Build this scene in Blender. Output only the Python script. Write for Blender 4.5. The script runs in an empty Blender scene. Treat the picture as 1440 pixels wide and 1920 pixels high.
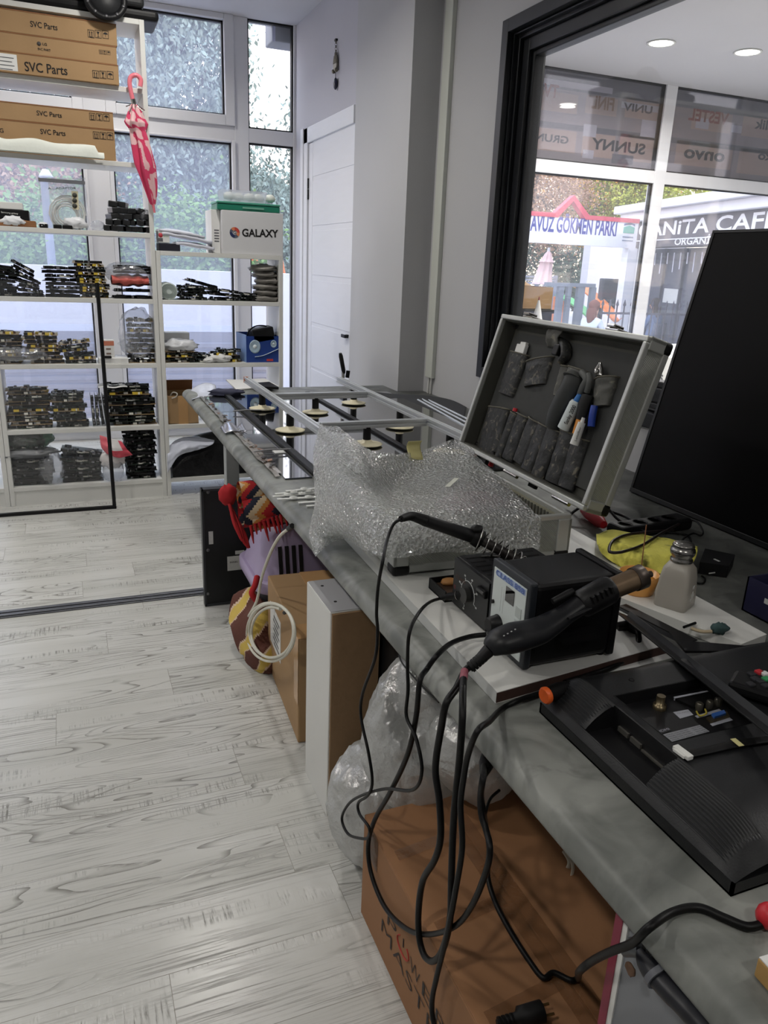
import bpy, math, random
from mathutils import Matrix, Vector, noise as mnoise

R_ = random.Random(7)
SC = bpy.context.scene
COL = SC.collection

# ------------------------------------------------------------------ camera
CAM_POS = Vector((0.0, 0.0, 1.5))
YAW, PITCH, ROLL, FPX = 0.394516, -0.313048, 0.0419828, 1431.5
_f = Vector((math.sin(YAW)*math.cos(PITCH), math.cos(YAW)*math.cos(PITCH), math.sin(PITCH)))
_r0 = Vector((math.cos(YAW), -math.sin(YAW), 0)); _u0 = _r0.cross(_f)
CR = math.cos(ROLL)*_r0 + math.sin(ROLL)*_u0
CU = -math.sin(ROLL)*_r0 + math.cos(ROLL)*_u0
CF = _f
cam_d = bpy.data.cameras.new('camera'); cam = bpy.data.objects.new('camera', cam_d); COL.objects.link(cam)
cam_d.sensor_fit = 'VERTICAL'; cam_d.sensor_height = 36.0; cam_d.lens = FPX/1920*36.0
cam_d.clip_start = 0.02; cam_d.clip_end = 300
cam.matrix_world = Matrix(((CR.x, CU.x, -CF.x, CAM_POS.x), (CR.y, CU.y, -CF.y, CAM_POS.y), (CR.z, CU.z, -CF.z, CAM_POS.z), (0, 0, 0, 1)))
SC.camera = cam

# ------------------------------------------------------------------ light
SC.view_settings.view_transform = 'Standard'; SC.view_settings.look = 'None'
SC.view_settings.gamma = 1; SC.view_settings.use_curve_mapping = False
SC.view_settings.exposure = 0.08
world = bpy.data.worlds.new('sky'); SC.world = world; world.use_nodes = True
wn = world.node_tree; wn.nodes.clear()
_o = wn.nodes.new('ShaderNodeOutputWorld'); _b = wn.nodes.new('ShaderNodeBackground')
_tc = wn.nodes.new('ShaderNodeTexCoord'); _sx = wn.nodes.new('ShaderNodeSeparateXYZ'); _rp = wn.nodes.new('ShaderNodeValToRGB')
wn.links.new(_tc.outputs['Generated'], _sx.inputs[0]); wn.links.new(_sx.outputs['Z'], _rp.inputs[0])
wn.links.new(_rp.outputs[0], _b.inputs[0]); wn.links.new(_b.outputs[0], _o.inputs[0])
_rp.color_ramp.elements[0].position = 0.0; _rp.color_ramp.elements[0].color = (1.0, 0.80, 0.62, 1)
_rp.color_ramp.elements[1].position = 0.45; _rp.color_ramp.elements[1].color = (0.72, 0.82, 1.0, 1)
_e = _rp.color_ramp.elements.new(0.12); _e.color = (0.97, 0.90, 0.93, 1)
SKY = 3.6
_b.inputs[1].default_value = SKY
def area(name, loc, size, power, color=(1, 1, 1), rot=(0, 0, 0), size_y=None, spread=math.pi):
    d = bpy.data.lights.new(name, 'AREA'); d.energy = power; d.color = color; d.size = size; d.spread = spread
    if size_y: d.shape = 'RECTANGLE'; d.size_y = size_y
    else: d.shape = 'DISK'
    o = bpy.data.objects.new(name, d); COL.objects.link(o); o.location = loc; o.rotation_euler = rot
    return o
# ceiling downlights of our room (inferred, out of view, no fittings built) and of the room behind the black window
LAMP_W = [16, 16, 15, 15, 14, 14, 13]
LAMP_SPOTS = [(-1.2, 2.6), (-1.2, 4.2), (0.6, 4.2), (-1.2, 0.2), (0.4, 5.9), (-1.2, 5.9), (0.7, -1.2)]
for _i, (_x, _y) in enumerate(LAMP_SPOTS):
    area('downlight_glow', (_x, _y, 3.255), 0.16, LAMP_W[_i], (1.0, 0.965, 0.9), spread=math.radians(150))

for (_x, _y) in ((4.6, 3.2), (6.9, 3.2), (4.6, 0.6), (6.9, 0.6)):
    area('downlight_glow', (_x, _y, 3.25), 0.17, 56, (1.0, 0.97, 0.92), spread=math.radians(160))

# ------------------------------------------------------------------ pixel -> point on a real plane
def RAY(x, y): return CF + (x-720)/FPX*CR - (y-960)/FPX*CU
def PZ(x, y, z): d = RAY(x, y); return CAM_POS + d*((z-CAM_POS.z)/d.z)
def PY(x, y, Y): d = RAY(x, y); return CAM_POS + d*(Y/d.y)
def PX(x, y, X): d = RAY(x, y); return CAM_POS + d*(X/d.x)
def PP(x, y, p, n): d = RAY(x, y); return CAM_POS + d*((Vector(p)-CAM_POS).dot(n)/d.dot(n))

# ------------------------------------------------------------------ materials
def lin(c):
    out = []
    for v in c[:3]:
        v = v/255.0
        out.append(v/12.92 if v <= 0.04045 else ((v+0.055)/1.055)**2.4)
    return (*out, 1.0)
MATS = {}
def M(name, col, rough=0.5, metal=0.0, var=(12, 0.12), bump=None, spec=0.5, coat=0.0, emit=None, trans=0.0, alpha=1.0, sss=0.0, ior=1.45, stretch=(1, 1, 1)):
    if name in MATS: return MATS[name]
    m = bpy.data.materials.new(name); m.use_nodes = True; nt = m.node_tree; b = nt.nodes['Principled BSDF']
    c = lin(col)
    tc = nt.nodes.new('ShaderNodeTexCoord'); mp = nt.nodes.new('ShaderNodeMapping'); mp.inputs['Scale'].default_value = stretch
    nt.links.new(tc.outputs['Object'], mp.inputs[0])
    if var:
        nz = nt.nodes.new('ShaderNodeTexNoise'); nz.inputs['Scale'].default_value = var[0]; nz.inputs['Detail'].default_value = 5
        nt.links.new(mp.outputs[0], nz.inputs[0])
        mx = nt.nodes.new('ShaderNodeMix'); mx.data_type = 'RGBA'
        a = var[1]
        mx.inputs[6].default_value = (c[0]*(1-a), c[1]*(1-a), c[2]*(1-a), 1)
        mx.inputs[7].default_value = (min(1, c[0]*(1+a)), min(1, c[1]*(1+a)), min(1, c[2]*(1+a)), 1)
        nt.links.new(nz.outputs[0], mx.inputs[0]); nt.links.new(mx.outputs[2], b.inputs['Base Color'])
    else: b.inputs['Base Color'].default_value = c
    b.inputs['Roughness'].default_value = rough; b.inputs['Metallic'].default_value = metal
    b.inputs['Specular IOR Level'].default_value = spec; b.inputs['Coat Weight'].default_value = coat
    b.inputs['Transmission Weight'].default_value = trans; b.inputs['Alpha'].default_value = alpha; b.inputs['IOR'].default_value = ior
    if emit: b.inputs['Emission Color'].default_value = lin(emit[0]); b.inputs['Emission Strength'].default_value = emit[1]
    if bump:
        bn = nt.nodes.new('ShaderNodeTexNoise'); bn.inputs['Scale'].default_value = bump[0]; bn.inputs['Detail'].default_value = 4
        nt.links.new(mp.outputs[0], bn.inputs[0])
        bp = nt.nodes.new('ShaderNodeBump'); bp.inputs['Strength'].default_value = bump[1]; bp.inputs['Distance'].default_value = 0.01
        nt.links.new(bn.outputs[0], bp.inputs['Height']); nt.links.new(bp.outputs[0], b.inputs['Normal'])
    MATS[name] = m
    return m
def clear_mat(name, haze=0.12, gloss=0.06, tint=(255, 255, 255), rough=0.02, hazecol=(225, 230, 240), bump=None, vor=None):
    """a see-through sheet: mostly clear, some gloss, some dust that scatters the light falling on it"""
    if name in MATS: return MATS[name]
    m = bpy.data.materials.new(name); m.use_nodes = True; nt = m.node_tree; nt.nodes.clear()
    o = nt.nodes.new('ShaderNodeOutputMaterial'); t = nt.nodes.new('ShaderNodeBsdfTransparent'); t.inputs[0].default_value = lin(tint)
    g = nt.nodes.new('ShaderNodeBsdfGlossy'); g.inputs['Roughness'].default_value = rough
    tr = nt.nodes.new('ShaderNodeBsdfTranslucent'); tr.inputs[0].default_value = lin(hazecol)
    di = nt.nodes.new('ShaderNodeBsdfDiffuse'); di.inputs[0].default_value = lin(hazecol)
    ad = nt.nodes.new('ShaderNodeMixShader'); ad.inputs[0].default_value = 0.5
    nt.links.new(tr.outputs[0], ad.inputs[1]); nt.links.new(di.outputs[0], ad.inputs[2])
    m1 = nt.nodes.new('ShaderNodeMixShader'); m1.inputs[0].default_value = haze
    nt.links.new(t.outputs[0], m1.inputs[1]); nt.links.new(ad.outputs[0], m1.inputs[2])
    m2 = nt.nodes.new('ShaderNodeMixShader'); m2.inputs[0].default_value = gloss
    nt.links.new(m1.outputs[0], m2.inputs[1]); nt.links.new(g.outputs[0], m2.inputs[2]); nt.links.new(m2.outputs[0], o.inputs[0])
    tc = nt.nodes.new('ShaderNodeTexCoord')
    if bump or vor:
        if vor:
            tx = nt.nodes.new('ShaderNodeTexVoronoi'); tx.inputs['Scale'].default_value = vor[0]; outp = tx.outputs['Distance']; st = vor[1]
        else:
            tx = nt.nodes.new('ShaderNodeTexNoise'); tx.inputs['Scale'].default_value = bump[0]; tx.inputs['Detail'].default_value = 5; outp = tx.outputs[0]; st = bump[1]
        nt.links.new(tc.outputs['Object'], tx.inputs[0])
        bp = nt.nodes.new('ShaderNodeBump'); bp.inputs['Strength'].default_value = st; bp.inputs['Distance'].default_value = 0.01
        nt.links.new(outp, bp.inputs['Height'])
        for s in (g, tr, di): nt.links.new(bp.outputs[0], s.inputs['Normal'])
        if vor:
            mr = nt.nodes.new('ShaderNodeMapRange'); mr.inputs[1].default_value = 0.1; mr.inputs[2].default_value = 0.75
            mr.inputs[3].default_value = haze*0.45; mr.inputs[4].default_value = min(1, haze*1.6)
            nt.links.new(outp, mr.inputs[0]); nt.links.new(mr.outputs[0], m1.inputs[0])
    MATS[name] = m
    return m

# ------------------------------------------------------------------ mesh builder
def wear(m, col, scale, lo, hi, amount=0.8, dist=0.6):
    """scuffs of another colour with a shape of their own"""
    nt = m.node_tree; b = nt.nodes['Principled BSDF']; tc = nt.nodes.new('ShaderNodeTexCoord'); nz = nt.nodes.new('ShaderNodeTexNoise')
    nz.inputs['Scale'].default_value = scale; nz.inputs['Detail'].default_value = 7; nz.inputs['Distortion'].default_value = dist; nt.links.new(tc.outputs['Object'], nz.inputs[0])
    mr = nt.nodes.new('ShaderNodeMapRange'); mr.inputs[1].default_value = lo; mr.inputs[2].default_value = hi; mr.inputs[4].default_value = amount; nt.links.new(nz.outputs[0], mr.inputs[0])
    mx = nt.nodes.new('ShaderNodeMix'); mx.data_type = 'RGBA'; mx.inputs[7].default_value = lin(col); nt.links.new(b.inputs['Base Color'].links[0].from_socket, mx.inputs[6]); nt.links.new(mr.outputs[0], mx.inputs[0]); nt.links.new(mx.outputs[2], b.inputs['Base Color'])

class MB:
    def __init__(s): s.v = []; s.f = []; s.mi = []; s.sm = []
    def add(s, vs, fs, mi=0, smooth=False, M=None):
        n = len(s.v)
        for p in vs: s.v.append(tuple(M @ Vector(p)) if M is not None else tuple(p))
        for q in fs: s.f.append(tuple(i+n for i in q)); s.mi.append(mi); s.sm.append(smooth)
        return s
    def box(s, c, d, M=None, mi=0):
        x, y, z = c; a, b, h = d[0]/2, d[1]/2, d[2]/2
        vs = [(x-a, y-b, z-h), (x+a, y-b, z-h), (x+a, y+b, z-h), (x-a, y+b, z-h), (x-a, y-b, z+h), (x+a, y-b, z+h), (x+a, y+b, z+h), (x-a, y+b, z+h)]
        return s.add(vs, [(0, 3, 2, 1), (4, 5, 6, 7), (0, 1, 5, 4), (1, 2, 6, 5), (2, 3, 7, 6), (3, 0, 4, 7)], mi, False, M)
    def lohi(s, lo, hi, M=None, mi=0):
        return s.box([(lo[i]+hi[i])/2 for i in range(3)], [abs(hi[i]-lo[i]) for i in range(3)], M, mi)
    def prism(s, poly, h0, h1, M=None, mi=0, smooth=False):
        n = len(poly); vs = [(p[0], p[1], h0) for p in poly]+[(p[0], p[1], h1) for p in poly]
        fs = [tuple(range(n-1, -1, -1)), tuple(range(n, 2*n))]
        s.add(vs, fs, mi, False, M)
        s.add(vs, [(i, (i+1) % n, n+(i+1) % n, n+i) for i in range(n)], mi, smooth, M)
        return s
    def lathe(s, prof, M=None, n=24, mi=0, smooth=True, cap=True):
        vs = []; fs = []
        for (r, z) in prof:
            for k in range(n): a = 2*math.pi*k/n; vs.append((r*math.cos(a), r*math.sin(a), z))
        for i in range(len(prof)-1):
            for k in range(n): fs.append((i*n+k, i*n+(k+1) % n, (i+1)*n+(k+1) % n, (i+1)*n+k))
        s.add(vs, fs, mi, smooth, M)
        if cap:
            m = len(prof)-1
            s.add(vs, [tuple(range(n-1, -1, -1)), tuple(m*n+k for k in range(n))], mi, False, M)
        return s
    def tube(s, pts, r, n=8, mi=0, cap=True, flat=1.0):
        pts = [Vector(p) for p in pts]; N = len(pts)
        rs = r if isinstance(r, (list, tuple)) else [r]*N
        t0 = (pts[1]-pts[0]).normalized(); up = Vector((0, 0, 1)) if abs(t0.z) < 0.9 else Vector((1, 0, 0))
        a = t0.cross(up).normalized(); vs = []
        for i in range(N):
            t = (pts[min(i+1, N-1)]-pts[max(i-1, 0)])
            t = t.normalized() if t.length > 1e-9 else t0
            a = (a-t*a.dot(t)); a = a.normalized() if a.length > 1e-6 else t.orthogonal().normalized()
            b = t.cross(a)
            for k in range(n): w = 2*math.pi*k/n; vs.append(pts[i]+a*(math.cos(w)*rs[i])+b*(math.sin(w)*rs[i]*flat))
        fs = [(i*n+k, i*n+(k+1) % n, (i+1)*n+(k+1) % n, (i+1)*n+k) for i in range(N-1) for k in range(n)]
        s.add(vs, fs, mi, True)
        if cap: s.add(vs, [tuple(range(n-1, -1, -1)), tuple((N-1)*n+k for k in range(n))], mi)
        return s
    def cyl(s, p0, p1, r0, r1=None, n=20, mi=0):
        return s.tube([p0, p1], [r0, r0 if r1 is None else r1], n, mi)
    def sphere(s, c, r, n=14, mi=0, M=None, jitter=0, fq=3.0):
        vs = []; fs = []; rr = r if isinstance(r, (tuple, list)) else (r, r, r); m = n//2+1
        for i in range(m+1):
            th = math.pi*i/m
            for k in range(n):
                ph = 2*math.pi*k/n; d = Vector((math.sin(th)*math.cos(ph), math.sin(th)*math.sin(ph), math.cos(th)))
                q = 1+jitter*mnoise.noise(d*fq+Vector(c)*7)
                vs.append((c[0]+d.x*rr[0]*q, c[1]+d.y*rr[1]*q, c[2]+d.z*rr[2]*q))
        for i in range(m):
            for k in range(n): fs.append((i*n+k, (i+1)*n+k, (i+1)*n+(k+1) % n, i*n+(k+1) % n))
        return s.add(vs, fs, mi, True, M)
    def grid(s, P, nu, nv, mi=0, smooth=True, M=None):
        vs = [P(i/nu, j/nv) for j in range(nv+1) for i in range(nu+1)]
        fs = [(j*(nu+1)+i, j*(nu+1)+i+1, (j+1)*(nu+1)+i+1, (j+1)*(nu+1)+i) for j in range(nv) for i in range(nu)]
        return s.add(vs, fs, mi, smooth, M)
    def build(s, name, mats, parent=None, bevel=0, solid=0, subdiv=0, seg=2):
        me = bpy.data.meshes.new(name)
        me.from_pydata([tuple(p) for p in s.v], [], s.f)
        me.polygons.foreach_set('material_index', s.mi); me.polygons.foreach_set('use_smooth', s.sm)
        for m in (mats if isinstance(mats, (list, tuple)) else [mats]): me.materials.append(m)
        o = bpy.data.objects.new(name, me); COL.objects.link(o)
        if parent is not None: attach(o, parent)
        if solid:
            md = o.modifiers.new('thickness', 'SOLIDIFY'); md.thickness = solid; md.offset = 0
        if bevel:
            md = o.modifiers.new('edge', 'BEVEL'); md.width = bevel; md.segments = seg; md.limit_method = 'ANGLE'; md.angle_limit = math.radians(40)
        if subdiv:
            md = o.modifiers.new('smooth', 'SUBSURF'); md.levels = subdiv; md.render_levels = subdiv
        me.update()
        return o
WM = {}
def wm(o):
    m = o.matrix_basis.copy()
    while o.parent: o = o.parent; m = o.matrix_basis @ m
    return m
def attach(o, parent):
    """o was built in world space: keep it there as a child of parent"""
    o.data.transform(wm(parent).inverted()); o.parent = parent
def tag(o, label=None, cat=None, group=None, kind=None):
    if label: o['label'] = label
    if cat: o['category'] = cat
    if group: o['group'] = group
    if kind: o['kind'] = kind
    return o
def thing(name, label, cat, loc=(0, 0, 0), rz=0.0, group=None, M_=None):
    o = bpy.data.objects.new(name, None); o.empty_display_size = 0.05; COL.objects.link(o)
    if M_ is not None: o.matrix_basis = M_
    else: o.matrix_basis = Matrix.Translation(Vector(loc)) @ Matrix.Rotation(rz, 4, 'Z')
    return tag(o, label, cat, group)
def struct(name, mb, m, parent=None, bevel=0):
    o = mb.build(name, m, parent, bevel)
    if parent is None: o['kind'] = 'structure'
    return o
def sroot(name, loc=(0, 0, 0)):
    o = bpy.data.objects.new(name, None); o.empty_display_size = 0.05; COL.objects.link(o); o.location = loc
    o.matrix_basis = Matrix.Translation(Vector(loc)); o['kind'] = 'structure'; return o
def dup(o, mat, label=None, group=None):
    c = o.copy(); COL.objects.link(c); c.matrix_basis = mat
    if label: c['label'] = label
    if group: c['group'] = group
    for ch in o.children:
        d = ch.copy(); COL.objects.link(d); d.parent = c
    return c
def frame(o, x, y, z=None):
    x = Vector(x).normalized(); y = Vector(y); y = (y-x*y.dot(x)).normalized(); z = x.cross(y); o = Vector(o)
    return Matrix(((x.x, y.x, z.x, o.x), (x.y, y.y, z.y, o.y), (x.z, y.z, z.z, o.z), (0, 0, 0, 1)))
def T(x, y, z): return Matrix.Translation((x, y, z))
def RZ(a): return Matrix.Rotation(a, 4, 'Z')
def RX(a): return Matrix.Rotation(a, 4, 'X')
def RY(a): return Matrix.Rotation(a, 4, 'Y')
def rrect(w, h, r, n=5, cx=0, cy=0):
    out = []
    for (sx, sy, a0) in ((1, 1, 0), (-1, 1, 90), (-1, -1, 180), (1, -1, 270)):
        for k in range(n+1):
            a = math.radians(a0+90*k/n); out.append((cx+sx*(w/2-r)+r*math.cos(a), cy+sy*(h/2-r)+r*math.sin(a)))
    return out
def smooth_path(pts, sub=8, closed=False):
    pts = [Vector(p) for p in pts]; out = []; N = len(pts)
    rng = range(N) if closed else range(N-1)
    for i in rng:
        if closed: p0, p1, p2, p3 = pts[(i-1) % N], pts[i], pts[(i+1) % N], pts[(i+2) % N]
        else: p0, p1, p2, p3 = pts[max(i-1, 0)], pts[i], pts[i+1], pts[min(i+2, N-1)]
        for k in range(sub):
            t = k/sub
            out.append(0.5*((2*p1)+(p2-p0)*t+(2*p0-5*p1+4*p2-p3)*t*t+(3*p1-p0-3*p2+p3)*t**3))
    out.append(pts[0] if closed else pts[-1])
    return out
def net_fn(net):
    """smooth surface through a net of control points"""
    rows = len(net); cols = len(net[0])
    def cr(p0, p1, p2, p3, t): return 0.5*((2*p1)+(p2-p0)*t+(2*p0-5*p1+4*p2-p3)*t*t+(3*p1-p0-3*p2+p3)*t**3)
    def line(ps, t):
        n = len(ps)-1; x = min(t*n, n-1e-6); i = int(x)
        return cr(ps[max(i-1, 0)], ps[i], ps[i+1], ps[min(i+2, n)], x-i)
    V = [[Vector(p) for p in r] for r in net]
    return lambda u, v: line([line(r, u) for r in V], v)
def lettering(s, p0, p1, h, normal, m, parent=None, name='lettering', up=None, bold=0.0, lift=0.0012, depth=0.0004):
    """words from baseline start p0 to baseline end p1, capitals h tall, on a surface facing normal"""
    cu = bpy.data.curves.new('t', 'FONT'); cu.body = s; cu.offset = bold; cu.resolution_u = 3
    tmp = bpy.data.objects.new('t', cu); COL.objects.link(tmp)
    dg = bpy.context.evaluated_depsgraph_get(); me = bpy.data.meshes.new_from_object(tmp.evaluated_get(dg))
    bpy.data.objects.remove(tmp); bpy.data.curves.remove(cu)
    xs = [v.co.x for v in me.vertices]; x0, x1 = min(xs), max(xs)
    x = Vector(p1)-Vector(p0); W = x.length; x.normalize(); n = Vector(normal).normalized(); y = n.cross(x)
    F = frame(Vector(p0)+n*lift, x, y)
    me.transform(F @ Matrix.Diagonal((W/(x1-x0), h/0.70, 1, 1)) @ T(-x0, 0, 0))
    me.materials.clear(); me.materials.append(m); me.name = name
    o = bpy.data.objects.new(name, me); COL.objects.link(o)
    if parent is not None: attach(o, parent)
    return o
def cable(name, label, cat, pts, r, m, group=None, sub=8, n=8, parent=None):
    o = MB().tube(smooth_path(pts, sub), r, n).build(name, m, parent)
    if parent is None: tag(o, label, cat, group)
    return o

# palette
WHITE = M('white_melamine', (222, 222, 218), 0.38, var=(5, 0.04))
WALLM = M('painted_wall', (186, 186, 188), 0.8, var=(2.5, 0.03), bump=(140, 0.04))
CEILM = M('ceiling_paint', (205, 204, 208), 0.85, var=(2, 0.03))
PVC = M('white_window_profile', (222, 222, 226), 0.35, var=(6, 0.03))
BLACKP = M('black_plastic', (17, 17, 19), 0.46, var=(30, 0.2), spec=0.35)
DARKP = M('charcoal_plastic', (38, 39, 41), 0.5, var=(60, 0.15), bump=(400, 0.08))
RUBBER = M('black_rubber', (12, 12, 13), 0.55, var=(40, 0.2), spec=0.3)
CARD = M('brown_cardboard', (168, 136, 98), 0.78, var=(6, 0.12), bump=(60, 0.05))
CARDD = M('dark_cardboard', (140, 96, 62), 0.75, var=(5, 0.14), bump=(60, 0.05))
INK = M('black_ink', (28, 26, 26), 0.6, var=None)
ALU = M('brushed_aluminium', (206, 209, 212), 0.32, 0.55, var=(30, 0.08), stretch=(1, 12, 1))
STEEL = M('polished_steel', (190, 188, 184), 0.16, 1.0, var=(20, 0.1))
ANTHR = M('anthracite_frame', (26, 28, 32), 0.38, var=(20, 0.1))
DARKGL = M('dark_screen_glass', (6, 6, 8), 0.06, var=None, coat=1.0)
WHITEP = M('white_plastic', (226, 226, 222), 0.4, var=(20, 0.05))
PAPER = M('white_paper', (228, 228, 226), 0.7, var=(12, 0.04))
CREAM = M('cream_rubber', (214, 206, 176), 0.45, var=(20, 0.06))
TAPE = M('clear_tape', (190, 150, 105), 0.22, var=(10, 0.1))
# ================================================================== THE SETTING
YF = 6.8           # front glazing
XW = 2.03          # dividing wall, our side
ZC = 3.28          # ceiling
def floor_mat():
    m = bpy.data.materials.new('whitewashed_planks'); m.use_nodes = True; nt = m.node_tree; b = nt.nodes['Principled BSDF']; L = nt.links.new
    tc = nt.nodes.new('ShaderNodeTexCoord')
    br = nt.nodes.new('ShaderNodeTexBrick'); br.offset = 0.0; br.inputs['Scale'].default_value = 1
    br.inputs['Brick Width'].default_value = 1.25; br.inputs['Row Height'].default_value = 0.192; br.inputs['Mortar Size'].default_value = 0.0009
    br.inputs['Color1'].default_value = (0.40, 0.40, 0.40, 1); br.inputs['Color2'].default_value = (0.62, 0.62, 0.62, 1); br.inputs['Mortar'].default_value = (0.15, 0.15, 0.15, 1)
    # each row of planks starts at its own place
    sp = nt.nodes.new('ShaderNodeSeparateXYZ'); L(tc.outputs['Object'], sp.inputs[0])
    dv = nt.nodes.new('ShaderNodeMath'); dv.operation = 'DIVIDE'; dv.inputs[1].default_value = 0.192; L(sp.outputs['Y'], dv.inputs[0])
    fl = nt.nodes.new('ShaderNodeMath'); fl.operation = 'FLOOR'; L(dv.outputs[0], fl.inputs[0])
    wn_ = nt.nodes.new('ShaderNodeTexWhiteNoise'); wn_.noise_dimensions = '1D'; L(fl.outputs[0], wn_.inputs['W'])
    ml = nt.nodes.new('ShaderNodeMath'); ml.operation = 'MULTIPLY_ADD'; ml.inputs[1].default_value = 1.25; L(wn_.outputs['Value'], ml.inputs[0]); L(sp.outputs['X'], ml.inputs[2])
    cm = nt.nodes.new('ShaderNodeCombineXYZ'); L(ml.outputs[0], cm.inputs['X']); L(sp.outputs['Y'], cm.inputs['Y'])
    L(cm.outputs[0], br.inputs[0])
    # every plank gets its own stretch of grain
    sc = nt.nodes.new('ShaderNodeVectorMath'); sc.operation = 'SCALE'; sc.inputs[3].default_value = 37.0
    L(br.outputs['Color'], sc.inputs[0])
    av = nt.nodes.new('ShaderNodeVectorMath'); av.operation = 'ADD'; L(tc.outputs['Object'], av.inputs[0]); L(sc.outputs[0], av.inputs[1])
    def grain(scale, detail, lo, hi, rough=0.6):
        mp = nt.nodes.new('ShaderNodeMapping'); mp.inputs['Scale'].default_value = scale; L(av.outputs[0], mp.inputs[0])
        nz = nt.nodes.new('ShaderNodeTexNoise'); nz.inputs['Scale'].default_value = 1; nz.inputs['Detail'].default_value = detail; nz.inputs['Roughness'].default_value = rough
        L(mp.outputs[0], nz.inputs[0])
        mr = nt.nodes.new('ShaderNodeMapRange'); mr.inputs[1].default_value = lo; mr.inputs[2].default_value = hi; L(nz.outputs[0], mr.inputs[0])
        return mr.outputs[0]
    fine = grain((3, 170, 1), 8, 0.50, 0.66, 0.72); patch = grain((1.1, 9, 1), 4, 0.42, 0.60); soft = grain((0.8, 5, 1), 3, 0.3, 0.7)
    mu = nt.nodes.new('ShaderNodeMath'); mu.operation = 'MULTIPLY'; L(fine, mu.inputs[0]); L(patch, mu.inputs[1])
    # cathedral rings
    mp = nt.nodes.new('ShaderNodeMapping'); mp.inputs['Scale'].default_value = (0.75, 5.0, 1); L(av.outputs[0], mp.inputs[0])
    nz = nt.nodes.new('ShaderNodeTexNoise'); nz.inputs['Scale'].default_value = 1.3; nz.inputs['Detail'].default_value = 1.5; L(mp.outputs[0], nz.inputs[0])
    rg = nt.nodes.new('ShaderNodeMath'); rg.operation = 'MULTIPLY'; rg.inputs[1].default_value = 26; L(nz.outputs[0], rg.inputs[0])
    fr = nt.nodes.new('ShaderNodeMath'); fr.operation = 'FRACT'; L(rg.outputs[0], fr.inputs[0])
    rr = nt.nodes.new('ShaderNodeMapRange'); rr.inputs[1].default_value = 0.72; rr.inputs[2].default_value = 1.0; L(fr.outputs[0], rr.inputs[0])
    ringmask = grain((0.7, 3.6, 1), 2, 0.44, 0.54)
    brk = grain((14, 50, 1), 4, 0.3, 0.5)
    m3 = nt.nodes.new('ShaderNodeMath'); m3.operation = 'MULTIPLY'; L(rr.outputs[0], m3.inputs[0]); L(ringmask, m3.inputs[1])
    m4 = nt.nodes.new('ShaderNodeMath'); m4.operation = 'MULTIPLY'; L(m3.outputs[0], m4.inputs[0]); L(brk, m4.inputs[1])
    sawf = grain((150, 9, 1), 6, 0.50, 0.64, 0.7); sawp = grain((1.6, 13, 1), 3, 0.54, 0.66)
    m5 = nt.nodes.new('ShaderNodeMath'); m5.operation = 'MULTIPLY'; L(sawf, m5.inputs[0]); L(sawp, m5.inputs[1])
    m6 = nt.nodes.new('ShaderNodeMath'); m6.operation = 'MAXIMUM'; L(mu.outputs[0], m6.inputs[0]); L(m5.outputs[0], m6.inputs[1])
    mxx = nt.nodes.new('ShaderNodeMath'); mxx.operation = 'MAXIMUM'; L(m6.outputs[0], mxx.inputs[0]); L(m4.outputs[0], mxx.inputs[1])
    ba = nt.nodes.new('ShaderNodeMix'); ba.data_type = 'RGBA'; ba.inputs[6].default_value = lin((208, 208, 205)); ba.inputs[7].default_value = lin((188, 188, 183)); L(soft, ba.inputs[0])
    st = nt.nodes.new('ShaderNodeMix'); st.data_type = 'RGBA'; st.inputs[7].default_value = lin((104, 102, 95)); L(ba.outputs[2], st.inputs[6])
    s8 = nt.nodes.new('ShaderNodeMath'); s8.operation = 'MULTIPLY'; s8.inputs[1].default_value = 0.85; L(mxx.outputs[0], s8.inputs[0]); L(s8.outputs[0], st.inputs[0])
    jo = nt.nodes.new('ShaderNodeMix'); jo.data_type = 'RGBA'; jo.inputs[7].default_value = lin((150, 148, 140)); L(st.outputs[2], jo.inputs[6]); L(br.outputs['Fac'], jo.inputs[0])
    L(jo.outputs[2], b.inputs['Base Color'])
    b.inputs['Roughness'].default_value = 0.26; b.inputs['Specular IOR Level'].default_value = 0.5
    bp = nt.nodes.new('ShaderNodeBump'); bp.inputs['Strength'].default_value = 0.12; bp.inputs['Distance'].default_value = 0.004; bp.invert = True
    L(mxx.outputs[0], bp.inputs['Height']); L(bp.outputs[0], b.inputs['Normal'])
    return m
struct('floor', MB().lohi((-2.6, -2.6, -0.1), (9.5, YF+0.1, 0)), floor_mat())
struct('ceiling', MB().lohi((-2.6, -2.6, ZC), (9.5, YF+0.1, ZC+0.1)), CEILM)
struct('wall_left', MB().lohi((-2.6, -2.6, 0), (-2.45, YF, ZC)), WALLM)
struct('wall_back', MB().lohi((-2.6, -2.7, 0), (9.5, -2.6, ZC)), WALLM)
struct('wall_far_right', MB().lohi((9.4, -2.6, 0), (9.5, YF, ZC)), WALLM)
# dividing wall with the black window in it
WY1, WZ0, WZ1, WY0 = 3.60, 0.985, 2.575, 0.25
mb = MB()
mb.lohi((XW, WY1, 0), (XW+0.16, 4.34, ZC)); mb.lohi((XW, -2.6, 0), (XW+0.16, WY0, ZC))
mb.lohi((XW, WY0, 0), (XW+0.16, WY1, WZ0)); mb.lohi((XW, WY0, WZ1), (XW+0.16, WY1, ZC))
struct('wall_right', mb, WALLM)
struct('wall_pillar', MB().lohi((1.857, 4.325, 0), (XW+0.16, 5.23, ZC)), WALLM)
struct('wall_right_front', MB().lohi((1.88, 5.23, 0), (XW+0.16, YF, ZC)), M('lilac_wall', (190, 189, 196), 0.8, var=(2.5, 0.03), bump=(140, 0.04)))
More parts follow.
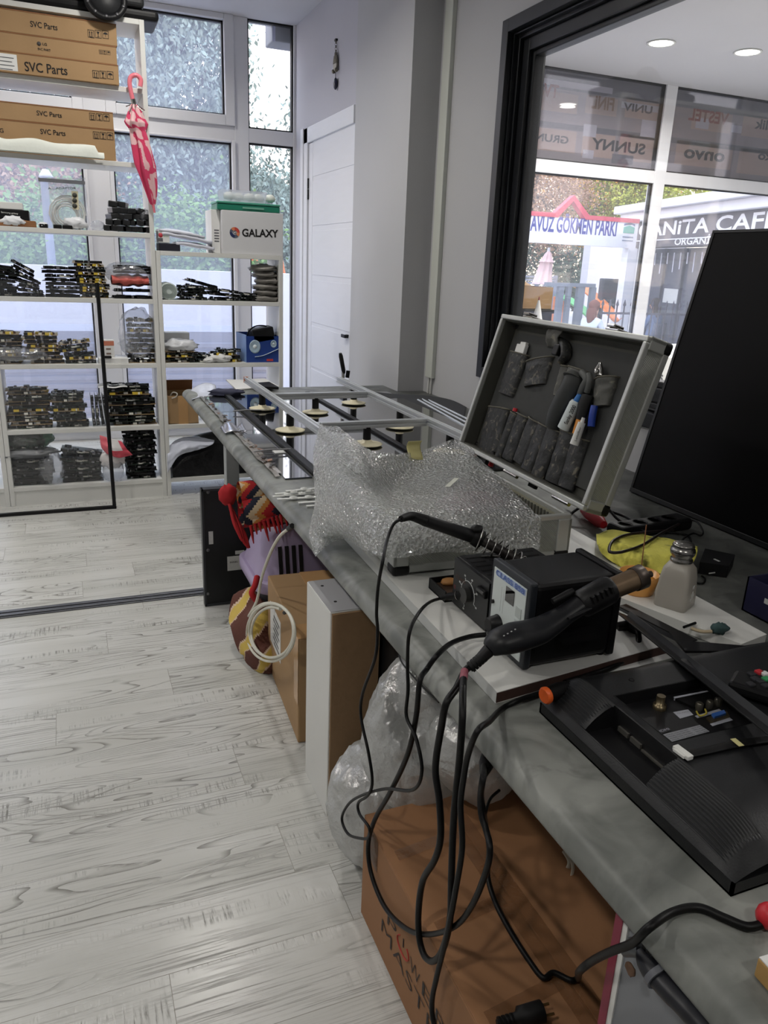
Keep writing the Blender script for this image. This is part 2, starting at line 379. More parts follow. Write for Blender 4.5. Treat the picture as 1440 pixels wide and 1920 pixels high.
# black interior window: stepped frame and one pane
w = sroot('window_1', (XW, 2, 1))
def ring(mb, x0, x1, a, b, y0=WY0, y1=WY1, z0=WZ0, z1=WZ1, mi=0):
    """a rectangular band between insets a and b from the opening's outline"""
    mb.lohi((x0, y1-b, z0+a), (x1, y1-a, z1-a), mi=mi); mb.lohi((x0, y0+a, z0+a), (x1, y0+b, z1-a), mi=mi)
    mb.lohi((x0, y0+b, z1-b), (x1, y1-b, z1-a), mi=mi); mb.lohi((x0, y0+b, z0+a), (x1, y1-b, z0+b), mi=mi)
mb = MB(); ring(mb, XW-0.018, XW+0.17, -0.035, 0.022); ring(mb, XW+0.035, XW+0.165, 0.022, 0.05); ring(mb, XW+0.012, XW+0.05, 0.026, 0.034)
mb.build('frame', ANTHR, w, bevel=0.003)
mb = MB(); ring(mb, XW+0.055, XW+0.15, 0.05, 0.105); ring(mb, XW+0.075, XW+0.13, 0.105, 0.128)
mb.build('sash', ANTHR, w, bevel=0.004)
MB().lohi((XW+0.095, WY0+0.12, WZ0+0.12), (XW+0.101, WY1-0.12, WZ1-0.12)).build('pane', clear_mat('window_glass', 0.02, 0.05), w)
# cable trunking and the two flexes under it
t = thing('cable_trunking', 'white cable trunking running up the wall beside the grey pillar', 'trunking', (2.02, 4.21, 0.86))
MB().lohi((2.004, 4.165, 0.86), (XW, 4.255, ZC)).build('channel', M('ivory_trunking', (205, 208, 200), 0.5, var=(8, 0.03)), t, bevel=0.003)
for y in (4.192, 4.226):
    MB().tube(smooth_path([(2.02, y, 0.87), (2.019, y+0.004, 0.82), (2.021, y+0.01, 0.763)]), 0.006).build('flex', WHITEP, t)
# door in the wall by the glazing
d = sroot('door_1', (1.88, 5.8, 0))
DW = M('white_door', (222, 223, 228), 0.45, var=(4, 0.03), bump=(30, 0.03), stretch=(1, 1, 8))
y0, y1, zt = 5.26, 6.36, 2.49
mb = MB(); mb.lohi((1.855, y1-0.03, 0), (1.88, y1+0.07, zt)); mb.lohi((1.855, y0, zt-0.11), (1.88, y1+0.07, zt)); mb.lohi((1.848, y1+0.07, 0), (1.88, y1+0.145, zt+0.005))
mb.build('casing', DW, d, bevel=0.004)
mb = MB(); mb.lohi((1.872, y0, 0.01), (1.885, y1-0.035, zt-0.115))
for z in (0.32, 0.67, 1.03, 1.40, 1.77, 2.13): mb.lohi((1.869, y0, z), (1.8725, y1-0.14, z+0.33))
mb.lohi((1.869, y1-0.135, 0.01), (1.8725, y1-0.035, zt-0.115))
mb.build('leaf', DW, d, bevel=0.002)
mb = MB(); mb.lohi((1.858, y1-0.045, 1.97), (1.874, y1-0.018, 2.045)); mb.lohi((1.858, y1-0.045, 2.05), (1.874, y1-0.018, 2.125)); mb.build('hinge', BLACKP, d)
p = PX(640, 629, 1.84)
mb = MB(); mb.lohi((1.835, 5.28, p.z-0.012), (1.85, p.y, p.z+0.012)); mb.lohi((1.85, 5.29, p.z-0.012), (1.872, 5.32, p.z+0.012)); mb.build('handle', BLACKP, d, bevel=0.004)

# ---- front glazing: one row for both rooms
ZTR0, ZTR1 = 2.40, 2.505
GAS = M('black_gasket', (18, 18, 20), 0.6, var=None)
GLASS = clear_mat('street_glass', 0.06, 0.05)
DIRTY = clear_mat('dusty_glass', 0.24, 0.05, hazecol=(206, 214, 236))
TINT = clear_mat('tinted_glass', 0.02, 0.08, tint=(236, 236, 240))
def post(mb, x0, x1, z0, z1, y0=YF-0.05, y1=YF+0.05): mb.lohi((x0, y0, z0), (x1, y1, z1))
def glazed(idx, x0, x1, z0, z1, pane_m, sash=0.0):
    """a pane with its bead, and a casement sash round it when sash > 0"""
    w = sroot('window_%d' % idx, ((x0+x1)/2, YF, z0))
    a0, a1, b0, b1 = x0, x1, z0, z1
    if sash:
        mb = MB()
        for lo, hi in (((x0, z0), (x0+sash, z1)), ((x1-sash, z0), (x1, z1)), ((x0+sash, z0), (x1-sash, z0+sash)), ((x0+sash, z1-sash*0.55), (x1-sash, z1))):
            mb.lohi((lo[0], YF-0.075, lo[1]), (hi[0], YF+0.03, hi[1]))
        mb.build('sash', PVC, w, bevel=0.006)
        a0, a1, b0, b1 = x0+sash, x1-sash, z0+sash, z1-sash*0.55
    mb = MB(); g = 0.012
    for lo, hi in (((a0, b0), (a0+g, b1)), ((a1-g, b0), (a1, b1)), ((a0, b0), (a1, b0+g)), ((a0, b1-g), (a1, b1))):
        mb.lohi((lo[0], YF-0.03, lo[1]), (hi[0], YF+0.02, hi[1]))
    mb.build('gasket', GAS, w)
    MB().lohi((a0+g, YF-0.012, b0+g), (a1-g, YF-0.006, b1-g)).build('pane', pane_m, w)
    return w
XP = [(-2.45, -2.35), (-0.95, -0.82), (0.24, 0.40), (1.375, 1.488), (1.86, 1.90)]
mb = MB()
for a, b in XP: post(mb, a, b, 0, ZC)
mb.lohi((-2.45, YF-0.045, ZTR0), (1.90, YF+0.045, ZTR1)); mb.lohi((-2.45, YF-0.045, 0), (1.90, YF+0.045, 0.07))
tr = struct('trim_1', mb, PVC, bevel=0.004)
k = 2
for i in range(4):
    a, b = XP[i][1], XP[i+1][0]
    glazed(k, a, b, ZTR1, ZC, DIRTY if i < 3 else GLASS, 0.075 if i in (1, 2) else 0.0); k += 1
    glazed(k, a, b, 0.07, ZTR0, DIRTY if i < 3 else GLASS, 0.03 if i < 3 else 0.0); k += 1
XQ = [(2.19, 2.29), (3.93, 4.05), (5.61, 5.745), (7.5, 7.63), (9.3, 9.4)]
mb = MB()
for a, b in XQ: post(mb, a, b, 0, ZC)
mb.lohi((2.19, YF-0.045, ZTR0-0.01), (9.4, YF+0.045, ZTR1)); mb.lohi((2.19, YF-0.045, 0), (9.4, YF+0.045, 0.5))
struct('trim_2', mb, PVC, bevel=0.004)
for i in range(4):
    a, b = XQ[i][1], XQ[i+1][0]
    glazed(k, a, b, ZTR1, ZC, TINT); k += 1
    glazed(k, a, b, 0.5, ZTR0-0.01, GLASS); k += 1
# floor strip and the glass panel standing in front of the shelves
a, b = PZ(0, 1157, 0.0), PZ(381, 1108, 0.0)
yt = (a.y+b.y)/2
mb = MB(); mb.lohi((-2.4, yt-0.035, 0), (1.2, yt+0.035, 0.006)); mb.lohi((-2.4, yt-0.028, 0.006), (1.2, yt-0.006, 0.012)); mb.lohi((-2.4, yt+0.006, 0.006), (1.2, yt+0.028, 0.012))
struct('trim_3', mb, M('grey_floor_strip', (104, 106, 112), 0.4, 0.6, var=(20, 0.1), stretch=(0.1, 1, 1)), bevel=0.002)
a = PZ(215, 953, 0.0); top = PY(182, 530, a.y)
t = thing('glass_door', 'clear glass door leaf with black edging standing before the white shelves', 'glass door', (a.x-0.4, a.y, 0))
lean = top.x-a.x
MB().prism([(a.x-0.012, 0.016), (a.x+lean-0.012, top.z), (a.x-1.2, top.z), (a.x-1.2, 0.016)], -a.y-0.004, -a.y+0.004, M=Matrix(((1, 0, 0, 0), (0, 0, -1, 0), (0, 1, 0, 0), (0, 0, 0, 1)))).build('pane', clear_mat('door_glass', 0.015, 0.035), t)
mb = MB(); mb.tube([(a.x, a.y, 0.0), (a.x+lean, a.y, top.z)], 0.011, 4); mb.build('edge_seal', BLACKP, t)
MB().lohi((a.x-1.2, a.y-0.012, 0), (a.x+0.01, a.y+0.012, 0.018)).build('bottom_seal', BLACKP, t)

# lamps in the ceiling of the room behind the black window
LAMPM = M('lamp_diffuser', (255, 255, 250), 0.4, var=None, emit=((255, 252, 244), 9.0))
lampbase = None
for i, (x, y) in enumerate([(1240, 80), (1402, 97)]):
    p = PZ(x, y, ZC)
    lab = ['round ceiling downlight near the black window frame', 'round ceiling downlight further along from the black window frame'][i]
    t = thing('downlight', lab, 'ceiling light', (p.x, p.y, ZC))
    MB().lathe([(0.098, 0), (0.112, -0.004), (0.112, -0.008), (0.094, -0.008), (0.094, 0)], T(p.x, p.y, ZC), 32).build('trim_ring', WHITEP, t)
    MB().lathe([(0.0, -0.0045), (0.094, -0.0045), (0.094, -0.001)], T(p.x, p.y, ZC), 32).build('diffuser', LAMPM, t)
    area('downlight_glow', (p.x, p.y, ZC-0.03), 0.17, 30, (1.0, 0.97, 0.92), spread=math.radians(160))
# hand-of-Fatima charm on the wall above the door
p = PX(630, 75, 1.872)
t = thing('wall_charm', 'grey metal charm with dark blue bead hanging on the wall above the white door', 'ornament', tuple(p))
MB().box((p.x, p.y, p.z), (0.016, 0.03, 0.012)).build('hook', BLACKP, t)
CH = M('old_pewter', (120, 116, 104), 0.4, 0.8, var=(80, 0.4))
a = PX(630, 100, 1.868); mb = MB()
for kk in range(7):
    q = p.lerp(a, kk/6); mb.lathe([(0.0095, -0.0022), (0.0105, 0), (0.0095, 0.0022)], T(*q) @ (RY(math.pi/2) if kk % 2 else RX(math.pi/2)), 8, cap=False)
mb.build('chain', CH, t)
c0 = PX(629, 122, 1.866); mb = MB()
mb.prism(rrect(0.075, 0.07, 0.03), -0.006, 0.006, frame(c0, (0, 1, 0), (0, 0, 1)), smooth=True)
for k2, dy in enumerate((-0.03, -0.012, 0.008, 0.026)): mb.tube([c0+Vector((0, dy, 0.01)), c0+Vector((0, dy*0.9, 0.085-abs(dy)))], [0.011, 0.006], 8)
for dy in (-0.03, 0.03): mb.sphere(c0+Vector((-0.004, dy, -0.035)), 0.014, 10)
mb.build('hand', CH, t)
c1 = PX(629, 157, 1.866)
MB().sphere(c1, (0.014, 0.026, 0.038), 16).build('bead', M('dark_blue_glass', (24, 26, 48), 0.15, var=None), t)
MB().tube([c0-Vector((0, 0, 0.03)), c1+Vector((0, 0, 0.03))], 0.002, 6).build('cord', RUBBER, t)
# ================================================================== OUTSIDE THE GLASS
ZG = -0.35
struct('ground_outside', MB().lohi((-40, YF+0.12, ZG-0.2), (60, 90, ZG)), M('pavement', (150, 148, 150), 0.85, var=(1.5, 0.12)))
# low ribbed wall right outside and the white park wall beyond it
z1 = PY(300, 622, 7.7).z
mb = MB(); mb.lohi((-6, 7.72, ZG), (2.0, 8.5, z1)); zz = z1-0.1
while zz > ZG:
    mb.prism([(7.72, zz), (7.70, zz-0.012), (7.70, zz-0.045), (7.72, zz-0.057)], -6, 2.0, Matrix(((0, 0, 1, 0), (1, 0, 0, 0), (0, 1, 0, 0), (0, 0, 0, 1)))); zz -= 0.075
o = struct('wall_ribbed_outside', mb, M('grey_ribbed_cladding', (158, 160, 176), 0.6, var=(3, 0.06)))
zt = PY(300, 505, 10.5).z
struct('wall_park_outside', MB().lohi((-14, 10.5, ZG), (4.6, 10.8, zt)), M('white_render_wall', (226, 226, 234), 0.8, var=(1.2, 0.05)))

# ---- trees
def leafmat(name, col, var=0.25):
    m = M(name, col, 0.7, var=(1.3, var)); b = m.node_tree.nodes['Principled BSDF']; b.inputs['Specular IOR Level'].default_value = 0.2
    b.inputs['Subsurface Weight'].default_value = 0.0
    return m
BARK = M('tree_bark', (92, 80, 70), 0.85, var=(8, 0.3))
def tree(label, x, y, r, zc, h, n, m, leaf=(0.14, 0.032), droop=0.8, seed=1, trunk=True, group=None, fill=0.35):
    n = int(n*5.2); rd = random.Random(seed); t = thing('tree', label, 'tree', (x, y, ZG), group=group)
    mb = MB()
    cl = []
    for i in range(max(10, n//110)):
        while True:
            d = Vector((rd.uniform(-1, 1), rd.uniform(-1, 1), rd.uniform(-1, 1)))
            if fill < d.length < 1: break
        cl.append((Vector((x+d.x*r, y+d.y*r, zc+d.z*h/2)), rd.uniform(0.35, 0.75)))
    for i in range(n):
        c, s = cl[rd.randrange(len(cl))]
        p = c+Vector((rd.gauss(0, .45)*s, rd.gauss(0, .45)*s, rd.gauss(0, .5)*s-abs(rd.gauss(0, .3))*droop))
        a = Vector((rd.uniform(-1, 1), rd.uniform(-1, 1), rd.uniform(-0.4, 0.6)-droop*1.1)).normalized()
        b = a.cross(Vector((rd.uniform(-1, 1), rd.uniform(-1, 1), rd.uniform(-1, 1)))).normalized()
        L = leaf[0]*rd.uniform(0.6, 1.3); W = leaf[1]*rd.uniform(0.7, 1.3)
        mb.add([p, p+a*L*0.45+b*W, p+a*L, p+a*L*0.45-b*W], [(0, 1, 2, 3)])
    mb.build('foliage', m, t)
    if trunk:
        mb = MB(); top = zc+h*0.2
        mb.tube(smooth_path([(x, y, ZG), (x+0.1*r*rd.uniform(-1, 1), y, (ZG+zc)/2), (x+0.15*r*rd.uniform(-1, 1), y, top)], 5), [0.16*(1-0.05*k) for k in range(11)], 8)
        for i in range(6):
            q = Vector((x, y, zc-h*0.35+i*h*0.08)); e = Vector(cl[rd.randrange(len(cl))][0]); mb.tube([q, q.lerp(e, .5)+Vector((0, 0, .15*r)), e], [0.07, 0.045, 0.015], 6)
        mb.build('trunk', BARK, t)
    return t
G1 = leafmat('grey_green_leaves', (150, 168, 160)); G2 = leafmat('dark_green_leaves', (84, 104, 86)); G3 = leafmat('yellow_green_leaves', (176, 184, 84))
G4 = leafmat('rusty_leaves', (172, 140, 116)); G5 = leafmat('golden_leaves', (224, 178, 84)); G6 = leafmat('fresh_green_leaves', (124, 158, 92))
def at(px, py, Y): return PY(px, py, Y)
p = at(318, 170, 18); tree('tall grey-green drooping tree seen behind the pink umbrella', p.x, 18, 1.5, p.z, 6.4, 5200, G1, seed=3)
p = at(150, 250, 21); tree('grey-green tree beyond the cartons on the upper shelves', p.x, 21, 2.2, p.z-0.6, 5.4, 3000, G1, seed=5)
p = at(30, 395, 16.5); tree('rusty brown autumn tree beyond the shelf with the cable bag', p.x, 16.5, 1.7, p.z, 2.9, 3300, G4, (0.09, 0.03), 0.4, seed=8)
p = at(-60, 250, 20); tree('green tree past the rusty autumn tree', p.x, 20, 2.6, p.z, 6, 2600, G2, seed=9)
p = at(400, 380, 22); tree('dark green tree low behind the tall drooping tree', p.x, 22, 2.4, p.z-.2, 3.0, 3000, G2, seed=11)
p = at(220, 400, 23); tree('deep green tree behind the lamp post', p.x, 23, 3.2, p.z, 3.0, 3600, G2, seed=13)
p = at(510, 350, 19); tree('green tree in the narrow pane beside the white door', p.x, 19, .9, p.z-0.75, 2.1, 1500, G1, seed=15)
p = at(549, 190, 19); tree('small grey-green treetop high in the narrow pane', p.x+0.55, 19, 0.55, p.z-.5, 1.2, 420, G1, seed=17)
p = at(500, 430, 24); tree('dark tree trunked low beyond the white carton box', p.x, 24, 2.2, p.z, 3.0, 2200, G2, seed=18)
p = at(110, 478, 13.5); tree('fresh green shrub behind the park wall by the lamp post', p.x, 13.5, 1.2, p.z, 1.5, 1800, G6, (0.09, 0.032), 0.2, seed=19, trunk=False)
p = at(360, 470, 13.8); tree('fresh green shrub behind the park wall under the drooping tree', p.x, 13.8, 1.1, p.z, 1.3, 1500, G6, (0.09, 0.032), 0.2, seed=21, trunk=False)
p = at(215, 470, 14.5); tree('dusky green shrub between two fresh green shrubs', p.x, 14.5, 1.0, p.z, 1.7, 1400, G2, (0.09, 0.032), 0.2, seed=22, trunk=False)
p = at(1105, 345, 24); tree('golden tree behind the park sign', p.x, 24, 3.2, p.z+0.4, 5.4, 5200, G5, (0.09, 0.037), 0.2, seed=23)  # whole crown in one golden leaf colour
p = at(1150, 375, 23); tree('yellow-green tree beside the golden tree behind the park sign', p.x, 22.2, 1.7, p.z, 2.9, 2400, G3, (0.09, 0.037), 0.2, seed=25)
p = at(995, 350, 22); tree('bronze tree at the black window frame behind the park sign', p.x, 22, 1.9, p.z, 4.2, 2600, G4, (0.09, 0.035), 0.3, seed=27)
p = at(1290, 362, 20); tree('yellow-green tree over the cafe roof', p.x+0.4, 22, 2.2, p.z+.3, 2.2, 1800, G3, (0.09, 0.037), 0.2, seed=29)
p = at(1050, 490, 24); tree('dark green tree under the park sign behind the parasol', p.x, 24, 4.0, p.z, 2.6, 3600, G2, (0.11, 0.037), 0.4, seed=31)
# lamp post
p = at(97, 470, 12)
t = thing('lamp_post', 'blue-grey lamp post rising behind the park wall', 'lamp post', (p.x, 12, ZG))
MB().tube([(p.x, 12, ZG), (p.x-0.02, 12, PY(85, 332, 12).z)], [0.075, 0.05], 10).build('pole', M('blue_grey_paint', (140, 150, 170), 0.5), t)
q = PY(86, 330, 12); MB().lathe([(0.0, 0), (0.095, 0.01), (0.075, 0.04), (0.04, 0.1)], T(q.x, 12, q.z-0.02), 16).build('lamp_head', M('lamp_head_grey', (200, 205, 212), 0.4), t)
# playground beyond the wall
def slide_thing(label, px, py, Y, col, w, hgt):
    p = at(px, py, Y); t = thing('playground_slide', label, 'slide', (p.x, Y, ZG)); m = M('slide_'+'_'.join(map(str, col)), col, 0.35)
    MB().grid(lambda u, v: Vector((p.x+(u-.5)*w, Y-1.6*v, p.z+hgt*0.5-hgt*(v**1.4)*1.3+0.08*(2*u-1)**2)), 6, 10).build('chute', m, t, solid=0.03)
    mb = MB()
    for s in (-1, 1): mb.tube([(p.x+s*w*.5, Y, ZG), (p.x+s*w*.5, Y, p.z+hgt*.6)], 0.045, 8)
    mb.build('post', M('slide_post_orange', (214, 122, 70), 0.5), t)
slide_thing('red playground slide beyond the park wall under the white carton box', 427, 502, 15, (226, 92, 110), 0.32, 1.0)
slide_thing('orange playground slide behind the grey wooden railing', 1077, 560, 15.5, (232, 130, 60), 0.3, 0.5)
slide_thing('green playground slide behind the grey wooden railing', 1048, 575, 16.5, (96, 186, 110), 0.28, 0.4)
p = at(475, 500, 15.5); t = thing('swing_frame', 'orange A-shaped swing frame past the park wall', 'swing', (p.x, 15.5, ZG))
for s, e in ((-0.35, 0), (0.35, 0), (0.9, 0.5), (0.3, 0.5)):
    mb = MB(); mb.tube([(p.x+s, 15.5, ZG), (p.x+e, 15.5, at(475, 472, 15.5).z)], 0.07, 8); mb.build('post', M('slide_post_orange', (214, 122, 70), 0.5), t)
MB().tube([(p.x, 15.5, at(475, 474, 15.5).z), (p.x+0.5, 15.5, at(475, 474, 15.5).z)], 0.06, 8).build('top_bar', M('slide_post_orange', (214, 122, 70), 0.5), t)
# grey box hanging in the upper corner of the narrow pane
a, b = PY(510, 44, YF+.06), PY(556, 84, YF+.06)
t = thing('outdoor_lamp_box', 'grey box fixed outside at the top of the narrow pane', 'sign box', (a.x, YF+.052, b.z))
MB().lohi((a.x, YF+.052, b.z), (b.x+0.02, 7.1, a.z+0.15)).build('casing', M('grey_outdoor_box', (120, 122, 130), 0.6, var=(10, .2)), t, bevel=0.01)
MB().lohi((a.x-.001, YF+.05, b.z), (a.x+0.025, YF+.052, a.z+0.15)).build('edge_strip', M('pale_lilac_strip', (170, 172, 205), 0.6), t)

# ---- park sign
YS = 13.9
def S(px, py): return PY(px, py, YS)
xr = S(1199, 410).x; xl = xr-6.2; zt = S(1199, 411).z; zb = S(1195, 466).z; band = S(1199, 411).z-S(1199, 419).z
t = thing('park_sign', 'white park name board with red gabled top edge across the street', 'sign', ((xl+xr)/2, YS, ZG))
SW = M('sign_white', (236, 236, 242), 0.5, var=(1, .03)); SR = M('sign_red', (206, 74, 92), 0.5, var=(2, .06))
MB().lohi((xl, YS, zb), (xr, YS+0.12, zt-band)).build('board', SW, t)
ap = S(1076, 366); bl = S(1040, 398); br = S(1104, 407)
mb = MB(); MXZ = Matrix(((1, 0, 0, 0), (0, 0, -1, YS+0.13), (0, 1, 0, 0), (0, 0, 0, 1)))
mb.prism([(xl, zt-band), (bl.x+0.08, zt-band), (ap.x, ap.z-band*1.3), (br.x-0.08, zt-band), (xr, zt-band), (xr, zt), (br.x, zt), (ap.x, ap.z), (bl.x, zt), (xl, zt)], 0, 0.15, MXZ)
mb.build('red_edge', SR, t)
for xx in (xl+0.3, S(1183, 500).x):
    MB().lohi((xx-0.12, YS+0.0, ZG), (xx+0.12, YS+0.2, zb)).build('post', SW, t)
pz = S(1155, 441); lettering('YAVUZ GÖKMEN PARKI', (S(983, 433).x, YS, S(1155, 442).z), (pz.x, YS, S(1155, 442).z), 0.285, (0, -1, 0), M('sign_blue_ink', (72, 72, 150), 0.5, var=None), t, bold=0.03)
a = S(1170, 422); b = S(1188, 438)
EMG = M('emblem_green', (96, 170, 150), 0.5, var=None)
mb = MB(); mb.prism([(a.x, b.z), (b.x, b.z), (b.x, a.z-0.04), ((a.x+b.x)/2, a.z), (a.x, a.z-0.04)], 0, 0.012, Matrix(((1, 0, 0, 0), (0, 0, -1, YS), (0, 1, 0, 0), (0, 0, 0, 1)))); mb.build('emblem', EMG, t)
mb = MB(); mb.prism([(a.x, a.z-0.01), ((a.x+b.x)/2, a.z+0.05), (b.x, a.z-0.01), (b.x, a.z+0.03), (a.x, a.z+0.03)], 0, 0.014, Matrix(((1, 0, 0, 0), (0, 0, -1, YS), (0, 1, 0, 0), (0, 0, 0, 1)))); mb.build('emblem_roof', M('emblem_blue', (96, 106, 150), 0.5, var=None), t)
for k3 in range(2): MB().lohi((a.x, YS-0.006, b.z-0.09-0.07*k3), (b.x, YS, b.z-0.065-0.07*k3)).build('emblem_line', M('emblem_grey', (150, 156, 170), 0.5, var=None), t)

# ---- pale park building behind the sign, dark speaker on it
a, b = PY(1108, 462, 17.5), PY(1180, 600, 17.5)
t = thing('park_building', 'plain pale grey wall block under the end of the park sign', 'building', ((a.x+b.x)/2, 17.5, ZG))
MB().lohi((a.x, 17.5, ZG), (b.x+1.6, 17.8, a.z+0.35)).build('wall', M('pale_block_wall', (206, 204, 212), 0.8, var=(1, .04)), t)
MB().lohi((a.x-0.1, 17.4, a.z+0.35), (b.x+1.7, 17.9, a.z+0.5)).build('roof', SW, t)
a, b = PY(1132, 522, 14.6), PY(1154, 580, 14.6)
t = thing('loudspeaker', 'dark grey column loudspeaker hanging before the pale block wall', 'loudspeaker', (a.x, 14.6, b.z))
mb = MB(); mb.lohi((a.x, 14.6, b.z), (b.x+.02, 14.75, a.z)); mb.build('cabinet', M('speaker_grey', (62, 66, 76), 0.7, var=(30, .1)), t, bevel=0.02)
MB().lohi((a.x+0.03, 14.585, b.z+0.04), (b.x+.02, 14.6, a.z-0.04)).build('grille', M('speaker_mesh', (50, 54, 64), 0.8, var=(120, .3)), t)
MB().lohi((a.x+0.05, 14.7, ZG), (a.x+0.13, 14.8, b.z)).build('post', M('speaker_grey', (62, 66, 76), 0.7), t)

# ---- cafe: its front runs away from us
A = PY(1188, 388, 15.0); dz = A.z
lo, hi = 6.0, 15.0
for _ in range(40):
    mid = (lo+hi)/2
    if PY(1440, 350, mid).z > dz: hi = mid
    else: lo = mid
B = PY(1440, 350, lo)
ex = Vector((B.x-A.x, B.y-A.y, 0)).normalized(); ez = Vector((0, 0, 1)); en = ex.cross(ez)*1.0    # faces us when pointing to the camera
if en.dot(CAM_POS-A) < 0: en = -en
def CFp(px, py, off=0.0): return PP(px, py, Vector((A.x, A.y, 0))+en*off, en)
WC = (B-A).length+2.5
t = thing('cafe_building', 'cafe with dark name fascia and white cornice across the street', 'building', (A.x, A.y, ZG))
FB = frame(Vector((A.x, A.y, 0)), ex, ez)      # local: x along the front, y up, z to the viewer or away
sgn = 1 if (FB.to_3x3() @ Vector((0, 0, 1))).dot(en) > 0 else -1
def cb(mb, x0, x1, z0_, z1_, d0, d1): mb.lohi((x0, z0_, sgn*d0), (x1, z1_, sgn*d1), FB); return mb
def lx(px, py): return (CFp(px, py)-Vector((A.x, A.y, 0))).dot(ex)
zc0 = CFp(1300, 392).z; zf1 = CFp(1300, 403).z; zf0 = CFp(1300, 446).z; zs0 = CFp(1270, 462).z
mb = MB(); cb(mb, -0.25, WC, dz-0.16, dz, -0.6, 0.35); cb(mb, -0.15, WC, dz-0.34, dz-0.16, -0.6, 0.22); cb(mb, -0.05, WC, zf1, dz-0.34, -0.6, 0.1)
mb.build('cornice', SW, t, bevel=0.02)
FAS = M('fascia_grey', (98, 92, 96), 0.6, var=(1, .05))
cb(MB(), 0.0, WC, zs0, zf1, -0.4, 0.06).build('fascia', FAS, t)
cb(MB(), 0.0, WC, zf0-0.02, zf0, 0.06, 0.075).build('fascia_line', SW, t)
mb = cb(MB(), -0.2, 0.35, ZG, dz-0.3, -0.6, 0.12); mb.build('corner_pillar', SW, t)
cb(MB(), 0.3, WC, ZG, zs0, -0.7, -0.5).build('shop_front', M('cafe_glazing', (96, 98, 112), 0.25, var=(1.5, .25)), t)
for q in range(6): cb(MB(), 0.9+q*0.85, 0.95+q*0.85, ZG, zs0, -0.5, -0.44).build('mullion', M('cafe_mullion', (70, 70, 80), 0.5), t)
lw = M('fascia_letter_white', (244, 244, 246), 0.5, var=None)
p0 = CFp(1196, 447, 0.062); p1 = CFp(1458, 424, 0.062); zz = CFp(1320, 436).z
lettering('GANiTA CAFE', (p0.x, p0.y, zz), (p1.x, p1.y, zz), CFp(1290, 411).z-CFp(1290, 437).z, en, lw, t, bold=0.02)
p0 = CFp(1264, 460, 0.062); p1 = CFp(1398, 452, 0.062); zz = CFp(1285, 459).z
lettering('ORGANİK GIDA', (p0.x, p0.y, zz), (p1.x, p1.y, zz), CFp(1285, 447).z-CFp(1285, 459.5).z, en, lw, t, bold=0.02)
LT = M('fairy_light_white', (235, 235, 250), 0.5, var=None)
for q in range(16):
    L_ = R_.uniform(0.2, 0.55); x = 0.5+q*0.28
    mb = MB(); mb.tube([FB @ Vector((x, zs0-0.1, -sgn*0.3)), FB @ Vector((x+0.02, zs0-0.1-L_, -sgn*0.3))], 0.012, 5); mb.build('icicle_light', LT, t)
cb(MB(), 1.05, 1.75, CFp(1262, 572).z, CFp(1262, 543).z, -0.5, -0.48).build('window_notice', PAPER, t)
# roof ladder pole seen over the cornice
# ---- grey wooden railing, iron fence, parasol
YR = 13.0; GW = M('grey_wood', (120, 128, 140), 0.7, var=(6, .12), stretch=(1, 1, .3))
def RR(px, py): return PY(px, py, YR)
t = thing('wooden_railing', 'grey wooden railing with square posts before the playground', 'railing', (RR(1080, 560).x, YR, ZG))
z = RR(1080, 531).z; MB().lohi((RR(1026, 530).x, YR, z-0.07), (RR(1118, 530).x, YR+0.1, z)).build('top_rail', GW, t)
for a_, b_ in ((1047, 1057), (1064, 1071), (1083, 1096), (1108, 1117)):
    MB().lohi((RR(a_, 560).x, YR+.01, ZG), (RR(b_, 560).x, YR+.1, z-0.07)).build('post', GW, t)
t = thing('slat_fence', 'low blue-grey slat fence behind the folded parasol', 'fence', (PY(1000, 520, 18).x, 18, ZG))
BS = M('blue_grey_slat', (118, 126, 142), 0.7)
for yy in (517, 523, 529): MB().lohi((PY(970, yy, 18).x, 18, PY(1000, yy, 18).z-0.05), (PY(1045, yy, 18).x, 18.05, PY(1000, yy, 18).z)).build('slat', BS, t)
for xx in (975, 1008, 1042): MB().lohi((PY(xx, 520, 18).x, 18.05, ZG), (PY(xx, 520, 18).x+.1, 18.12, PY(1000, 515, 18).z)).build('post', BS, t)
IR = M('iron_grey', (92, 90, 104), 0.5, 0.3)
YI = 12.0
t = thing('iron_fence', 'thin iron fence with spear tips before the cafe', 'fence', (PY(1200, 580, YI).x, YI, ZG))
x0 = PY(1128, 590, YI).x; x1 = PY(1285, 590, YI).x; n_ = 13
for q in range(n_):
    x = x0+(x1-x0)*q/(n_-1); zt_ = PY(1185, 562, YI).z
    mb = MB(); mb.tube([(x, YI, ZG), (x, YI, zt_-0.12), (x, YI, zt_-0.1), (x, YI, zt_)], [0.014, 0.014, 0.03, 0.003], 6); mb.build('spear', IR, t)
for zz in (PY(1185, 588, YI).z, ZG+0.15): MB().lohi((x0-.1, YI-.015, zz-0.02), (x1+.1, YI+.015, zz+.02)).build('rail', IR, t)
YU = 14.5
def U(px, py): return PY(px, py, YU)
t = thing('parasol', 'folded pale pink parasol standing under the park sign', 'parasol', (U(1020, 530).x, YU, ZG))
tp = U(1029, 470); cx = tp.x; sc = (U(1036, 500).x-U(1012, 500).x)/2
mb = MB(); P_ = []
for zf, rf in ((1.0, .12), (.9, .4), (.72, .7), (.66, .95), (.64, .75), (.3, .95), (0, 1.2)): P_.append((zf, rf))
hz = tp.z-U(1020, 533).z
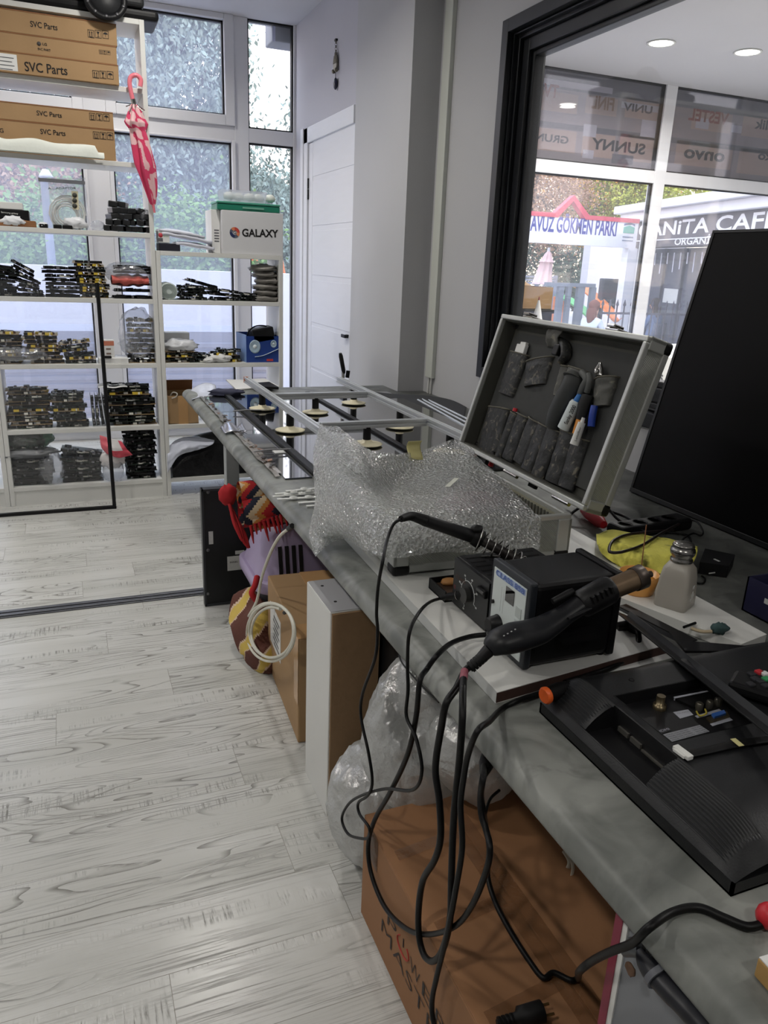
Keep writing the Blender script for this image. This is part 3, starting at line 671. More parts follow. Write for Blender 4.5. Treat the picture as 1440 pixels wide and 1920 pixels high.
def parf(u, v):
    i = min(int(v*6), 5); f_ = v*6-i; zf = P_[i][0]*(1-f_)+P_[i+1][0]*f_; rf = P_[i][1]*(1-f_)+P_[i+1][1]*f_
    a_ = 2*math.pi*u; rr = sc*rf*(1+0.16*math.sin(a_*7)); return Vector((cx-0.1*(1-zf)+rr*math.cos(a_), YU+rr*math.sin(a_), tp.z-hz*(1-zf)))
mb.grid(parf, 56, 18); mb.build('canopy', M('pale_pink_cloth', (232, 200, 200), 0.8, var=(3, .06)), t)
MB().tube([(cx, YU, tp.z+.06), (cx-.12, YU, ZG)], 0.03, 8).build('pole', PVC, t)
MB().lathe([(0.3, 0), (0.3, 0.07), (0.05, 0.1)], T(cx-.12, YU, ZG), 18).build('base', IR, t)

# ---- people at the cafe tables
def chair(label, x, y, rz, col):
    m = M('chair_'+'_'.join(map(str, col)), col, 0.5); t = thing('cafe_chair', label, 'chair', (x, y, ZG), rz); W = wm(t)
    MB().box((0, 0, .45), (.44, .44, .03), W).build('seat', m, t, bevel=.01)
    MB().grid(lambda u, v: W @ Vector(((u-.5)*.46, .22+.05*v-.04*(2*u-1)**2, .5+.38*v)), 6, 5).build('backrest', m, t, solid=.025)
    for sx in (-1, 1):
        for sy in (-1, 1): MB().tube([W @ Vector((sx*.19, sy*.19, .44)), W @ Vector((sx*.22, sy*.22, 0))], .014, 6).build('leg', m, t)
    return t
def seated(label, x, y, rz, top, bottom, hair, long_hair):
    """a person sitting, facing local -y"""
    W = T(x, y, ZG) @ RZ(rz)
    J = {'pel': ((0, 0.06, .52), .15), 'sp': ((0, .09, .74), .135), 'ch': ((0, .08, .96), .16), 'nk': ((0, .06, 1.10), .058), 'hd': ((0, .03, 1.2), .085), 'hd2': ((0, .02, 1.29), .09),
         'sl': ((-.17, .07, 1.02), .065), 'el': ((-.24, 0, .78), .045), 'wl': ((-.12, -.24, .74), .03), 'hl': ((-.08, -.32, .75), .034),
         'sr': ((.17, .07, 1.02), .065), 'er': ((.24, 0, .78), .045), 'wr': ((.12, -.24, .74), .03), 'hr': ((.08, -.32, .75), .034),
         'tl': ((-.1, -.02, .52), .09), 'kl': ((-.11, -.4, .5), .062), 'al': ((-.11, -.38, .09), .042), 'fl': ((-.11, -.52, .04), .036),
         'tr': ((.1, -.02, .52), .09), 'kr': ((.11, -.4, .5), .062), 'ar': ((.11, -.38, .09), .042), 'fr': ((.11, -.52, .04), .036)}
    E = [('pel', 'sp'), ('sp', 'ch'), ('ch', 'nk'), ('nk', 'hd'), ('hd', 'hd2'), ('ch', 'sl'), ('sl', 'el'), ('el', 'wl'), ('wl', 'hl'), ('ch', 'sr'), ('sr', 'er'), ('er', 'wr'), ('wr', 'hr'),
         ('pel', 'tl'), ('tl', 'kl'), ('kl', 'al'), ('al', 'fl'), ('pel', 'tr'), ('tr', 'kr'), ('kr', 'ar'), ('ar', 'fr')]
    ks = list(J); me = bpy.data.meshes.new('person'); me.from_pydata([tuple(W @ Vector(J[k][0])) for k in ks], [(ks.index(a), ks.index(b)) for a, b in E], [])
    o = bpy.data.objects.new('person', me); COL.objects.link(o)
    md = o.modifiers.new('skin', 'SKIN'); sv = me.skin_vertices[0].data
    for i, k in enumerate(ks): sv[i].radius = (J[k][1], J[k][1]); sv[i].use_root = (k == 'pel')
    md.use_smooth_shade = True
    md = o.modifiers.new('sub', 'SUBSURF'); md.levels = 2; md.render_levels = 2
    dg = bpy.context.evaluated_depsgraph_get(); me2 = bpy.data.meshes.new_from_object(o.evaluated_get(dg)); o.modifiers.clear(); o.data = me2
    me2.materials.clear()
    for m in (top, bottom, M('skin', (205, 160, 138), 0.6, var=None)): me2.materials.append(m)
    Wi = W.inverted()
    for pl in me2.polygons:
        c = Wi @ pl.center; pl.use_smooth = True
        pl.material_index = 2 if (c.z > 1.09 or (c.y < -.26 and c.z > .62)) else (1 if c.z < .6 else 0)
    tag(o, label, 'person')
    mb = MB(); mb.sphere((0, .05, 1.29), (.1, .108, .115), 16, M=W, jitter=.12)
    if long_hair: mb.sphere((0, .1, 1.14), (.1, .07, .2), 14, M=W, jitter=.2)
    mb.build('hair', hair, o)
    mb = MB(); mb.sphere((0, -.085, 1.235), (.014, .02, .018), 8, M=W); mb.build('nose', MATS['skin'], o)
    for s in (-1, 1): MB().sphere((s*.03, -.072, 1.262), (.011, .006, .007), 8, M=W).build('eye', INK, o)
    MB().sphere((0, -.078, 1.195), (.024, .006, .006), 8, M=W).build('mouth', M('lip', (160, 90, 84), .6, var=None), o)
    return o
p = PY(1118, 577, 11.5); sc_y = 11.5
def ygnd(px, py, zh):
    q = PZ(px, py, ZG+zh); return q.x, q.y
x, y = ygnd(1117, 576, 1.27); chair('teal garden chair in which the red-haired person sits', x, y, 1.9, (84, 120, 132))
seated('person with reddish hair and white and blue top sitting outside', x, y, 1.9, M('white_blue_shirt', (206, 216, 232), .8, var=(9, .12)), M('blue_trousers', (70, 86, 124), .8), M('reddish_hair', (112, 60, 50), .7), True)
x, y = ygnd(1226, 570, 1.27); chair('grey garden chair by the mullion in which the dark-haired person sits', x, y, 3.4, (96, 104, 124))
seated('person with dark hair and blue-grey jacket seen from behind at the cafe', x, y, 3.4, M('blue_grey_jacket', (104, 122, 158), .85), M('dark_trousers', (52, 54, 66), .85), M('dark_hair', (58, 44, 42), .7), True)
x, y = ygnd(1226, 614, .74); t = thing('cafe_table', 'round white-topped table beside the person in blue-grey jacket', 'table', (x, y, ZG))
MB().lathe([(0, .71), (.38, .71), (.38, .74), (0, .74)], T(x, y, ZG), 28).build('tabletop', WHITEP, t)
MB().lathe([(.25, 0), (.25, .03), (.035, .06), (.035, .71)], T(x, y, ZG), 16).build('pedestal', IR, t)
x, y = ygnd(1078, 585, .74); t = thing('cafe_table', 'table with hanging white cloth behind the grey wooden railing', 'table', (x, y, ZG))
MB().lathe([(0, .74), (.36, .74), (.4, .6), (.44, .3)], T(x, y, ZG), 28, cap=False).build('tablecloth', PAPER, t)
MB().lathe([(.2, 0), (.2, .03), (.03, .06), (.03, .73)], T(x, y, ZG), 14).build('pedestal', IR, t)

# ================================================================== ROOM BEHIND THE BLACK WINDOW
XB0 = 2.6
t = thing('display_counter', 'white counter in the room behind the black window', 'counter', (3.9, 5.4, 0))
MB().lohi((3.3, 5.15, 0), (6.6, 5.75, 0.86)).build('body', WHITE, t, bevel=.004)
MB().lohi((3.28, 5.12, .86), (6.62, 5.78, .9)).build('top', WHITE, t, bevel=.004)
a = PY(977, 537, 5.35); b = PY(1038, 581, 5.35)
t = thing('black_crate', 'black crate under the brown carton behind the black window', 'crate', (3.4, 5.5, .9))
mb = MB(); mb.lohi((a.x-.15, 5.36, .9), (b.x, 5.70, b.z)); mb.build('body', BLACKP, t, bevel=.01)
MB().lohi((a.x-.16, 5.35, b.z-.03), (b.x+.01, 5.71, b.z)).build('rim', BLACKP, t, bevel=.005)
t = thing('carton', 'open brown carton on the black crate behind the black window', 'carton', (a.x, 5.5, b.z))
mb = MB(); xa, xb, za, zb_ = a.x-.13, b.x-.01, b.z, a.z
for lo, hi in (((xa, 5.37, za), (xb, 5.375, zb_)), ((xa, 5.69, za), (xb, 5.695, zb_)), ((xa, 5.375, za), (xa+.005, 5.69, zb_)), ((xb-.005, 5.375, za), (xb, 5.69, zb_)), ((xa, 5.37, za), (xb, 5.69, za+.005))): mb.lohi(lo, hi)
mb.build('body', CARD, t)
MB().add([(xa, 5.69, zb_), (xb, 5.69, zb_), (xb, 5.80, zb_+.03), (xa, 5.80, zb_+.03)], [(0, 1, 2, 3)]).build('flap', CARD, t, solid=.004)
q = PY(1016, 562, 5.2)
t = thing('paper_cone', 'white paper cone standing up behind the tool case lid', 'cone', (q.x, 5.3, .9))
MB().lathe([(.095, 0), (.006, q.z-.9)], T(q.x, 5.24, .9), 20).build('cone', PAPER, t)
MB().lathe([(.012, q.z-.94), (.004, q.z-.88)], T(q.x, 5.24, .9), 10).build('tip', M('cone_tip', (150, 70, 60), .6), t)
a = PY(1206, 671, 4.5); b = PY(1300, 728, 4.5); zs = b.z
t = thing('side_table', 'low white table behind the black window carrying the white box', 'table', (4.7, 4.7, 0))
MB().lohi((3.9, 4.45, zs-.03), (5.6, 5.0, zs)).build('tabletop', WHITE, t)
for sx in (3.95, 5.55):
    for sy in (4.5, 4.95): MB().lohi((sx-.025, sy-.025, 0), (sx+.025, sy+.025, zs-.03)).build('leg', WHITE, t)
t = thing('carton', 'white carton with grey printed word beside the black television', 'carton', (a.x+.3, 4.6, zs))
MB().lohi((a.x, 4.5, zs), (a.x+.7, 4.85, a.z)).build('body', PAPER, t, bevel=.003)
lettering('müs', (PY(1213, 714, 4.5).x, 4.5, PY(1213, 716, 4.5).z), (PY(1241, 722, 4.5).x, 4.5, PY(1213, 716, 4.5).z), .075, (0, -1, 0), M('grey_ink', (100, 100, 104), .6, var=None), t, bold=.02)
c = PY(1221, 653, 4.52)
t = thing('carton', 'small orange-brown carton lying on the white carton', 'carton', (c.x, 4.6, a.z))
MB().lohi((c.x-.03, 4.53, a.z), (PY(1240, 653, 4.52).x, 4.78, c.z)).build('body', M('orange_card', (196, 128, 88), .75), t, bevel=.003)
MB().lohi((PY(1229, 660, 4.53).x-.012, 4.529, (a.z+c.z)/2-.02), (PY(1229, 660, 4.53).x+.012, 4.53, (a.z+c.z)/2+.02)).build('printed_mark', INK, t)
# printed shop sign fixed outside the upper panes: its words are read from the street, so they run backwards from in here
t = thing('shop_sign', 'grey-brown printed sign behind the upper panes beyond the black window, its words reversed', 'sign', (5.7, YF+.03, ZTR1))
SG = M('sign_print_grey', (166, 156, 156), .6, var=(1.5, .08)); SD = M('sign_print_dark', (122, 120, 126), .6, var=(2, .06)); ST = M('sign_print_tan', (196, 172, 158), .6, var=(3, .08))
Y0_ = YF+.026; MB().lohi((XQ[0][1], Y0_, ZTR1-.01), (XQ[4][0], Y0_+.006, ZC)).build('panel', SG, t)
def sb(x0, x1, ya, yb, m, nm, off=.001):
    a = PY(x0, ya, Y0_); b = PY(x1, yb, Y0_); zt_ = PY((x0+x1)/2, ya+(yb-ya)*0, Y0_).z
    MB().lohi((a.x, Y0_-off, PY(x0, yb, Y0_).z), (b.x, Y0_-off+.0006, a.z)).build(nm, m, t)
MB().lohi((XQ[0][1], Y0_-.001, 3.12), (XQ[4][0], Y0_-.0004, ZC)).build('dark_band', SD, t)
MB().lohi((XQ[0][1], Y0_-.001, 2.79), (XQ[4][0], Y0_-.0004, 2.84)).build('dark_band', SD, t)
for x0, x1, ya, yb in ((1010, 1082, 168, 205), (1100, 1156, 178, 212), (1175, 1240, 182, 220), (1300, 1370, 205, 242), (1395, 1480, 215, 255), (1004, 1078, 238, 280), (1094, 1150, 248, 292), (1164, 1230, 250, 300), (1270, 1370, 262, 308), (1388, 1500, 276, 325)):
    sb(x0, x1, ya, yb, ST, 'tan_patch')
for x0, x1, ya, yb in ((1020, 1150, 146, 158), (1166, 1240, 190, 202), (1095, 1117, 232, 255), (1204, 1228, 224, 256), (1306, 1328, 220, 240), (1093, 1112, 280, 296), (1373, 1390, 234, 248)): sb(x0, x1, ya, yb, M('sign_print_pale', (206, 202, 208), .6, var=(4, .05)), 'pale_patch', .002)
sb(1148, 1186, 288, 306, SD, 'dark_patch', .002)
IK = M('sign_ink', (52, 52, 58), .6, var=None); IR_ = M('sign_ink_red', (150, 74, 66), .6, var=None); IO = M('sign_ink_orange', (150, 104, 62), .6, var=None)
for s_, xa, xb, yb, cp, ik in (('GRUN', 1003, 1065, 262, 14, IK), ('SUNNY', 1108, 1208, 277, 20, IK), ('onvo', 1281, 1357, 294, 24, IK), ('ko', 1420, 1446, 298, 16, IK), ('FINL', 1108, 1150, 202, 24, IO), ('VESTEL', 1290, 1364, 224, 22, IR_), ('elik', 1414, 1450, 240, 18, IK), ('TV', 1018, 1046, 180, 24, IR_), ('UNIV', 1168, 1222, 206, 14, IK)):
    a = PY(xa, yb, Y0_); b = PY(xb, yb+(xb-xa)*.14, Y0_); zz = (a.z+b.z)/2; a.z = b.z = zz
    h_ = abs(PY(xa, yb-cp, Y0_).z-PY(xa, yb, Y0_).z)
    lettering(s_, b, a, h_, (0, 1, 0), ik, t, bold=.03, lift=-.003)
# ================================================================== SHELVES AND WHAT STANDS ON THEM
YS0 = 4.965; DEP = 0.32
def SX(px, py): return PY(px, py, YS0).x
ZL = [2.72, 2.381, 1.997, 1.620, 1.243, 0.859, 0.470, 0.117]      # tops of the left unit's boards
ZR = [1.526, 1.243, 0.859, 0.470, 0.117]
XL0, XL1, XR0, XR1 = -0.405, 0.523, 0.525, 1.303
def bookcase(label, x0, x1, zs, kick):
    t = thing('shelf_unit', label, 'shelf unit', ((x0+x1)/2, YS0+DEP/2, 0)); TH = 0.026
    for x in (x0, x1-TH): MB().lohi((x, YS0, 0), (x+TH, YS0+DEP, zs[0])).build('side_panel', WHITE, t, bevel=.0015)
    for i, z in enumerate(zs): MB().lohi((x0+TH, YS0+.001, z-TH), (x1-TH, YS0+DEP, z)).build('shelf_board', WHITE, t, bevel=.0015)
    if kick: MB().lohi((x0+TH, YS0+.006, 0), (x1-TH, YS0+.03, zs[-1]-TH)).build('plinth', WHITE, t)
    return t
bookcase('tall white open shelf unit packed with cartons and circuit boards', XL0, XL1, ZL, True)
bookcase('lower white open shelf unit beside the tall one, near the white door', XR0, XR1, ZR, False)
bookcase('white shelf unit of which only an edge shows past the tall shelf unit', -1.33, XL0-.002, [2.72, .859, .470, .117], True)
# the round white pipe behind the lower unit
p = PY(508, 600, 5.6); struct('trim_4', MB().tube([(p.x+.02, 5.6, 0), (p.x+.02, 5.6, 1.45)], .055, 20), PVC)

def tex(s, a, b, yb, parent, m=INK, cap=None, Y=YS0, name='lettering', bold=.012):
    """words on a front face: first and last pixel, (left, right) baseline pixels, height in pixels"""
    p0 = PY(a, yb[0], Y); p1 = PY(b, yb[1], Y); h = abs(PY(a, yb[0], Y).z-PY(a, yb[0]-cap, Y).z)
    return lettering(s, p0, p1, h, (0, -1, 0), m, parent, name, bold=bold)
def box_icons(parent, px, py, Y, s=13):
    for q in range(3):
        c = PY(px+q*s*1.05, py+q*.8, Y); w = abs(PY(px+s*.9, py, Y).x-PY(px, py, Y).x)
        mb = MB(); e = w*.06; y = Y-.0012
        def bar(x0, z0, x1, z1): mb.lohi((c.x+w*x0, y-.0002, c.z+w*z0), (c.x+w*x1, y, c.z+w*z1))
        bar(0, 0, 1, .06); bar(0, 1.1, 1, 1.16); bar(0, 0, .06, 1.16); bar(.94, 0, 1, 1.16)
        if q == 0:
            for k in (.25, .6): bar(k, .2, k+.1, .75); mb.prism([(c.x+w*(k-.07), c.z+w*.72), (c.x+w*(k+.17), c.z+w*.72), (c.x+w*(k+.05), c.z+w*1.0)], -y, -y+.0003, MXZ0)
            bar(.2, .12, .8, .18)
        elif q == 1:
            mb.prism([(c.x+w*.25, c.z+w*.95), (c.x+w*.5, c.z+w*.5), (c.x+w*.75, c.z+w*.95)], -y, -y+.0003, MXZ0); bar(.46, .2, .54, .6); bar(.3, .15, .7, .22)
        else:
            mb.prism([(c.x+w*(.5+.35*math.cos(math.pi*k/8)), c.z+w*(.62+.3*math.sin(math.pi*k/8))) for k in range(9)], -y, -y+.0003, MXZ0); bar(.47, .2, .53, .65)
        mb.build('handling_mark', INK, parent)
MXZ0 = Matrix(((1, 0, 0, 0), (0, 0, -1, 0), (0, 1, 0, 0), (0, 0, 0, 1)))
def carton(label, x0, x1, z0, z1, Y, dep, m=CARD, tilt=0.0, seam=True):
    t = thing('carton', label, 'carton', ((x0+x1)/2, Y+dep/2, z0))
    MB().lohi((x0, Y, z0), (x1, Y+dep, z1)).build('body', m, t, bevel=.003)
    if seam: MB().lohi((x0, Y-.0015, z1-.004), (x1, Y+.01, z1+.001)).build('lid_edge', CARDD, t)
    return t
def zat(px, py, Y=YS0): return PY(px, py, Y).z
YB = YS0-.02
x1 = PY(222, 130, YB).x; x0 = -.38
zb = ZL[1]; za = zat(110, 108, YB); zc = zat(110, 72, YB); zd = zat(110, 30, YB)
t = carton('flat brown carton at the bottom of the upper shelf pile, with large lettering', x0, x1, zb, za-.001, YB, .3)
tex('SVC Parts', 47, 127, (133, 141), t, cap=17.5, Y=YB); box_icons(t, 174, 146, YB); 
a = PY(0, 130, YB); b = PY(31, 103, YB); MB().lohi((a.x-.1, YB-.001, a.z), (b.x, YB, b.z)).build('paper_label', PAPER, t)
for q in range(4): MB().lohi((a.x-.05, YB-.0016, b.z-.02-.018*q), (b.x-.015-.01*(q % 2), YB-.001, b.z-.016-.018*q)).build('label_print', M('grey_ink', (100, 100, 104), .6, var=None), t)
t = carton('flat brown carton in the middle of the upper shelf pile, with a small round logo', x0, x1-.004, za, zc-.001, YB+.004, .3)
tex('SVC PART', 71, 95, (94, 97), t, cap=4.5, Y=YB+.004); tex('LG', 80, 88, (85, 86), t, cap=5, Y=YB+.004); c = PY(73, 82, YB+.004)
MB().lathe([(0, 0), (.010, 0), (.010, .0004), (0, .0004)], frame((c.x, c.y-.0014, c.z), (1, 0, 0), (0, 0, 1)), 20).build('round_logo', M('logo_grey', (70, 66, 64), .6, var=None), t); box_icons(t, 186, 101, YB+.004, 7)
t = carton('flat brown carton on top of the upper shelf pile', x0, x1+.002, zc, zd, YB+.002, .3)
tex('SVC Parts', 57, 108, (50, 57), t, cap=11, Y=YB+.002); box_icons(t, 165, 70, YB+.002)
x1 = PY(216, 260, YB).x
zb = ZL[2]+.001; za = zat(110, 232, YB); zc = zat(110, 199, YB)
t = carton('flat brown carton under another on the second shelf, behind white foam', x0, x1, zb, za-.001, YB+.03, .28)
tex('SVC Parts', 76, 123, (251, 255), t, cap=9.5, Y=YB+.03); box_icons(t, 175, 260, YB+.03, 12.5); tex('LG', -6, 7, (248, 249), t, cap=8, Y=YB+.03)
t = carton('flat brown carton on top of the pile on the second shelf', x0, x1-.002, za, zc, YB+.03, .28)
tex('SVC Parts', 69, 116, (216, 221), t, cap=9, Y=YB+.03); box_icons(t, 168, 225, YB+.03, 12.5)
# white foam sheets in front of them
FOAM = M('white_foam', (222, 226, 218), .75, var=(9, .05), bump=(60, .1))
a = PY(-30, 296, YB); b = PY(195, 296, YB)
def foam(u, v):
    x = a.x+(b.x-a.x)*u; hgt = .085*(0.75+.3*mnoise.noise((u*5, v, 3)))*(1 if .03 < u < .93 else .5); w = math.pi*v
    return Vector((x, YB-.018+.028*math.cos(w)*(1 if v < .99 else 1)-.005, ZL[2]+.002+hgt*math.sin(w)))
t = tag(MB().grid(foam, 40, 10).build('foam_sheet', FOAM), 'crumpled white foam sheet lying before the cartons on the second shelf', 'foam sheet')
# black television with its round foot on top of the tall unit
t = thing('television_stand', 'black monitor with round black foot lying on top of the tall shelf unit', 'monitor', (.2, 5.05, 2.72))
q0 = PY(60, 8, 4.98); q1 = PY(296, 30, 4.98)
MB().lohi((-.15, 4.97, 2.721), (PY(298, 25, 4.97).x, 5.25, 2.775)).build('casing', BLACKP, t, bevel=.02, seg=3)
MB().lohi((-.1, 4.95, 2.775), (PY(270, 5, 4.97).x, 5.24, 2.83)).build('back_cover', DARKP, t, bevel=.02, seg=3)
c = PY(197, -3, 4.93); Fm = frame(c, (1, 0, 0), (0, .25, 1)); rr = abs(PY(238, 0, 4.93).x-c.x)
MB().lathe([(rr*.72, -.01), (rr, -.012), (rr*1.02, 0), (rr, .012), (rr*.72, .01), (rr*.72, -.01)], Fm, 40, cap=False).build('foot_ring', BLACKP, t)
MB().lathe([(0, -.004), (rr*.73, -.004), (rr*.73, .004), (0, .004)], Fm, 40).build('foot_plate', DARKP, t)
mb = MB()
for k in range(5): a_ = math.radians(200+k*35); mb.lathe([(0, .006), (.008, .006), (.008, .009), (0, .009)], Fm @ T(rr*.86*math.cos(a_), rr*.86*math.sin(a_), .005), 10)
mb.build('foot_screw', M('grey_screw', (110, 110, 112), .4, .6, var=None), t)
# pink umbrella hooked on the shelf edge
PK = M('umbrella_pink', (212, 64, 104), .7, var=(20, .1)); PKL = M('umbrella_pale', (230, 188, 190), .7, var=(20, .08)); HP = M('handle_pink', (236, 128, 142), .3, var=None, coat=.4)
YU_ = 4.945
def u(px, py): return PY(px, py, YU_)
t = thing('umbrella', 'closed pink and white patterned umbrella hooked over the second shelf edge', 'umbrella', tuple(u(253, 190)))
MB().tube(smooth_path([u(263, 162), u(264, 150), u(259, 143), u(252, 141), u(245, 145), u(243, 155), u(245, 170), u(249, 187)], 6), .0125, 10).build('handle', HP, t)
MB().tube([u(249, 186), u(252, 197)], .014, 12).build('collar', STEEL, t)
axis = [u(252, 196), u(254, 230), u(259, 246), u(266, 275), u(272, 310), u(281, 350), u(287, 384)]
rad = [.016, .055, .038, .046, .05, .034, .012]
ax = smooth_path(axis, 22); n_ = len(ax); mb = MB()
rads = []
for i in range(n_):
    k = min(int(i/22), 5); f_ = i/22-k; rads.append(rad[k]*(1-f_)+rad[min(k+1, 6)]*f_)
def umb(uu, vv):
    i = min(int(vv*(n_-1)+.5), n_-1); c = ax[i]; w = 2*math.pi*uu+vv*2.2; rr = rads[i]*(1+.24*math.sin(w*6)+.1*math.sin(w*3+vv*9)); return c+Vector((rr*math.cos(w), rr*math.sin(w)*.75, 0))
g = MB().grid(umb, 120, n_-1)
for i, f_ in enumerate(g.f):
    uu = (i % 120)/120; vv = (i//120)/(n_-1); g.mi[i] = 0 if ((vv > .52 and math.sin((uu+vv*.3)*2*math.pi*2+.6) > .25) or mnoise.noise((uu*9, vv*13, 1)) > .12 or (.12 < vv < .3 and math.sin(uu*2*math.pi*2+2.6) > .5)) else 1
g.build('canopy', [PK, PKL], t)
mb = MB()
for q in range(8):
    w = q*math.pi/4; c = u(254, 205); mb.tube([u(252, 195)+Vector((.01*math.cos(w), .01*math.sin(w), 0)), c+Vector((.05*math.cos(w), .03*math.sin(w), R_.uniform(-.02, .01)))], .003, 5)
mb.build('rib_tip', STEEL, t)
MB().tube([u(287, 383), u(290, 399)], [.009, .006], 10).build('tip', HP, t)

# ------------------------------------------------------------------ circuit boards
PCBG = M('board_green', (38, 52, 44), .5, var=(30, .2)); PCBT = M('board_edge_tan', (150, 128, 96), .6, var=(30, .2)); PCBK = M('board_black', (26, 27, 30), .5, var=(30, .2))
SILV = M('connector_silver', (150, 150, 154), .4, .8, var=None); YEL = M('transformer_yellow', (206, 178, 60), .5, var=None); WHC = M('connector_white', (224, 222, 212), .5, var=None); BRN = M('component_brown', (110, 74, 44), .6, var=None)
def board_proto(kind, seed, w=.24, d=.2):
    rd = random.Random(seed); mb = MB()
    base = {'main': 0, 'power': 1, 'black': 2}[kind]
    mb.box((0, 0, .0012), (w, d, .0024), mi=base)
    for i in range(34):
        x = rd.uniform(-.46, .46)*w; y = (-.47+rd.random()**2*.9)*d
        if kind == 'main': s = rd.choice([(.016, .014, .010, 3), (.03, .02, .012, 4), (.04, .02, .015, 4), (.03, .014, .016, 4), (.012, .012, .013, 4), (.03, .010, .008, 5), (.009, .009, .014, 3)])
        elif kind == 'power': s = rd.choice([(.03, .028, .014, 6), (.034, .02, .016, 4), (.03, .02, .015, 4), (.014, .014, .015, 4), (.03, .012, .012, 4), (.022, .02, .013, 5), (.02, .018, .012, 7), (.012, .012, .014, 3)])
        else: s = rd.choice([(.05, .02, .012, 4), (.03, .015, .016, 4), (.012, .01, .012, 3), (.04, .012, .014, 4)])
        x = max(-w/2+s[0]/2, min(w/2-s[0]/2, x)); y = max(-d/2+s[1]/2-.004, y)
        mb.box((x, y, .002+s[2]/2), s[:3], mi=s[3])
    return tag(mb.build('circuit_board', [PCBG, PCBT, PCBK, SILV, BLACKP, WHC, YEL, BRN]), 'x', 'circuit board')
PROTO = {}
for kind in ('main', 'power', 'black'): PROTO[kind] = [board_proto(kind, 100+k+len(kind)*7) for k in range(3)]
used = set()
ORD = ['topmost', 'second', 'third', 'fourth', 'fifth', 'sixth', 'seventh', 'eighth', 'ninth', 'tenth', 'eleventh', 'twelfth', 'thirteenth', 'fourteenth', 'fifteenth']
def place_board(kind, k, mat, label, group):
    pr = PROTO[kind][k % 3]
    if pr.name not in used:
        used.add(pr.name); pr.matrix_basis = mat; pr['label'] = label; pr['group'] = group; return pr
    return dup(pr, mat, label, group)
def stack(px0, px1, ytop, z0, n, kinds, where, group, tilt=0.0, dy=.03, jit=.012, seed=0, lean=0.0, upright=False, depth=.9):
    """a pile of n boards between two pixels, standing on z0; where finishes the label"""
    rd = random.Random(seed); Y = YS0+dy
    pm = (px0+px1)/2
    xa, xb = PY(px0, 600, YS0+dy+.02).x, PY(px1, 600, YS0+dy+.02).x
    # verticals lean in the picture: measure at the pile's own height
    zt = PY(pm, ytop, YS0+dy+.02).z
    ym = 0
    for yy in range(0, 1000, 4):
        if abs(PY(pm, yy, Y).z-(z0+zt)/2) < .02: ym = yy; break
    xa, xb = PY(px0, ym, Y+.02).x, PY(px1, ym, Y+.02).x
    w = xb-xa; cx = (xa+xb)/2; cy = Y+.1*depth+.01; H = zt-z0
    for i in range(n):
        k = kinds[(i*7+seed) % len(kinds)]; sx = w/.24*rd.uniform(.86, 1.0)
        if upright:
            x = xa+(i+.5)*w/n; m = T(x, cy, z0+H*.5) @ RY(math.radians(88+rd.uniform(-3, 3)+lean)) @ Matrix.Diagonal((H/.24*.96, depth, 1, 1))
            lab = '%s circuit board in the upright row %s' % (('first', 'second', 'third', 'fourth', 'fifth')[i], where)
        else:
            f_ = i/max(1, n-1)
            z = z0+.001+(H-.014)*i/max(1, n-1)*.985; ta = tilt*min(1, f_*1.3)
            m = T(cx+rd.uniform(-1, 1)*jit+lean*f_, cy+rd.uniform(-.6, .4)*jit, z+abs(math.sin(ta))*w*.5*.0) @ RZ(rd.uniform(-.07, .07)) @ RY(ta) @ Matrix.Diagonal((sx, depth*rd.uniform(.9, 1), min(1.0, (H/n)/.019), 1))
            j = n-1-i
            lab = '%s circuit board %s%s' % (ORD[j] if j < 15 else 'lower', 'from top, ' if j else 'of the ', where)
            if j == n-1: lab = 'bottom circuit board, %s' % where
        place_board(k, rd.randrange(3), m, lab, group)
P, K, B = 'main', 'power', 'black'
z = ZL[4]
stack(-40, 33, 496, z, 9, [B, P], 'pile at the frame edge of the fifth shelf', 'boards on the fifth shelf', jit=.02, seed=1, lean=-.02, tilt=.1)
stack(30, 78, 497, z, 8, [B, P], 'slanted pile beside the broad pile, fifth shelf', 'boards on the fifth shelf', tilt=.5, seed=2, lean=-.03)
stack(78, 151, 500, z, 8, [B, B, P], 'broad pile in mid fifth shelf', 'boards on the fifth shelf', seed=3)
stack(148, 207, 489, z, 13, [K, K, P], 'brown-edged pile behind the glass door corner, fifth shelf', 'boards on the fifth shelf', seed=4, lean=-.03, jit=.006)
stack(208, 287, 530, z, 3, [P, B], 'pile beneath the red bag on the fifth shelf', 'boards on the fifth shelf', seed=5, jit=.006)
stack(210, 286, 498, z+.145, 3, [B, P], 'bagged pile on the red bag, fifth shelf', 'boards on the fifth shelf', seed=6, jit=.006)
z = ZL[5]
stack(-30, 44, 622, z, 9, [K, K, P], 'pile at the frame edge of the sixth shelf', 'boards on the sixth shelf', seed=7)
stack(46, 118, 624, z, 8, [K], 'yellow-studded pile on the sixth shelf', 'boards on the sixth shelf', seed=8, lean=-.02)
stack(120, 182, 640, z, 6, [K, P], 'slipping pile by the glass door edge, sixth shelf', 'boards on the sixth shelf', seed=9, lean=-.05, tilt=-.1, jit=.02)
stack(238, 291, 598, z, 9, [K, P], 'bagged tall pile at the upright, sixth shelf', 'boards on the sixth shelf', seed=10, jit=.006)
z = ZL[6]
stack(8, 98, 728, z, 12, [K, K, P], 'wide brown-edged pile on the seventh shelf', 'boards on the seventh shelf', seed=11)
stack(100, 166, 736, z, 11, [P, P, K], 'dark pile in the middle of the seventh shelf', 'boards on the seventh shelf', seed=12, lean=-.02)
stack(168, 199, 742, z, 4, [P], 'behind the glass door edge on the seventh shelf', 'boards on the seventh shelf', seed=13, upright=True)
stack(203, 296, 722, z, 12, [P, P, K], 'broad pile beside the upright on the seventh shelf', 'boards on the seventh shelf', seed=14, lean=-.03)
z = ZL[7]
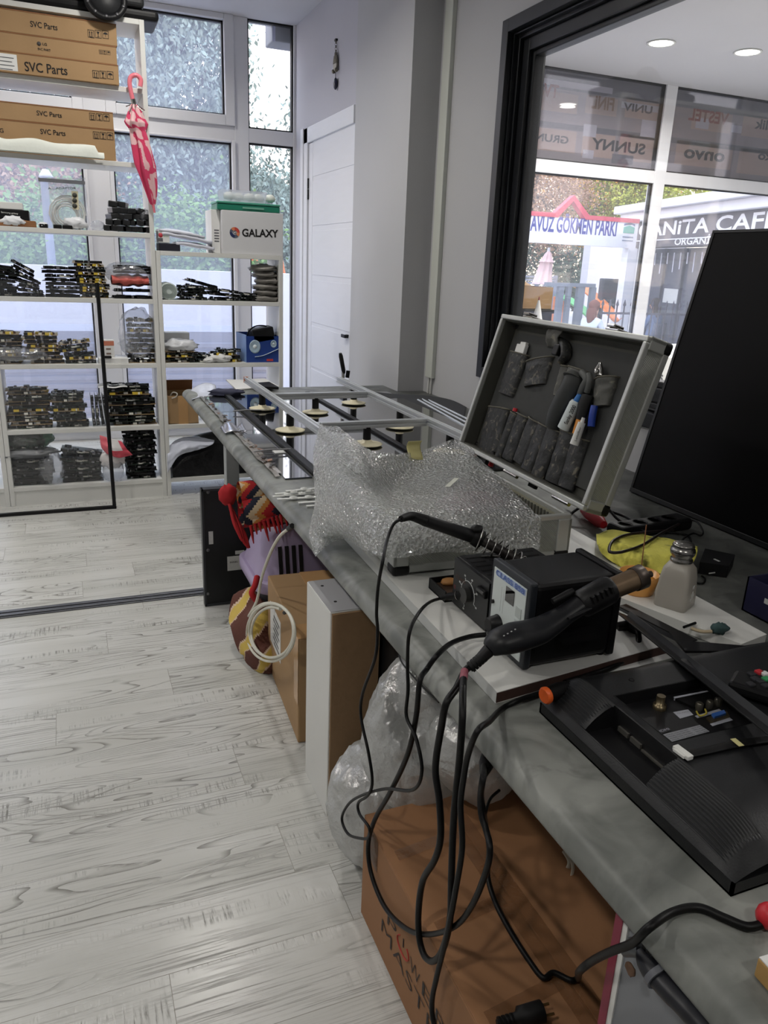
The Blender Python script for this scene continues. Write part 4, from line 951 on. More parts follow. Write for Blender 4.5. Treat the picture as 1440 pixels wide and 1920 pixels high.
stack(16, 100, 856, z, 8, [B, P], 'pile under the grey sheet on the bottom shelf', 'boards on the bottom shelf', seed=15)
stack(13, 86, 816, z+.21, 5, [B, P], 'pile in a green bag on the bottom shelf', 'boards on the bottom shelf', seed=16)
stack(110, 193, 846, z, 8, [P, B], 'slanted pile in the middle of the bottom shelf', 'boards on the bottom shelf', tilt=.16, seed=17, jit=.016)
stack(232, 294, 806, z, 14, [P, B], 'tall pile beside the upright on the bottom shelf', 'boards on the bottom shelf', seed=18, jit=.008)
z = ZR[1]
stack(334, 388, 536, z, 5, [P], 'green pile beside the foam roll on the lower unit', 'boards on the lower unit', seed=19)
stack(352, 412, 530, z+.035, 3, [P], 'slanted pile over the green pile, lower unit', 'boards on the lower unit', seed=20, tilt=.25, dy=.08)
stack(392, 448, 543, z, 3, [P], 'low spread in mid second board, lower unit', 'boards on the lower unit', seed=21, tilt=.12)
stack(436, 484, 549, z, 3, [P], 'low spread beside the grey bags on the lower unit', 'boards on the lower unit', seed=22, tilt=.1)
z = ZR[2]
stack(306, 366, 656, z, 5, [P, K], 'pile before the white box, lower unit', 'boards on the lower unit', seed=23)
stack(350, 400, 664, z, 3, [P], 'low pile before the white wrap on the lower unit', 'boards on the lower unit', seed=24, tilt=.1)
stack(402, 450, 656, z, 4, [P, K], 'pile beside the blue lamp box on the lower unit', 'boards on the lower unit', seed=25, jit=.02)

# ------------------------------------------------------------------ the rest on the shelves
BAGC = clear_mat('clear_plastic_bag', .28, .14, rough=.12, bump=(22, .8))
def bag(name, label, cat, c, r, m, jit=.3, fq=4.2, sub=(28,), group=None):
    """a crumpled soft bag: a jittered pebble flattened on its base"""
    mb = MB(); mb.sphere(c, r, sub[0], jitter=jit+.06, fq=fq)
    lowz = c[2]-r[2]*.78
    mb.v = [(x, y, max(z, lowz)) for x, y, z in mb.v]
    return tag(mb.build(name, m), label, cat, group)
def mid(px0, px1, py, Y): return (PY(px0, py, Y).x+PY(px1, py, Y).x)/2
# fifth shelf: bag round the top boards and the red one
z = ZL[4]; xa, xb = PY(208, 530, 4.99).x, PY(288, 530, 4.99).x
REDB = M('red_bubble_bag', (196, 92, 84), .45, var=(30, .15), bump=(90, .5))
def redbag(u_, v_):
    w = 2*math.pi*v_; return Vector((xa+.008+(xb-xa-.034)*u_, 5.08+.09*math.cos(w)*(1+.05*math.sin(u_*20)), z+.105+.036*math.sin(w)*(.75+.25*math.sin(u_*math.pi))+.012*mnoise.noise((u_*6, v_*4, 2))))
tag(MB().grid(redbag, 24, 18).build('bubble_bag', REDB), 'flat red bubble wrap bag between circuit boards on the fifth shelf', 'bag')
bag('plastic_bag', 'clear plastic bag over the circuit boards on the red bag', 'bag', ((xa+xb)/2-.012, 5.085, zat(250, 512)), (.142, .1, .062), BAGC, .12)
# fourth shelf
z = ZL[3]
t = thing('gift_box', 'black flat box with small white lettering on the fourth shelf', 'box', (PY(0, 415, 4.99).x, 5.05, z))
za = zat(30, 412); zb = zat(30, 393)
MB().lohi((PY(-30, 400, 4.99).x, 4.99, za), (PY(54, 400, 4.99).x, 5.16, zb)).build('body', BLACKP, t, bevel=.003); tex('Samsung galaxy', 2, 34, (399, 402), t, m=WHITEP, cap=3, Y=4.99, bold=0)
t = tag(MB().lohi((PY(-30, 400, 5.0).x, 5.0, zb+.001), (PY(42, 385, 5.0).x, 5.15, zat(30, 379))).build('box', PAPER, bevel=.003), 'white flat box on the black box on the fourth shelf', 'box')
tag(MB().lohi((PY(-30, 400, 5.0).x, 4.985, z+.001), (PY(67, 420, 4.985).x, 5.17, za-.001)).build('carton', CARDD, bevel=.003), 'low brown carton under the black box on the fourth shelf', 'carton')
# zip bag with a coil of cable
t = thing('cable_bag', 'clear zip bag holding a coil of white cable on the fourth shelf', 'bag', (PY(118, 430, 5.02).x, 5.02, z))
YZ = 5.02; a = PY(70, 333, YZ); b = PY(160, 333, YZ); c = PY(168, 431, YZ); d_ = PY(84, 431, YZ)
def zb_(u_, v_, off): 
    q = (a.lerp(b, u_)).lerp(d_.lerp(c, u_), v_); return q+Vector((.01*mnoise.noise((u_*3, v_*4, off)), off*(.028*math.sin(math.pi*u_)*math.sin(math.pi*min(1, max(0, v_-.12)*1.1))), 0))
MB().grid(lambda u_, v_: zb_(u_, v_, -1), 16, 18).grid(lambda u_, v_: zb_(u_, v_, 1), 16, 18).build('pouch', clear_mat('zip_bag_plastic', .16, .1, rough=.15, bump=(30, .6)), t)
MB().lohi((a.x+.004, YZ-.004, PY(110, 343, YZ).z), (b.x-.004, YZ+.004, PY(110, 336, YZ).z)).build('zip', M('zip_grey', (176, 178, 186), .5), t)
tex('A.....ADAPTOR', 90, 143, (355, 355), t, cap=4, Y=YZ-.005, bold=.01)
cc = PY(126, 402, YZ); mb = MB(); pts = []
for k in range(9*14): w = 2*math.pi*k/14; r_ = .1-.0062*(k/14)+.004*math.sin(k*.7); pts.append(cc+Vector((r_*math.cos(w), .008*math.sin(k*.37), r_*math.sin(w))))
mb.tube(pts, .0045, 6); mb.build('cable_coil', WHITEP, t)
MB().box((cc.x+.005, YZ-.006, cc.z-.03), (.05, .016, .022)).build('plug', WHITEP, t, bevel=.003)
for q in range(3):
    e = PY(140, 366+10*q, YZ-.03); MB().lathe([(0, 0), (.013, 0), (.013, .001), (0, .001)], frame(e, (1, 0, 0), (0, 0, 1)), 16).build('round_sticker', [M('sticker_dark', (62, 62, 56), .5, var=None)], t)
e0 = PY(140, 360, YZ-.029); MB().lohi((e0.x-.017, YZ-.029, PY(140, 393, YZ).z), (e0.x+.017, YZ-.0285, PY(140, 359, YZ).z)).build('sticker_strip', M('sticker_ivory', (214, 206, 176), .5, var=None), t)
# sunglasses-like black pads in white wrap along the front
for i, (xa, xb, ya, yb, lab) in enumerate([(0, 50, 411, 428, 'crumpled white wrap at the frame edge of the fourth shelf'), (72, 90, 421, 430, 'small piece of white wrap before the cable bag'), (120, 163, 413, 433, 'puffed white wrap under the cable bag'), (172, 196, 416, 433, 'clear crumpled bag beside the battery pile')]):
    bag('plastic_wrap', lab, 'plastic wrap', (mid(xa, xb, 425, 4.99), 5.0, z+.004+zat(50, ya)*.5-zat(50, yb)*.5), ((PY(xb, 420, 5).x-PY(xa, 420, 5).x)/2, .03, (zat(50, ya)-zat(50, yb))*.62), M('white_wrap', (226, 228, 232), .35, var=(20, .05)) if i != 3 else BAGC, .35)
for i, (xa, xb, lab) in enumerate([(74, 91, 'small black pad before the cable bag'), (100, 117, 'black pad under the middle of the cable bag'), (117, 137, 'black pad beside the puffed white wrap')]):
    tag(MB().lohi((PY(xa, 425, 4.975).x, 4.97, z), (PY(xb-1, 425, 4.975).x, 5.0, z+.022)).build('battery_pad', BLACKP, bevel=.004), lab, 'pad')
# heap of black batteries
bt = None; nb = 0
rows_ = [(197, 284, 431, 7), (199, 284, 418, 6), (203, 283, 407, 5), (206, 270, 397, 4), (203, 240, 389, 2)]
BAT = M('battery_black', (30, 31, 33), .38, var=(12, .25))
rowname = ['bottom', 'second', 'third', 'fourth', 'top']
for ri, (xa, xb, py, n) in enumerate(rows_):
    for i in range(n):
        px = xa+(xb-xa)*(i+.5)/n; c = PY(px, py, 5.0+.01*(i % 2)); wv = (PY(xb, py, 5).x-PY(xa, py, 5).x)/n
        m = T(c.x, c.y+.03, max(c.z, z+.02+ri*.033)) @ RZ(R_.uniform(-.3, .3)) @ RY(R_.uniform(-.3, .3)*(1 if ri else .1))
        lab = '%s black battery block, %s layer of the heap on the fourth shelf' % (('first', 'second', 'third', 'fourth', 'fifth', 'sixth', 'seventh')[i], rowname[ri])
        if bt is None:
            bt = MB().box((0, 0, 0), (.058, .1, .03)).build('battery_block', BAT, bevel=.004); tag(bt, lab, 'battery', 'black battery blocks on the fourth shelf'); bt.matrix_basis = m @ Matrix.Diagonal((wv/.062, 1, 1, 1))
        else:
            o = bt.copy(); COL.objects.link(o); o.matrix_basis = m @ Matrix.Diagonal((wv/.062, 1, 1, 1)); o['label'] = lab
bag('plastic_bag', 'clear bag over the end of the black battery heap', 'bag', (PY(272, 402, 4.99).x, 5.03, PY(272, 404, 4.99).z), (.045, .05, .035), BAGC, .3)
# sixth shelf
z = ZL[5]
bag('plastic_bag', 'clear plastic bag over the pile at the frame edge of the sixth shelf', 'bag', (PY(30, 668, 4.98).x, 5.03, z+.055), (.17, .07, .045), BAGC, .25)
t = thing('white_tray', 'flat white box lid under the small carton on the sixth shelf', 'lid', (PY(210, 680, 4.98).x, 5.05, z))
MB().lohi((PY(186, 680, 4.975).x, 4.975, z), (PY(241, 680, 4.975).x, 5.14, z+.034)).build('lid', PAPER, t, bevel=.002)
t = thing('carton', 'small white and orange printed carton behind the glass door edge', 'carton', (PY(203, 660, 5.01).x, 5.05, z+.034))
xa, xb = PY(192, 650, 5.01).x, PY(214, 650, 5.01).x; zt_ = zat(203, 637, 5.01)
MB().lohi((xa, 5.01, z+.035), (xb, 5.11, zt_)).build('body', PAPER, t, bevel=.002)
MB().lohi((xa, 5.009, zt_-.035), (xb, 5.01, zt_-.008)).build('printed_band', M('band_orange', (196, 120, 96), .6, var=None), t)
for q in range(2): MB().lohi((xa+.02, 5.009, zt_-.06-.028*q), (xb-.02, 5.01, zt_-.05-.028*q)).build('printed_line', M('print_brown', (130, 110, 100), .6, var=None), t)
tag(MB().lohi((PY(190, 670, 4.99).x, 4.965, z+.035), (PY(209, 670, 4.99).x, 5.0, z+.047)).build('phone_block', BLACKP, bevel=.003), 'small black device on the flat white box lid', 'device')
bag('plastic_bag', 'clear plastic bag with a pointed corner round the tall pile on the sixth shelf', 'bag', (PY(262, 640, 4.99).x, 5.08, z+.16), (.112, .11, .17), BAGC, .12)
MB_ = MB(); a = PY(219, 644, 4.97); b = PY(243, 628, 4.99); c = PY(243, 660, 4.99)
tag(MB_.grid(lambda u_, v_: a.lerp(b.lerp(c, v_), u_)+Vector((0, .01*math.sin(v_*7)*u_, 0)), 8, 8).build('bag_corner', BAGC), 'loose pointed corner of a clear bag beside the flat white box lid', 'plastic film')
# seventh shelf: loose white sheets
tag(MB().grid(lambda u_, v_: Vector((PY(184, 725, 4.98).x+.17*u_, 4.97+.15*v_, zat(200, 727)+.004*math.sin(u_*9))), 8, 6).build('foam_sheet', PAPER, solid=.002), 'small white sheet on the broad pile of the seventh shelf', 'sheet')
# bottom shelf
z = ZL[7]
bag('plastic_bag', 'grey translucent sheet folded between the two piles on the bottom shelf', 'bag', (PY(52, 866, 4.98).x, 5.05, z+.2), (.17, .1, .032), M('grey_film', (118, 120, 124), .3, var=(14, .2)), .3)
GB = clear_mat('green_bag_plastic', .12, .12, tint=(90, 150, 120), rough=.1, hazecol=(70, 120, 96), bump=(20, .6))
bag('plastic_bag', 'dark green translucent bag round the upper pile on the bottom shelf', 'bag', (PY(50, 832, 4.99).x, 5.08, z+.29), (.152, .11, .085), GB, .1)
bag('plastic_bag', 'clear crumpled bag beside the grey sheet on the bottom shelf', 'bag', (PY(96, 880, 4.98).x, 5.03, z+.1), (.07, .08, .12), BAGC, .3)
t = thing('red_white_bag', 'red and white plastic bag squeezed beside the tall pile on the bottom shelf', 'bag', (PY(215, 860, 4.96).x, 5.0, z))
n1 = [[PY(187, 816, 4.97), PY(208, 822, 4.95), PY(228, 828, 4.96)], [PY(190, 838, 4.95), PY(214, 843, 4.92), PY(238, 842, 4.95)], [PY(200, 850, 4.96), PY(222, 858, 4.93), PY(249, 853, 4.96)]]
f1 = net_fn(n1); g = MB().grid(lambda u_, v_: f1(u_, v_)+Vector((0, .008*mnoise.noise((u_*6, v_*6, 1)), 0)), 18, 14)
for i in range(len(g.f)):
    uu = (i % 18)/18; vv = (i//18)/14; g.mi[i] = 1 if (.3 < uu < .75 and vv < .55) else 0
g.build('red_part', [M('bag_red', (222, 88, 104), .4, var=(12, .12)), M('bag_white', (230, 226, 226), .4, var=(12, .05))], t, solid=.003)
mb = MB(); mb.sphere((PY(212, 872, 4.98).x, 5.0, PY(212, 862, 4.98).z), (.075, .05, .06), 20, jitter=.3); mb.build('white_part', M('bag_white', (230, 226, 226), .4), t)
bag('plastic_bag', 'clear bag of grey parts under the red and white bag', 'bag', (PY(213, 890, 4.98).x, 5.0, z+.075), (.065, .06, .09), BAGC, .25)

# lower unit, top board
z = ZR[0]
t = thing('carton', 'white carton with colour ring logo and black capitals on the lower shelf unit', 'carton', (PY(470, 480, 4.98).x, 5.08, z))
xa, xb = PY(417, 470, 4.98).x, PY(531, 470, 4.98).x; zt_ = zat(474, 397, 4.98)
MB().lohi((xa, 4.98, z), (xb, 5.24, zt_)).build('body', M('white_card', (216, 216, 218), .55, var=(4, .03)), t, bevel=.003)
tex('GALAXY', 454, 522, (443, 445), t, cap=14, Y=4.98, bold=.03)
c = PY(440, 436, 4.98)
mb = MB(); RINGC = [M('logo_'+n_, c_, .5, var=None) for n_, c_ in (('red', (190, 70, 60)), ('navy', (40, 50, 90)), ('slate', (90, 96, 110)), ('orange', (214, 130, 90)))]
r_ = abs(PY(449.5, 436, 4.98).x-c.x)
for k in range(24):
    w0, w1 = 2*math.pi*k/24, 2*math.pi*(k+1)/24; pr = lambda q, w: (c.x+q*math.cos(w), 4.9786, c.z+q*math.sin(w))
    mb.add([pr(r_*.42, w0), pr(r_*.42, w1), pr(r_, w1), pr(r_, w0)], [(0, 1, 2, 3)], (0, 0, 3, 2, 1, 1, 2, 3)[k//3])
mb.build('ring_logo', RINGC, t); tex('G', 437.5, 443, (438.5, 438.7), t, cap=6, Y=4.98)
t = thing('carton', 'narrow white carton standing against the logo carton on the lower unit', 'carton', (PY(408, 450, 5.02).x, 5.1, z))
MB().lohi((PY(397, 450, 5.03).x, 5.03, z), (xa-.002, 5.24, zat(405, 393, 5.03))).build('body', PAPER, t, bevel=.002)
for q in range(5): MB().lohi((PY(402, 450, 5.03).x, 5.0295, z+.13-.016*q), (PY(411, 450, 5.03).x, 5.03, z+.138-.016*q)).build('printed_line', M('grey_ink', (100, 100, 104), .6, var=None), t)
t = thing('storage_case', 'dark green plastic case on the white logo carton', 'case', (PY(465, 395, 5.0).x, 5.1, zt_))
xa2, xb2 = PY(407, 390, 4.99).x, PY(525, 390, 4.99).x; zg = zat(465, 380, 4.99)
MB().lohi((xa2, 4.99, zt_+.001), (xb2, 5.2, zg-.012)).build('body', M('case_green', (36, 124, 100), .35, var=(8, .08)), t, bevel=.006)
MB().lohi((xa2-.003, 4.985, zg-.012), (xb2+.003, 5.205, zg)).build('lid', M('case_green_lid', (86, 160, 138), .3, var=(8, .08)), t, bevel=.004)
MB().lohi((PY(455, 386, 4.985).x, 4.985, zg-.036), (PY(495, 386, 4.985).x, 4.99, zg-.026)).build('label_strip', M('case_label', (120, 176, 156), .5, var=None), t)
t = thing('plastic_tray', 'clear plastic tray of white foam pieces on the green case', 'tray', (PY(455, 375, 5.0).x, 5.1, zg))
xa3, xb3 = PY(417, 370, 5.0).x, PY(501, 370, 5.0).x; zt3 = zat(455, 357, 5.0)
def tray(mb, x0, x1, y0_, y1_, z0_, z1_, e=.012):
    for lo, hi in (((x0+e, y0_+e, z0_), (x1-e, y1_-e, z0_+.003)),): mb.lohi(lo, hi)
    b_ = [(x0+e, y0_+e, z0_), (x1-e, y0_+e, z0_), (x1-e, y1_-e, z0_), (x0+e, y1_-e, z0_)]; tt = [(x0, y0_, z1_), (x1, y0_, z1_), (x1, y1_, z1_), (x0, y1_, z1_)]
    mb.add(b_+tt, [(i, (i+1) % 4, 4+(i+1) % 4, 4+i) for i in range(4)]); return mb
tray(MB(), xa3, xb3, 5.0, 5.17, zg+.001, zt3).build('tray', clear_mat('frosted_tray', .5, .12, rough=.2), t)
mb = MB()
for q in range(5): mb.sphere((xa3+.05+q*.065, 5.06+.03*(q % 2), zg+.035), (.035, .035, .025), 10, jitter=.2)
mb.build('foam_filling', FOAM, t)
# pale plastic sleeves on the top board
t = thing('plastic_sleeve', 'stack of pale plastic sleeves lying on the top board of the lower unit', 'plastic sleeves', (PY(350, 465, 5.0).x, 5.05, z))
SLV = M('pale_sleeve', (212, 214, 226), .22, var=(10, .08), bump=(24, .3))
for q, (pa, pb, hh, th) in enumerate([((304, 432), (398, 455), 0, .018), ((298, 425), (384, 445), .02, .014), ((330, 450), (402, 467), -.005, .016)]):
    A_, B_ = PY(pa[0], pa[1]+6, 4.99), PY(pb[0], pb[1], 4.99)
    MB().grid(lambda u_, v_: Vector((A_.x+(B_.x-A_.x)*u_, 4.985+.2*v_, max(z+.004, A_.z+(B_.z-A_.z)*u_**1.4)+.012*math.sin(math.pi*u_)*math.sin(math.pi*v_)+.005*mnoise.noise((u_*5, v_*5, q)))), 20, 10).build('sleeve', SLV, t, solid=th)
t = thing('carton', 'small white carton with a red dot at the shelf upright', 'carton', (PY(305, 450, 4.99).x, 5.03, z))
xa, xb = PY(293, 445, 4.985).x+.012, PY(318, 445, 4.985).x
tag(MB().lohi((xa, 4.985, z+.001), (PY(338, 465, 4.985).x, 5.12, z+.044)).build('box', M('navy_black_card', (34, 34, 46), .5), bevel=.003), 'flat black box under the small white carton with a red dot', 'box')
MB().lohi((xa, 4.987, z+.046), (xb, 5.1, z+.115)).build('body', PAPER, t, bevel=.002)
c = PY(301, 441, 4.987); MB().lathe([(0, 0), (.013, 0), (.013, .0006), (0, .0006)], frame((c.x, 4.9865, c.z), (1, 0, 0), (0, 0, 1)), 16).build('red_dot', M('dot_red', (206, 70, 80), .5, var=None), t)
tex('Secure', 306, 316, (444, 444.5), t, m=M('ink_green', (120, 160, 130), .6, var=None), cap=4, Y=4.987, bold=0)
MB().lohi((PY(296, 460, 4.986).x, 4.9865, z+.052), (PY(306, 460, 4.986).x, 4.987, z+.072)).build('printed_mark', M('grey_ink', (100, 100, 104), .6, var=None), t)
# second board of the lower unit
z = ZR[1]
c = PY(317, 546, 4.99); rr = (zat(317, 530, 4.99)-z)/2
t = thing('foam_roll', 'roll of pale foam at the upright of the lower unit', 'foam roll', (c.x, 5.05, z))
ROLL = M('pale_roll', (206, 216, 212), .6, var=(10, .05)); Fm = frame((c.x, 4.99, z+rr), (1, 0, 0), (0, 0, 1))
MB().lathe([(.012, 0), (rr, 0), (rr, -.2), (.012, -.2)], Fm, 28).build('roll', ROLL, t)
mb = MB(); mb.tube([Fm @ Vector(((.015+k*(rr-.018)/60)*math.cos(k*.6), (.015+k*(rr-.018)/60)*math.sin(k*.6), .001)) for k in range(61)], .0016, 5); mb.build('spiral_edge', M('roll_edge', (150, 162, 158), .6), t)
AST = M('grey_antistatic_film', (142, 138, 132), .28, var=(14, .2), bump=(30, .5))
ws = [(470, 526, 553, 561), (478, 524, 545, 553), (476, 525, 536, 545), (480, 526, 527, 536), (474, 523, 518, 527), (468, 522, 509, 518)]
for i, (xa, xb, ya, yb) in enumerate(ws):
    ca = PY((xa+xb)/2, (ya+yb)/2, 5.03); hw = (PY(xb, ya, 5.03).x-PY(xa, ya, 5.03).x)/2
    zc_ = z+.018+(len(ws)-1-i)*0+i*.037
    mb = MB(); mb.sphere((ca.x, 5.07, zc_), (hw, .1, .026), 18, jitter=.35, fq=2.5)
    tag(mb.build('antistatic_bag', AST), '%s grey antistatic bag in the pile at the end of the lower unit' % (['bottom', 'second lowest', 'third lowest', 'fourth lowest', 'fifth lowest', 'topmost'][i]), 'bag', 'grey antistatic bags')
# third board
z = ZR[2]
t = thing('carton', 'plain white box behind the piles on the third board of the lower unit', 'box', (PY(330, 640, 5.12).x, 5.15, z))
MB().lohi((XR0+.03, 5.15, z), (PY(356, 640, 5.14).x, 5.27, zat(330, 624, 5.15))).build('body', PAPER, t, bevel=.002)
bag('plastic_wrap', 'crumpled white wrap on the circuit boards before the white box', 'plastic wrap', (PY(340, 648, 5.0).x, 5.06, zat(340, 650, 5.0)), (.105, .06, .042), M('white_wrap', (226, 228, 232), .35), .35)
bag('plastic_wrap', 'small white paper scraps between the piles on the third board', 'plastic wrap', (PY(412, 668, 4.99).x, 5.02, z+.022), (.075, .05, .03), PAPER, .45, 4)
bag('plastic_wrap', 'white twist of wrap beside the pile next to the blue lamp box', 'plastic wrap', (PY(394, 672, 4.985).x, 5.0, z+.014), (.04, .03, .018), PAPER, .4)
t = thing('lamp_box', 'open blue printed headlight box on the third board of the lower unit', 'box', (PY(490, 675, 4.985).x, 5.06, z))
BLU = M('print_blue', (38, 66, 138), .35, var=(5, .3)); BLUL = M('print_blue_light', (120, 150, 200), .4, var=(5, .2))
xa, xm, xb = PY(450, 660, 5.06).x, PY(462, 660, 4.985).x, PY(523, 660, 4.985).x; zt_ = zat(490, 627, 4.985)
mb = MB(); mb.lohi((xm, 4.985, z+.001), (xb, 4.989, zt_-.012)); mb.build('front_panel', BLU, t)
mb = MB(); mb.add([(xm, 4.985, z+.001), (xa, 5.17, z+.001), (xa, 5.17, zt_), (xm, 4.985, zt_-.005)], [(0, 1, 2, 3)]); mb.build('side_panel', BLUL, t, solid=.003)
mb = MB(); mb.lohi((xa, 5.17, z+.001), (xb, 5.174, zt_)); mb.lohi((xb-.004, 4.989, z+.001), (xb, 5.17, zt_-.01)); mb.lohi((xa+.03, 4.99, z+.001), (xb, 5.17, z+.005)); mb.build('rear_panel', BLU, t)
for (px, py, r_) in ((478, 650, .043), (513, 645, .024)):
    c = PY(px, py, 4.984); Fm = frame((c.x, 4.9845, c.z), (1, 0, 0), (0, 0, 1))
    MB().lathe([(0, .0005), (r_*.75, .0005), (r_*.8, .0015), (r_, .0015), (r_, 0)], Fm @ Matrix.Diagonal((.85, 1, 1, 1)), 24).build('printed_headlight', [M('print_silver', (168, 190, 206), .3, var=(60, .25))], t)
    MB().lathe([(0, .002), (r_*.3, .002), (r_*.3, 0)], Fm, 16).build('printed_bulb', M('print_white', (226, 236, 240), .3, var=None), t)
mb = MB(); mb.tube(smooth_path([PY(478, 669, 4.9835), PY(495, 666, 4.9835), PY(522, 654, 4.9835)]), .007, 6, flat=.2); mb.build('printed_beam', M('print_white', (226, 236, 240), .3, var=None), t)
MB().lohi((PY(500, 675, 4.984).x, 4.9835, PY(500, 677, 4.984).z), (PY(512, 675, 4.984).x, 4.985, PY(500, 673, 4.984).z)).build('printed_red_mark', M('print_red', (200, 66, 60), .5, var=None), t)
t = thing('adapter', 'black boxy device with looped cord in the blue headlight box', 'device', (PY(490, 625, 5.05).x, 5.06, z+.1))
Fm = frame(PY(490, 627, 5.05), (1, 0, .18), (0, 1, 0)); MB().box((0, 0, 0), (.145, .13, .09), Fm).build('body', BLACKP, t, bevel=.008)
MB().tube(smooth_path([PY(464, 634, 5.04), PY(466, 622, 5.03), PY(478, 612, 5.04), PY(496, 611, 5.04), PY(508, 618, 5.05)]), .0045, 7).build('cord', RUBBER, t)
# fourth board and bottom board
z = ZR[3]
t = thing('carton', 'open brown carton with dangling cable on the lower unit behind the bench end', 'carton', (PY(345, 780, 4.99).x, 5.1, z))
xa, xb = XR0+.03, PY(372, 780, 4.99).x; zt_ = zat(340, 742, 4.99)
mb = MB()
for lo, hi in (((xa, 4.99, z), (xb, 4.994, zt_)), ((xa, 5.23, z), (xb, 5.234, zt_+.03)), ((xa, 4.994, z), (xa+.004, 5.23, zt_)), ((xb-.004, 4.994, z), (xb, 5.23, zt_)), ((xa, 4.99, z), (xb, 5.23, z+.004))): mb.lohi(lo, hi)
mb.build('body', CARD, t)
MB().add([(xa, 5.23, zt_+.0), (xb, 5.23, zt_+.0), (xb, 5.2, zt_+.07), (xa, 5.2, zt_+.07)], [(0, 1, 2, 3)]).build('flap', CARDD, t, solid=.004)
MB().lohi(((xa+xb)/2-.03, 4.9885, z), ((xa+xb)/2+.03, 4.99, zt_)).build('parcel_tape', TAPE, t)
cable('cord', 'grey cable spilling over the edge of the open brown carton', 'cable', [PY(318, 745, 5.03), PY(324, 736, 5.0), PY(332, 738, 4.985), PY(330, 744, 4.98), PY(322, 747, 4.985)], .004, M('grey_cable', (190, 184, 176), .5))
z = ZR[4]
mb = MB(); c = PY(380, 868, 5.05)
def lump(u_, v_):
    w = math.pi*v_; x = XR0+.04+(.66)*u_; pr = (math.sin(math.pi*min(1, u_*1.0+.03))**.45); hh = (.27*pr)*(1+.12*mnoise.noise((u_*4, v_*3, 5)))
    return Vector((x, 5.12-.14*math.cos(w), z+.002+hh*math.sin(w)**.6))
tag(MB().grid(lump, 40, 20).build('rubbish_bag', M('black_bin_bag', (30, 30, 32), .3, var=(14, .3), bump=(18, .8))), 'full black plastic bag on the bottom board of the lower unit', 'bag')
n1 = [[PY(314, 836, 5.0), PY(340, 820, 5.05), PY(372, 818, 5.08), PY(402, 822, 5.06)], [PY(313, 862, 4.965), PY(340, 836, 4.955), PY(366, 834, 4.96), PY(398, 832, 4.98)], [PY(314, 886, 4.96), PY(334, 855, 4.945), PY(362, 845, 4.955), PY(380, 840, 4.97)]]
f1 = net_fn(n1); tag(MB().grid(lambda u_, v_: f1(u_, v_)+Vector((0, -.012+.014*mnoise.noise((u_*7, v_*5, 4)), 0)), 26, 14).build('plastic_sheet', M('white_translucent_sheet', (206, 210, 224), .25, var=(12, .07), bump=(16, .5)), solid=.002), 'white plastic sheet draped over the black plastic bag', 'plastic sheet')
# ================================================================== THE WORKBENCH
XT0, ZT, ZU = .592, .762, .718
def concrete():
    m = M('concrete_laminate', (134, 135, 131), .42, var=None); nt = m.node_tree; b = nt.nodes['Principled BSDF']; L = nt.links.new
    tc = nt.nodes.new('ShaderNodeTexCoord')
    def nz(sc, det, dist=0.0):
        n = nt.nodes.new('ShaderNodeTexNoise'); n.inputs['Scale'].default_value = sc; n.inputs['Detail'].default_value = det; n.inputs['Distortion'].default_value = dist; L(tc.outputs['Object'], n.inputs[0]); return n.outputs[0]
    r1 = nt.nodes.new('ShaderNodeValToRGB'); r1.color_ramp.elements[0].position = .36; r1.color_ramp.elements[0].color = lin((98, 101, 97)); r1.color_ramp.elements[1].position = .66; r1.color_ramp.elements[1].color = lin((148, 150, 145))
    L(nz(7, 10, .9), r1.inputs[0])
    r2 = nt.nodes.new('ShaderNodeMapRange'); r2.inputs[1].default_value = .56; r2.inputs[2].default_value = .76; L(nz(11, 8, 1.4), r2.inputs[0])
    mx = nt.nodes.new('ShaderNodeMix'); mx.data_type = 'RGBA'; mx.inputs[7].default_value = lin((84, 85, 82)); L(r1.outputs[0], mx.inputs[6])
    h = nt.nodes.new('ShaderNodeMath'); h.operation = 'MULTIPLY'; h.inputs[1].default_value = .65; L(r2.outputs[0], h.inputs[0]); L(h.outputs[0], mx.inputs[0])
    L(mx.outputs[2], b.inputs['Base Color']); return m
CONC = concrete()
YN, YE = -.3, 4.56
bench = thing('workbench', 'long workbench with rounded grey concrete-look top along the wall with the black window', 'workbench', (1.3, 2.0, 0))
prof = [(XW-.003, ZU), (XT0+.004, ZU), (XT0, ZU+.006)]
for k in range(9): a = math.radians(180-90*k/8); prof.append((XT0+.036+.036*math.cos(a), ZT-.034+.034*math.sin(a)))
prof.append((XW-.003, ZT))
# the far stretch stops before the pillar
mb = MB(); MY = Matrix(((1, 0, 0, 0), (0, 0, -1, 0), (0, 1, 0, 0), (0, 0, 0, 1)))
mb.prism(prof, -4.32, -YN, MY, smooth=True)
prof2 = [(min(x, 1.853), z) for x, z in prof]; mb.prism(prof2, -YE, -4.32, MY, smooth=True)
mb.build('worktop', CONC, bench)
LEGM = M('grey_steel_leg', (176, 180, 180), .4, .25, var=(10, .08))
for (x, y) in ((.66, 3.46), (1.9, 3.46), (.95, .02), (1.9, .02), (1.9, 1.9)):
    MB().lohi((x-.03, y-.03, 0), (x+.03, y+.03, ZU)).build('leg', LEGM, bench, bevel=.003)
for x in (.66, 1.9): MB().lohi((x-.02, .05, ZU-.05), (x+.02, 4.4, ZU)).build('frame_rail', LEGM, bench) if x > 1 else None
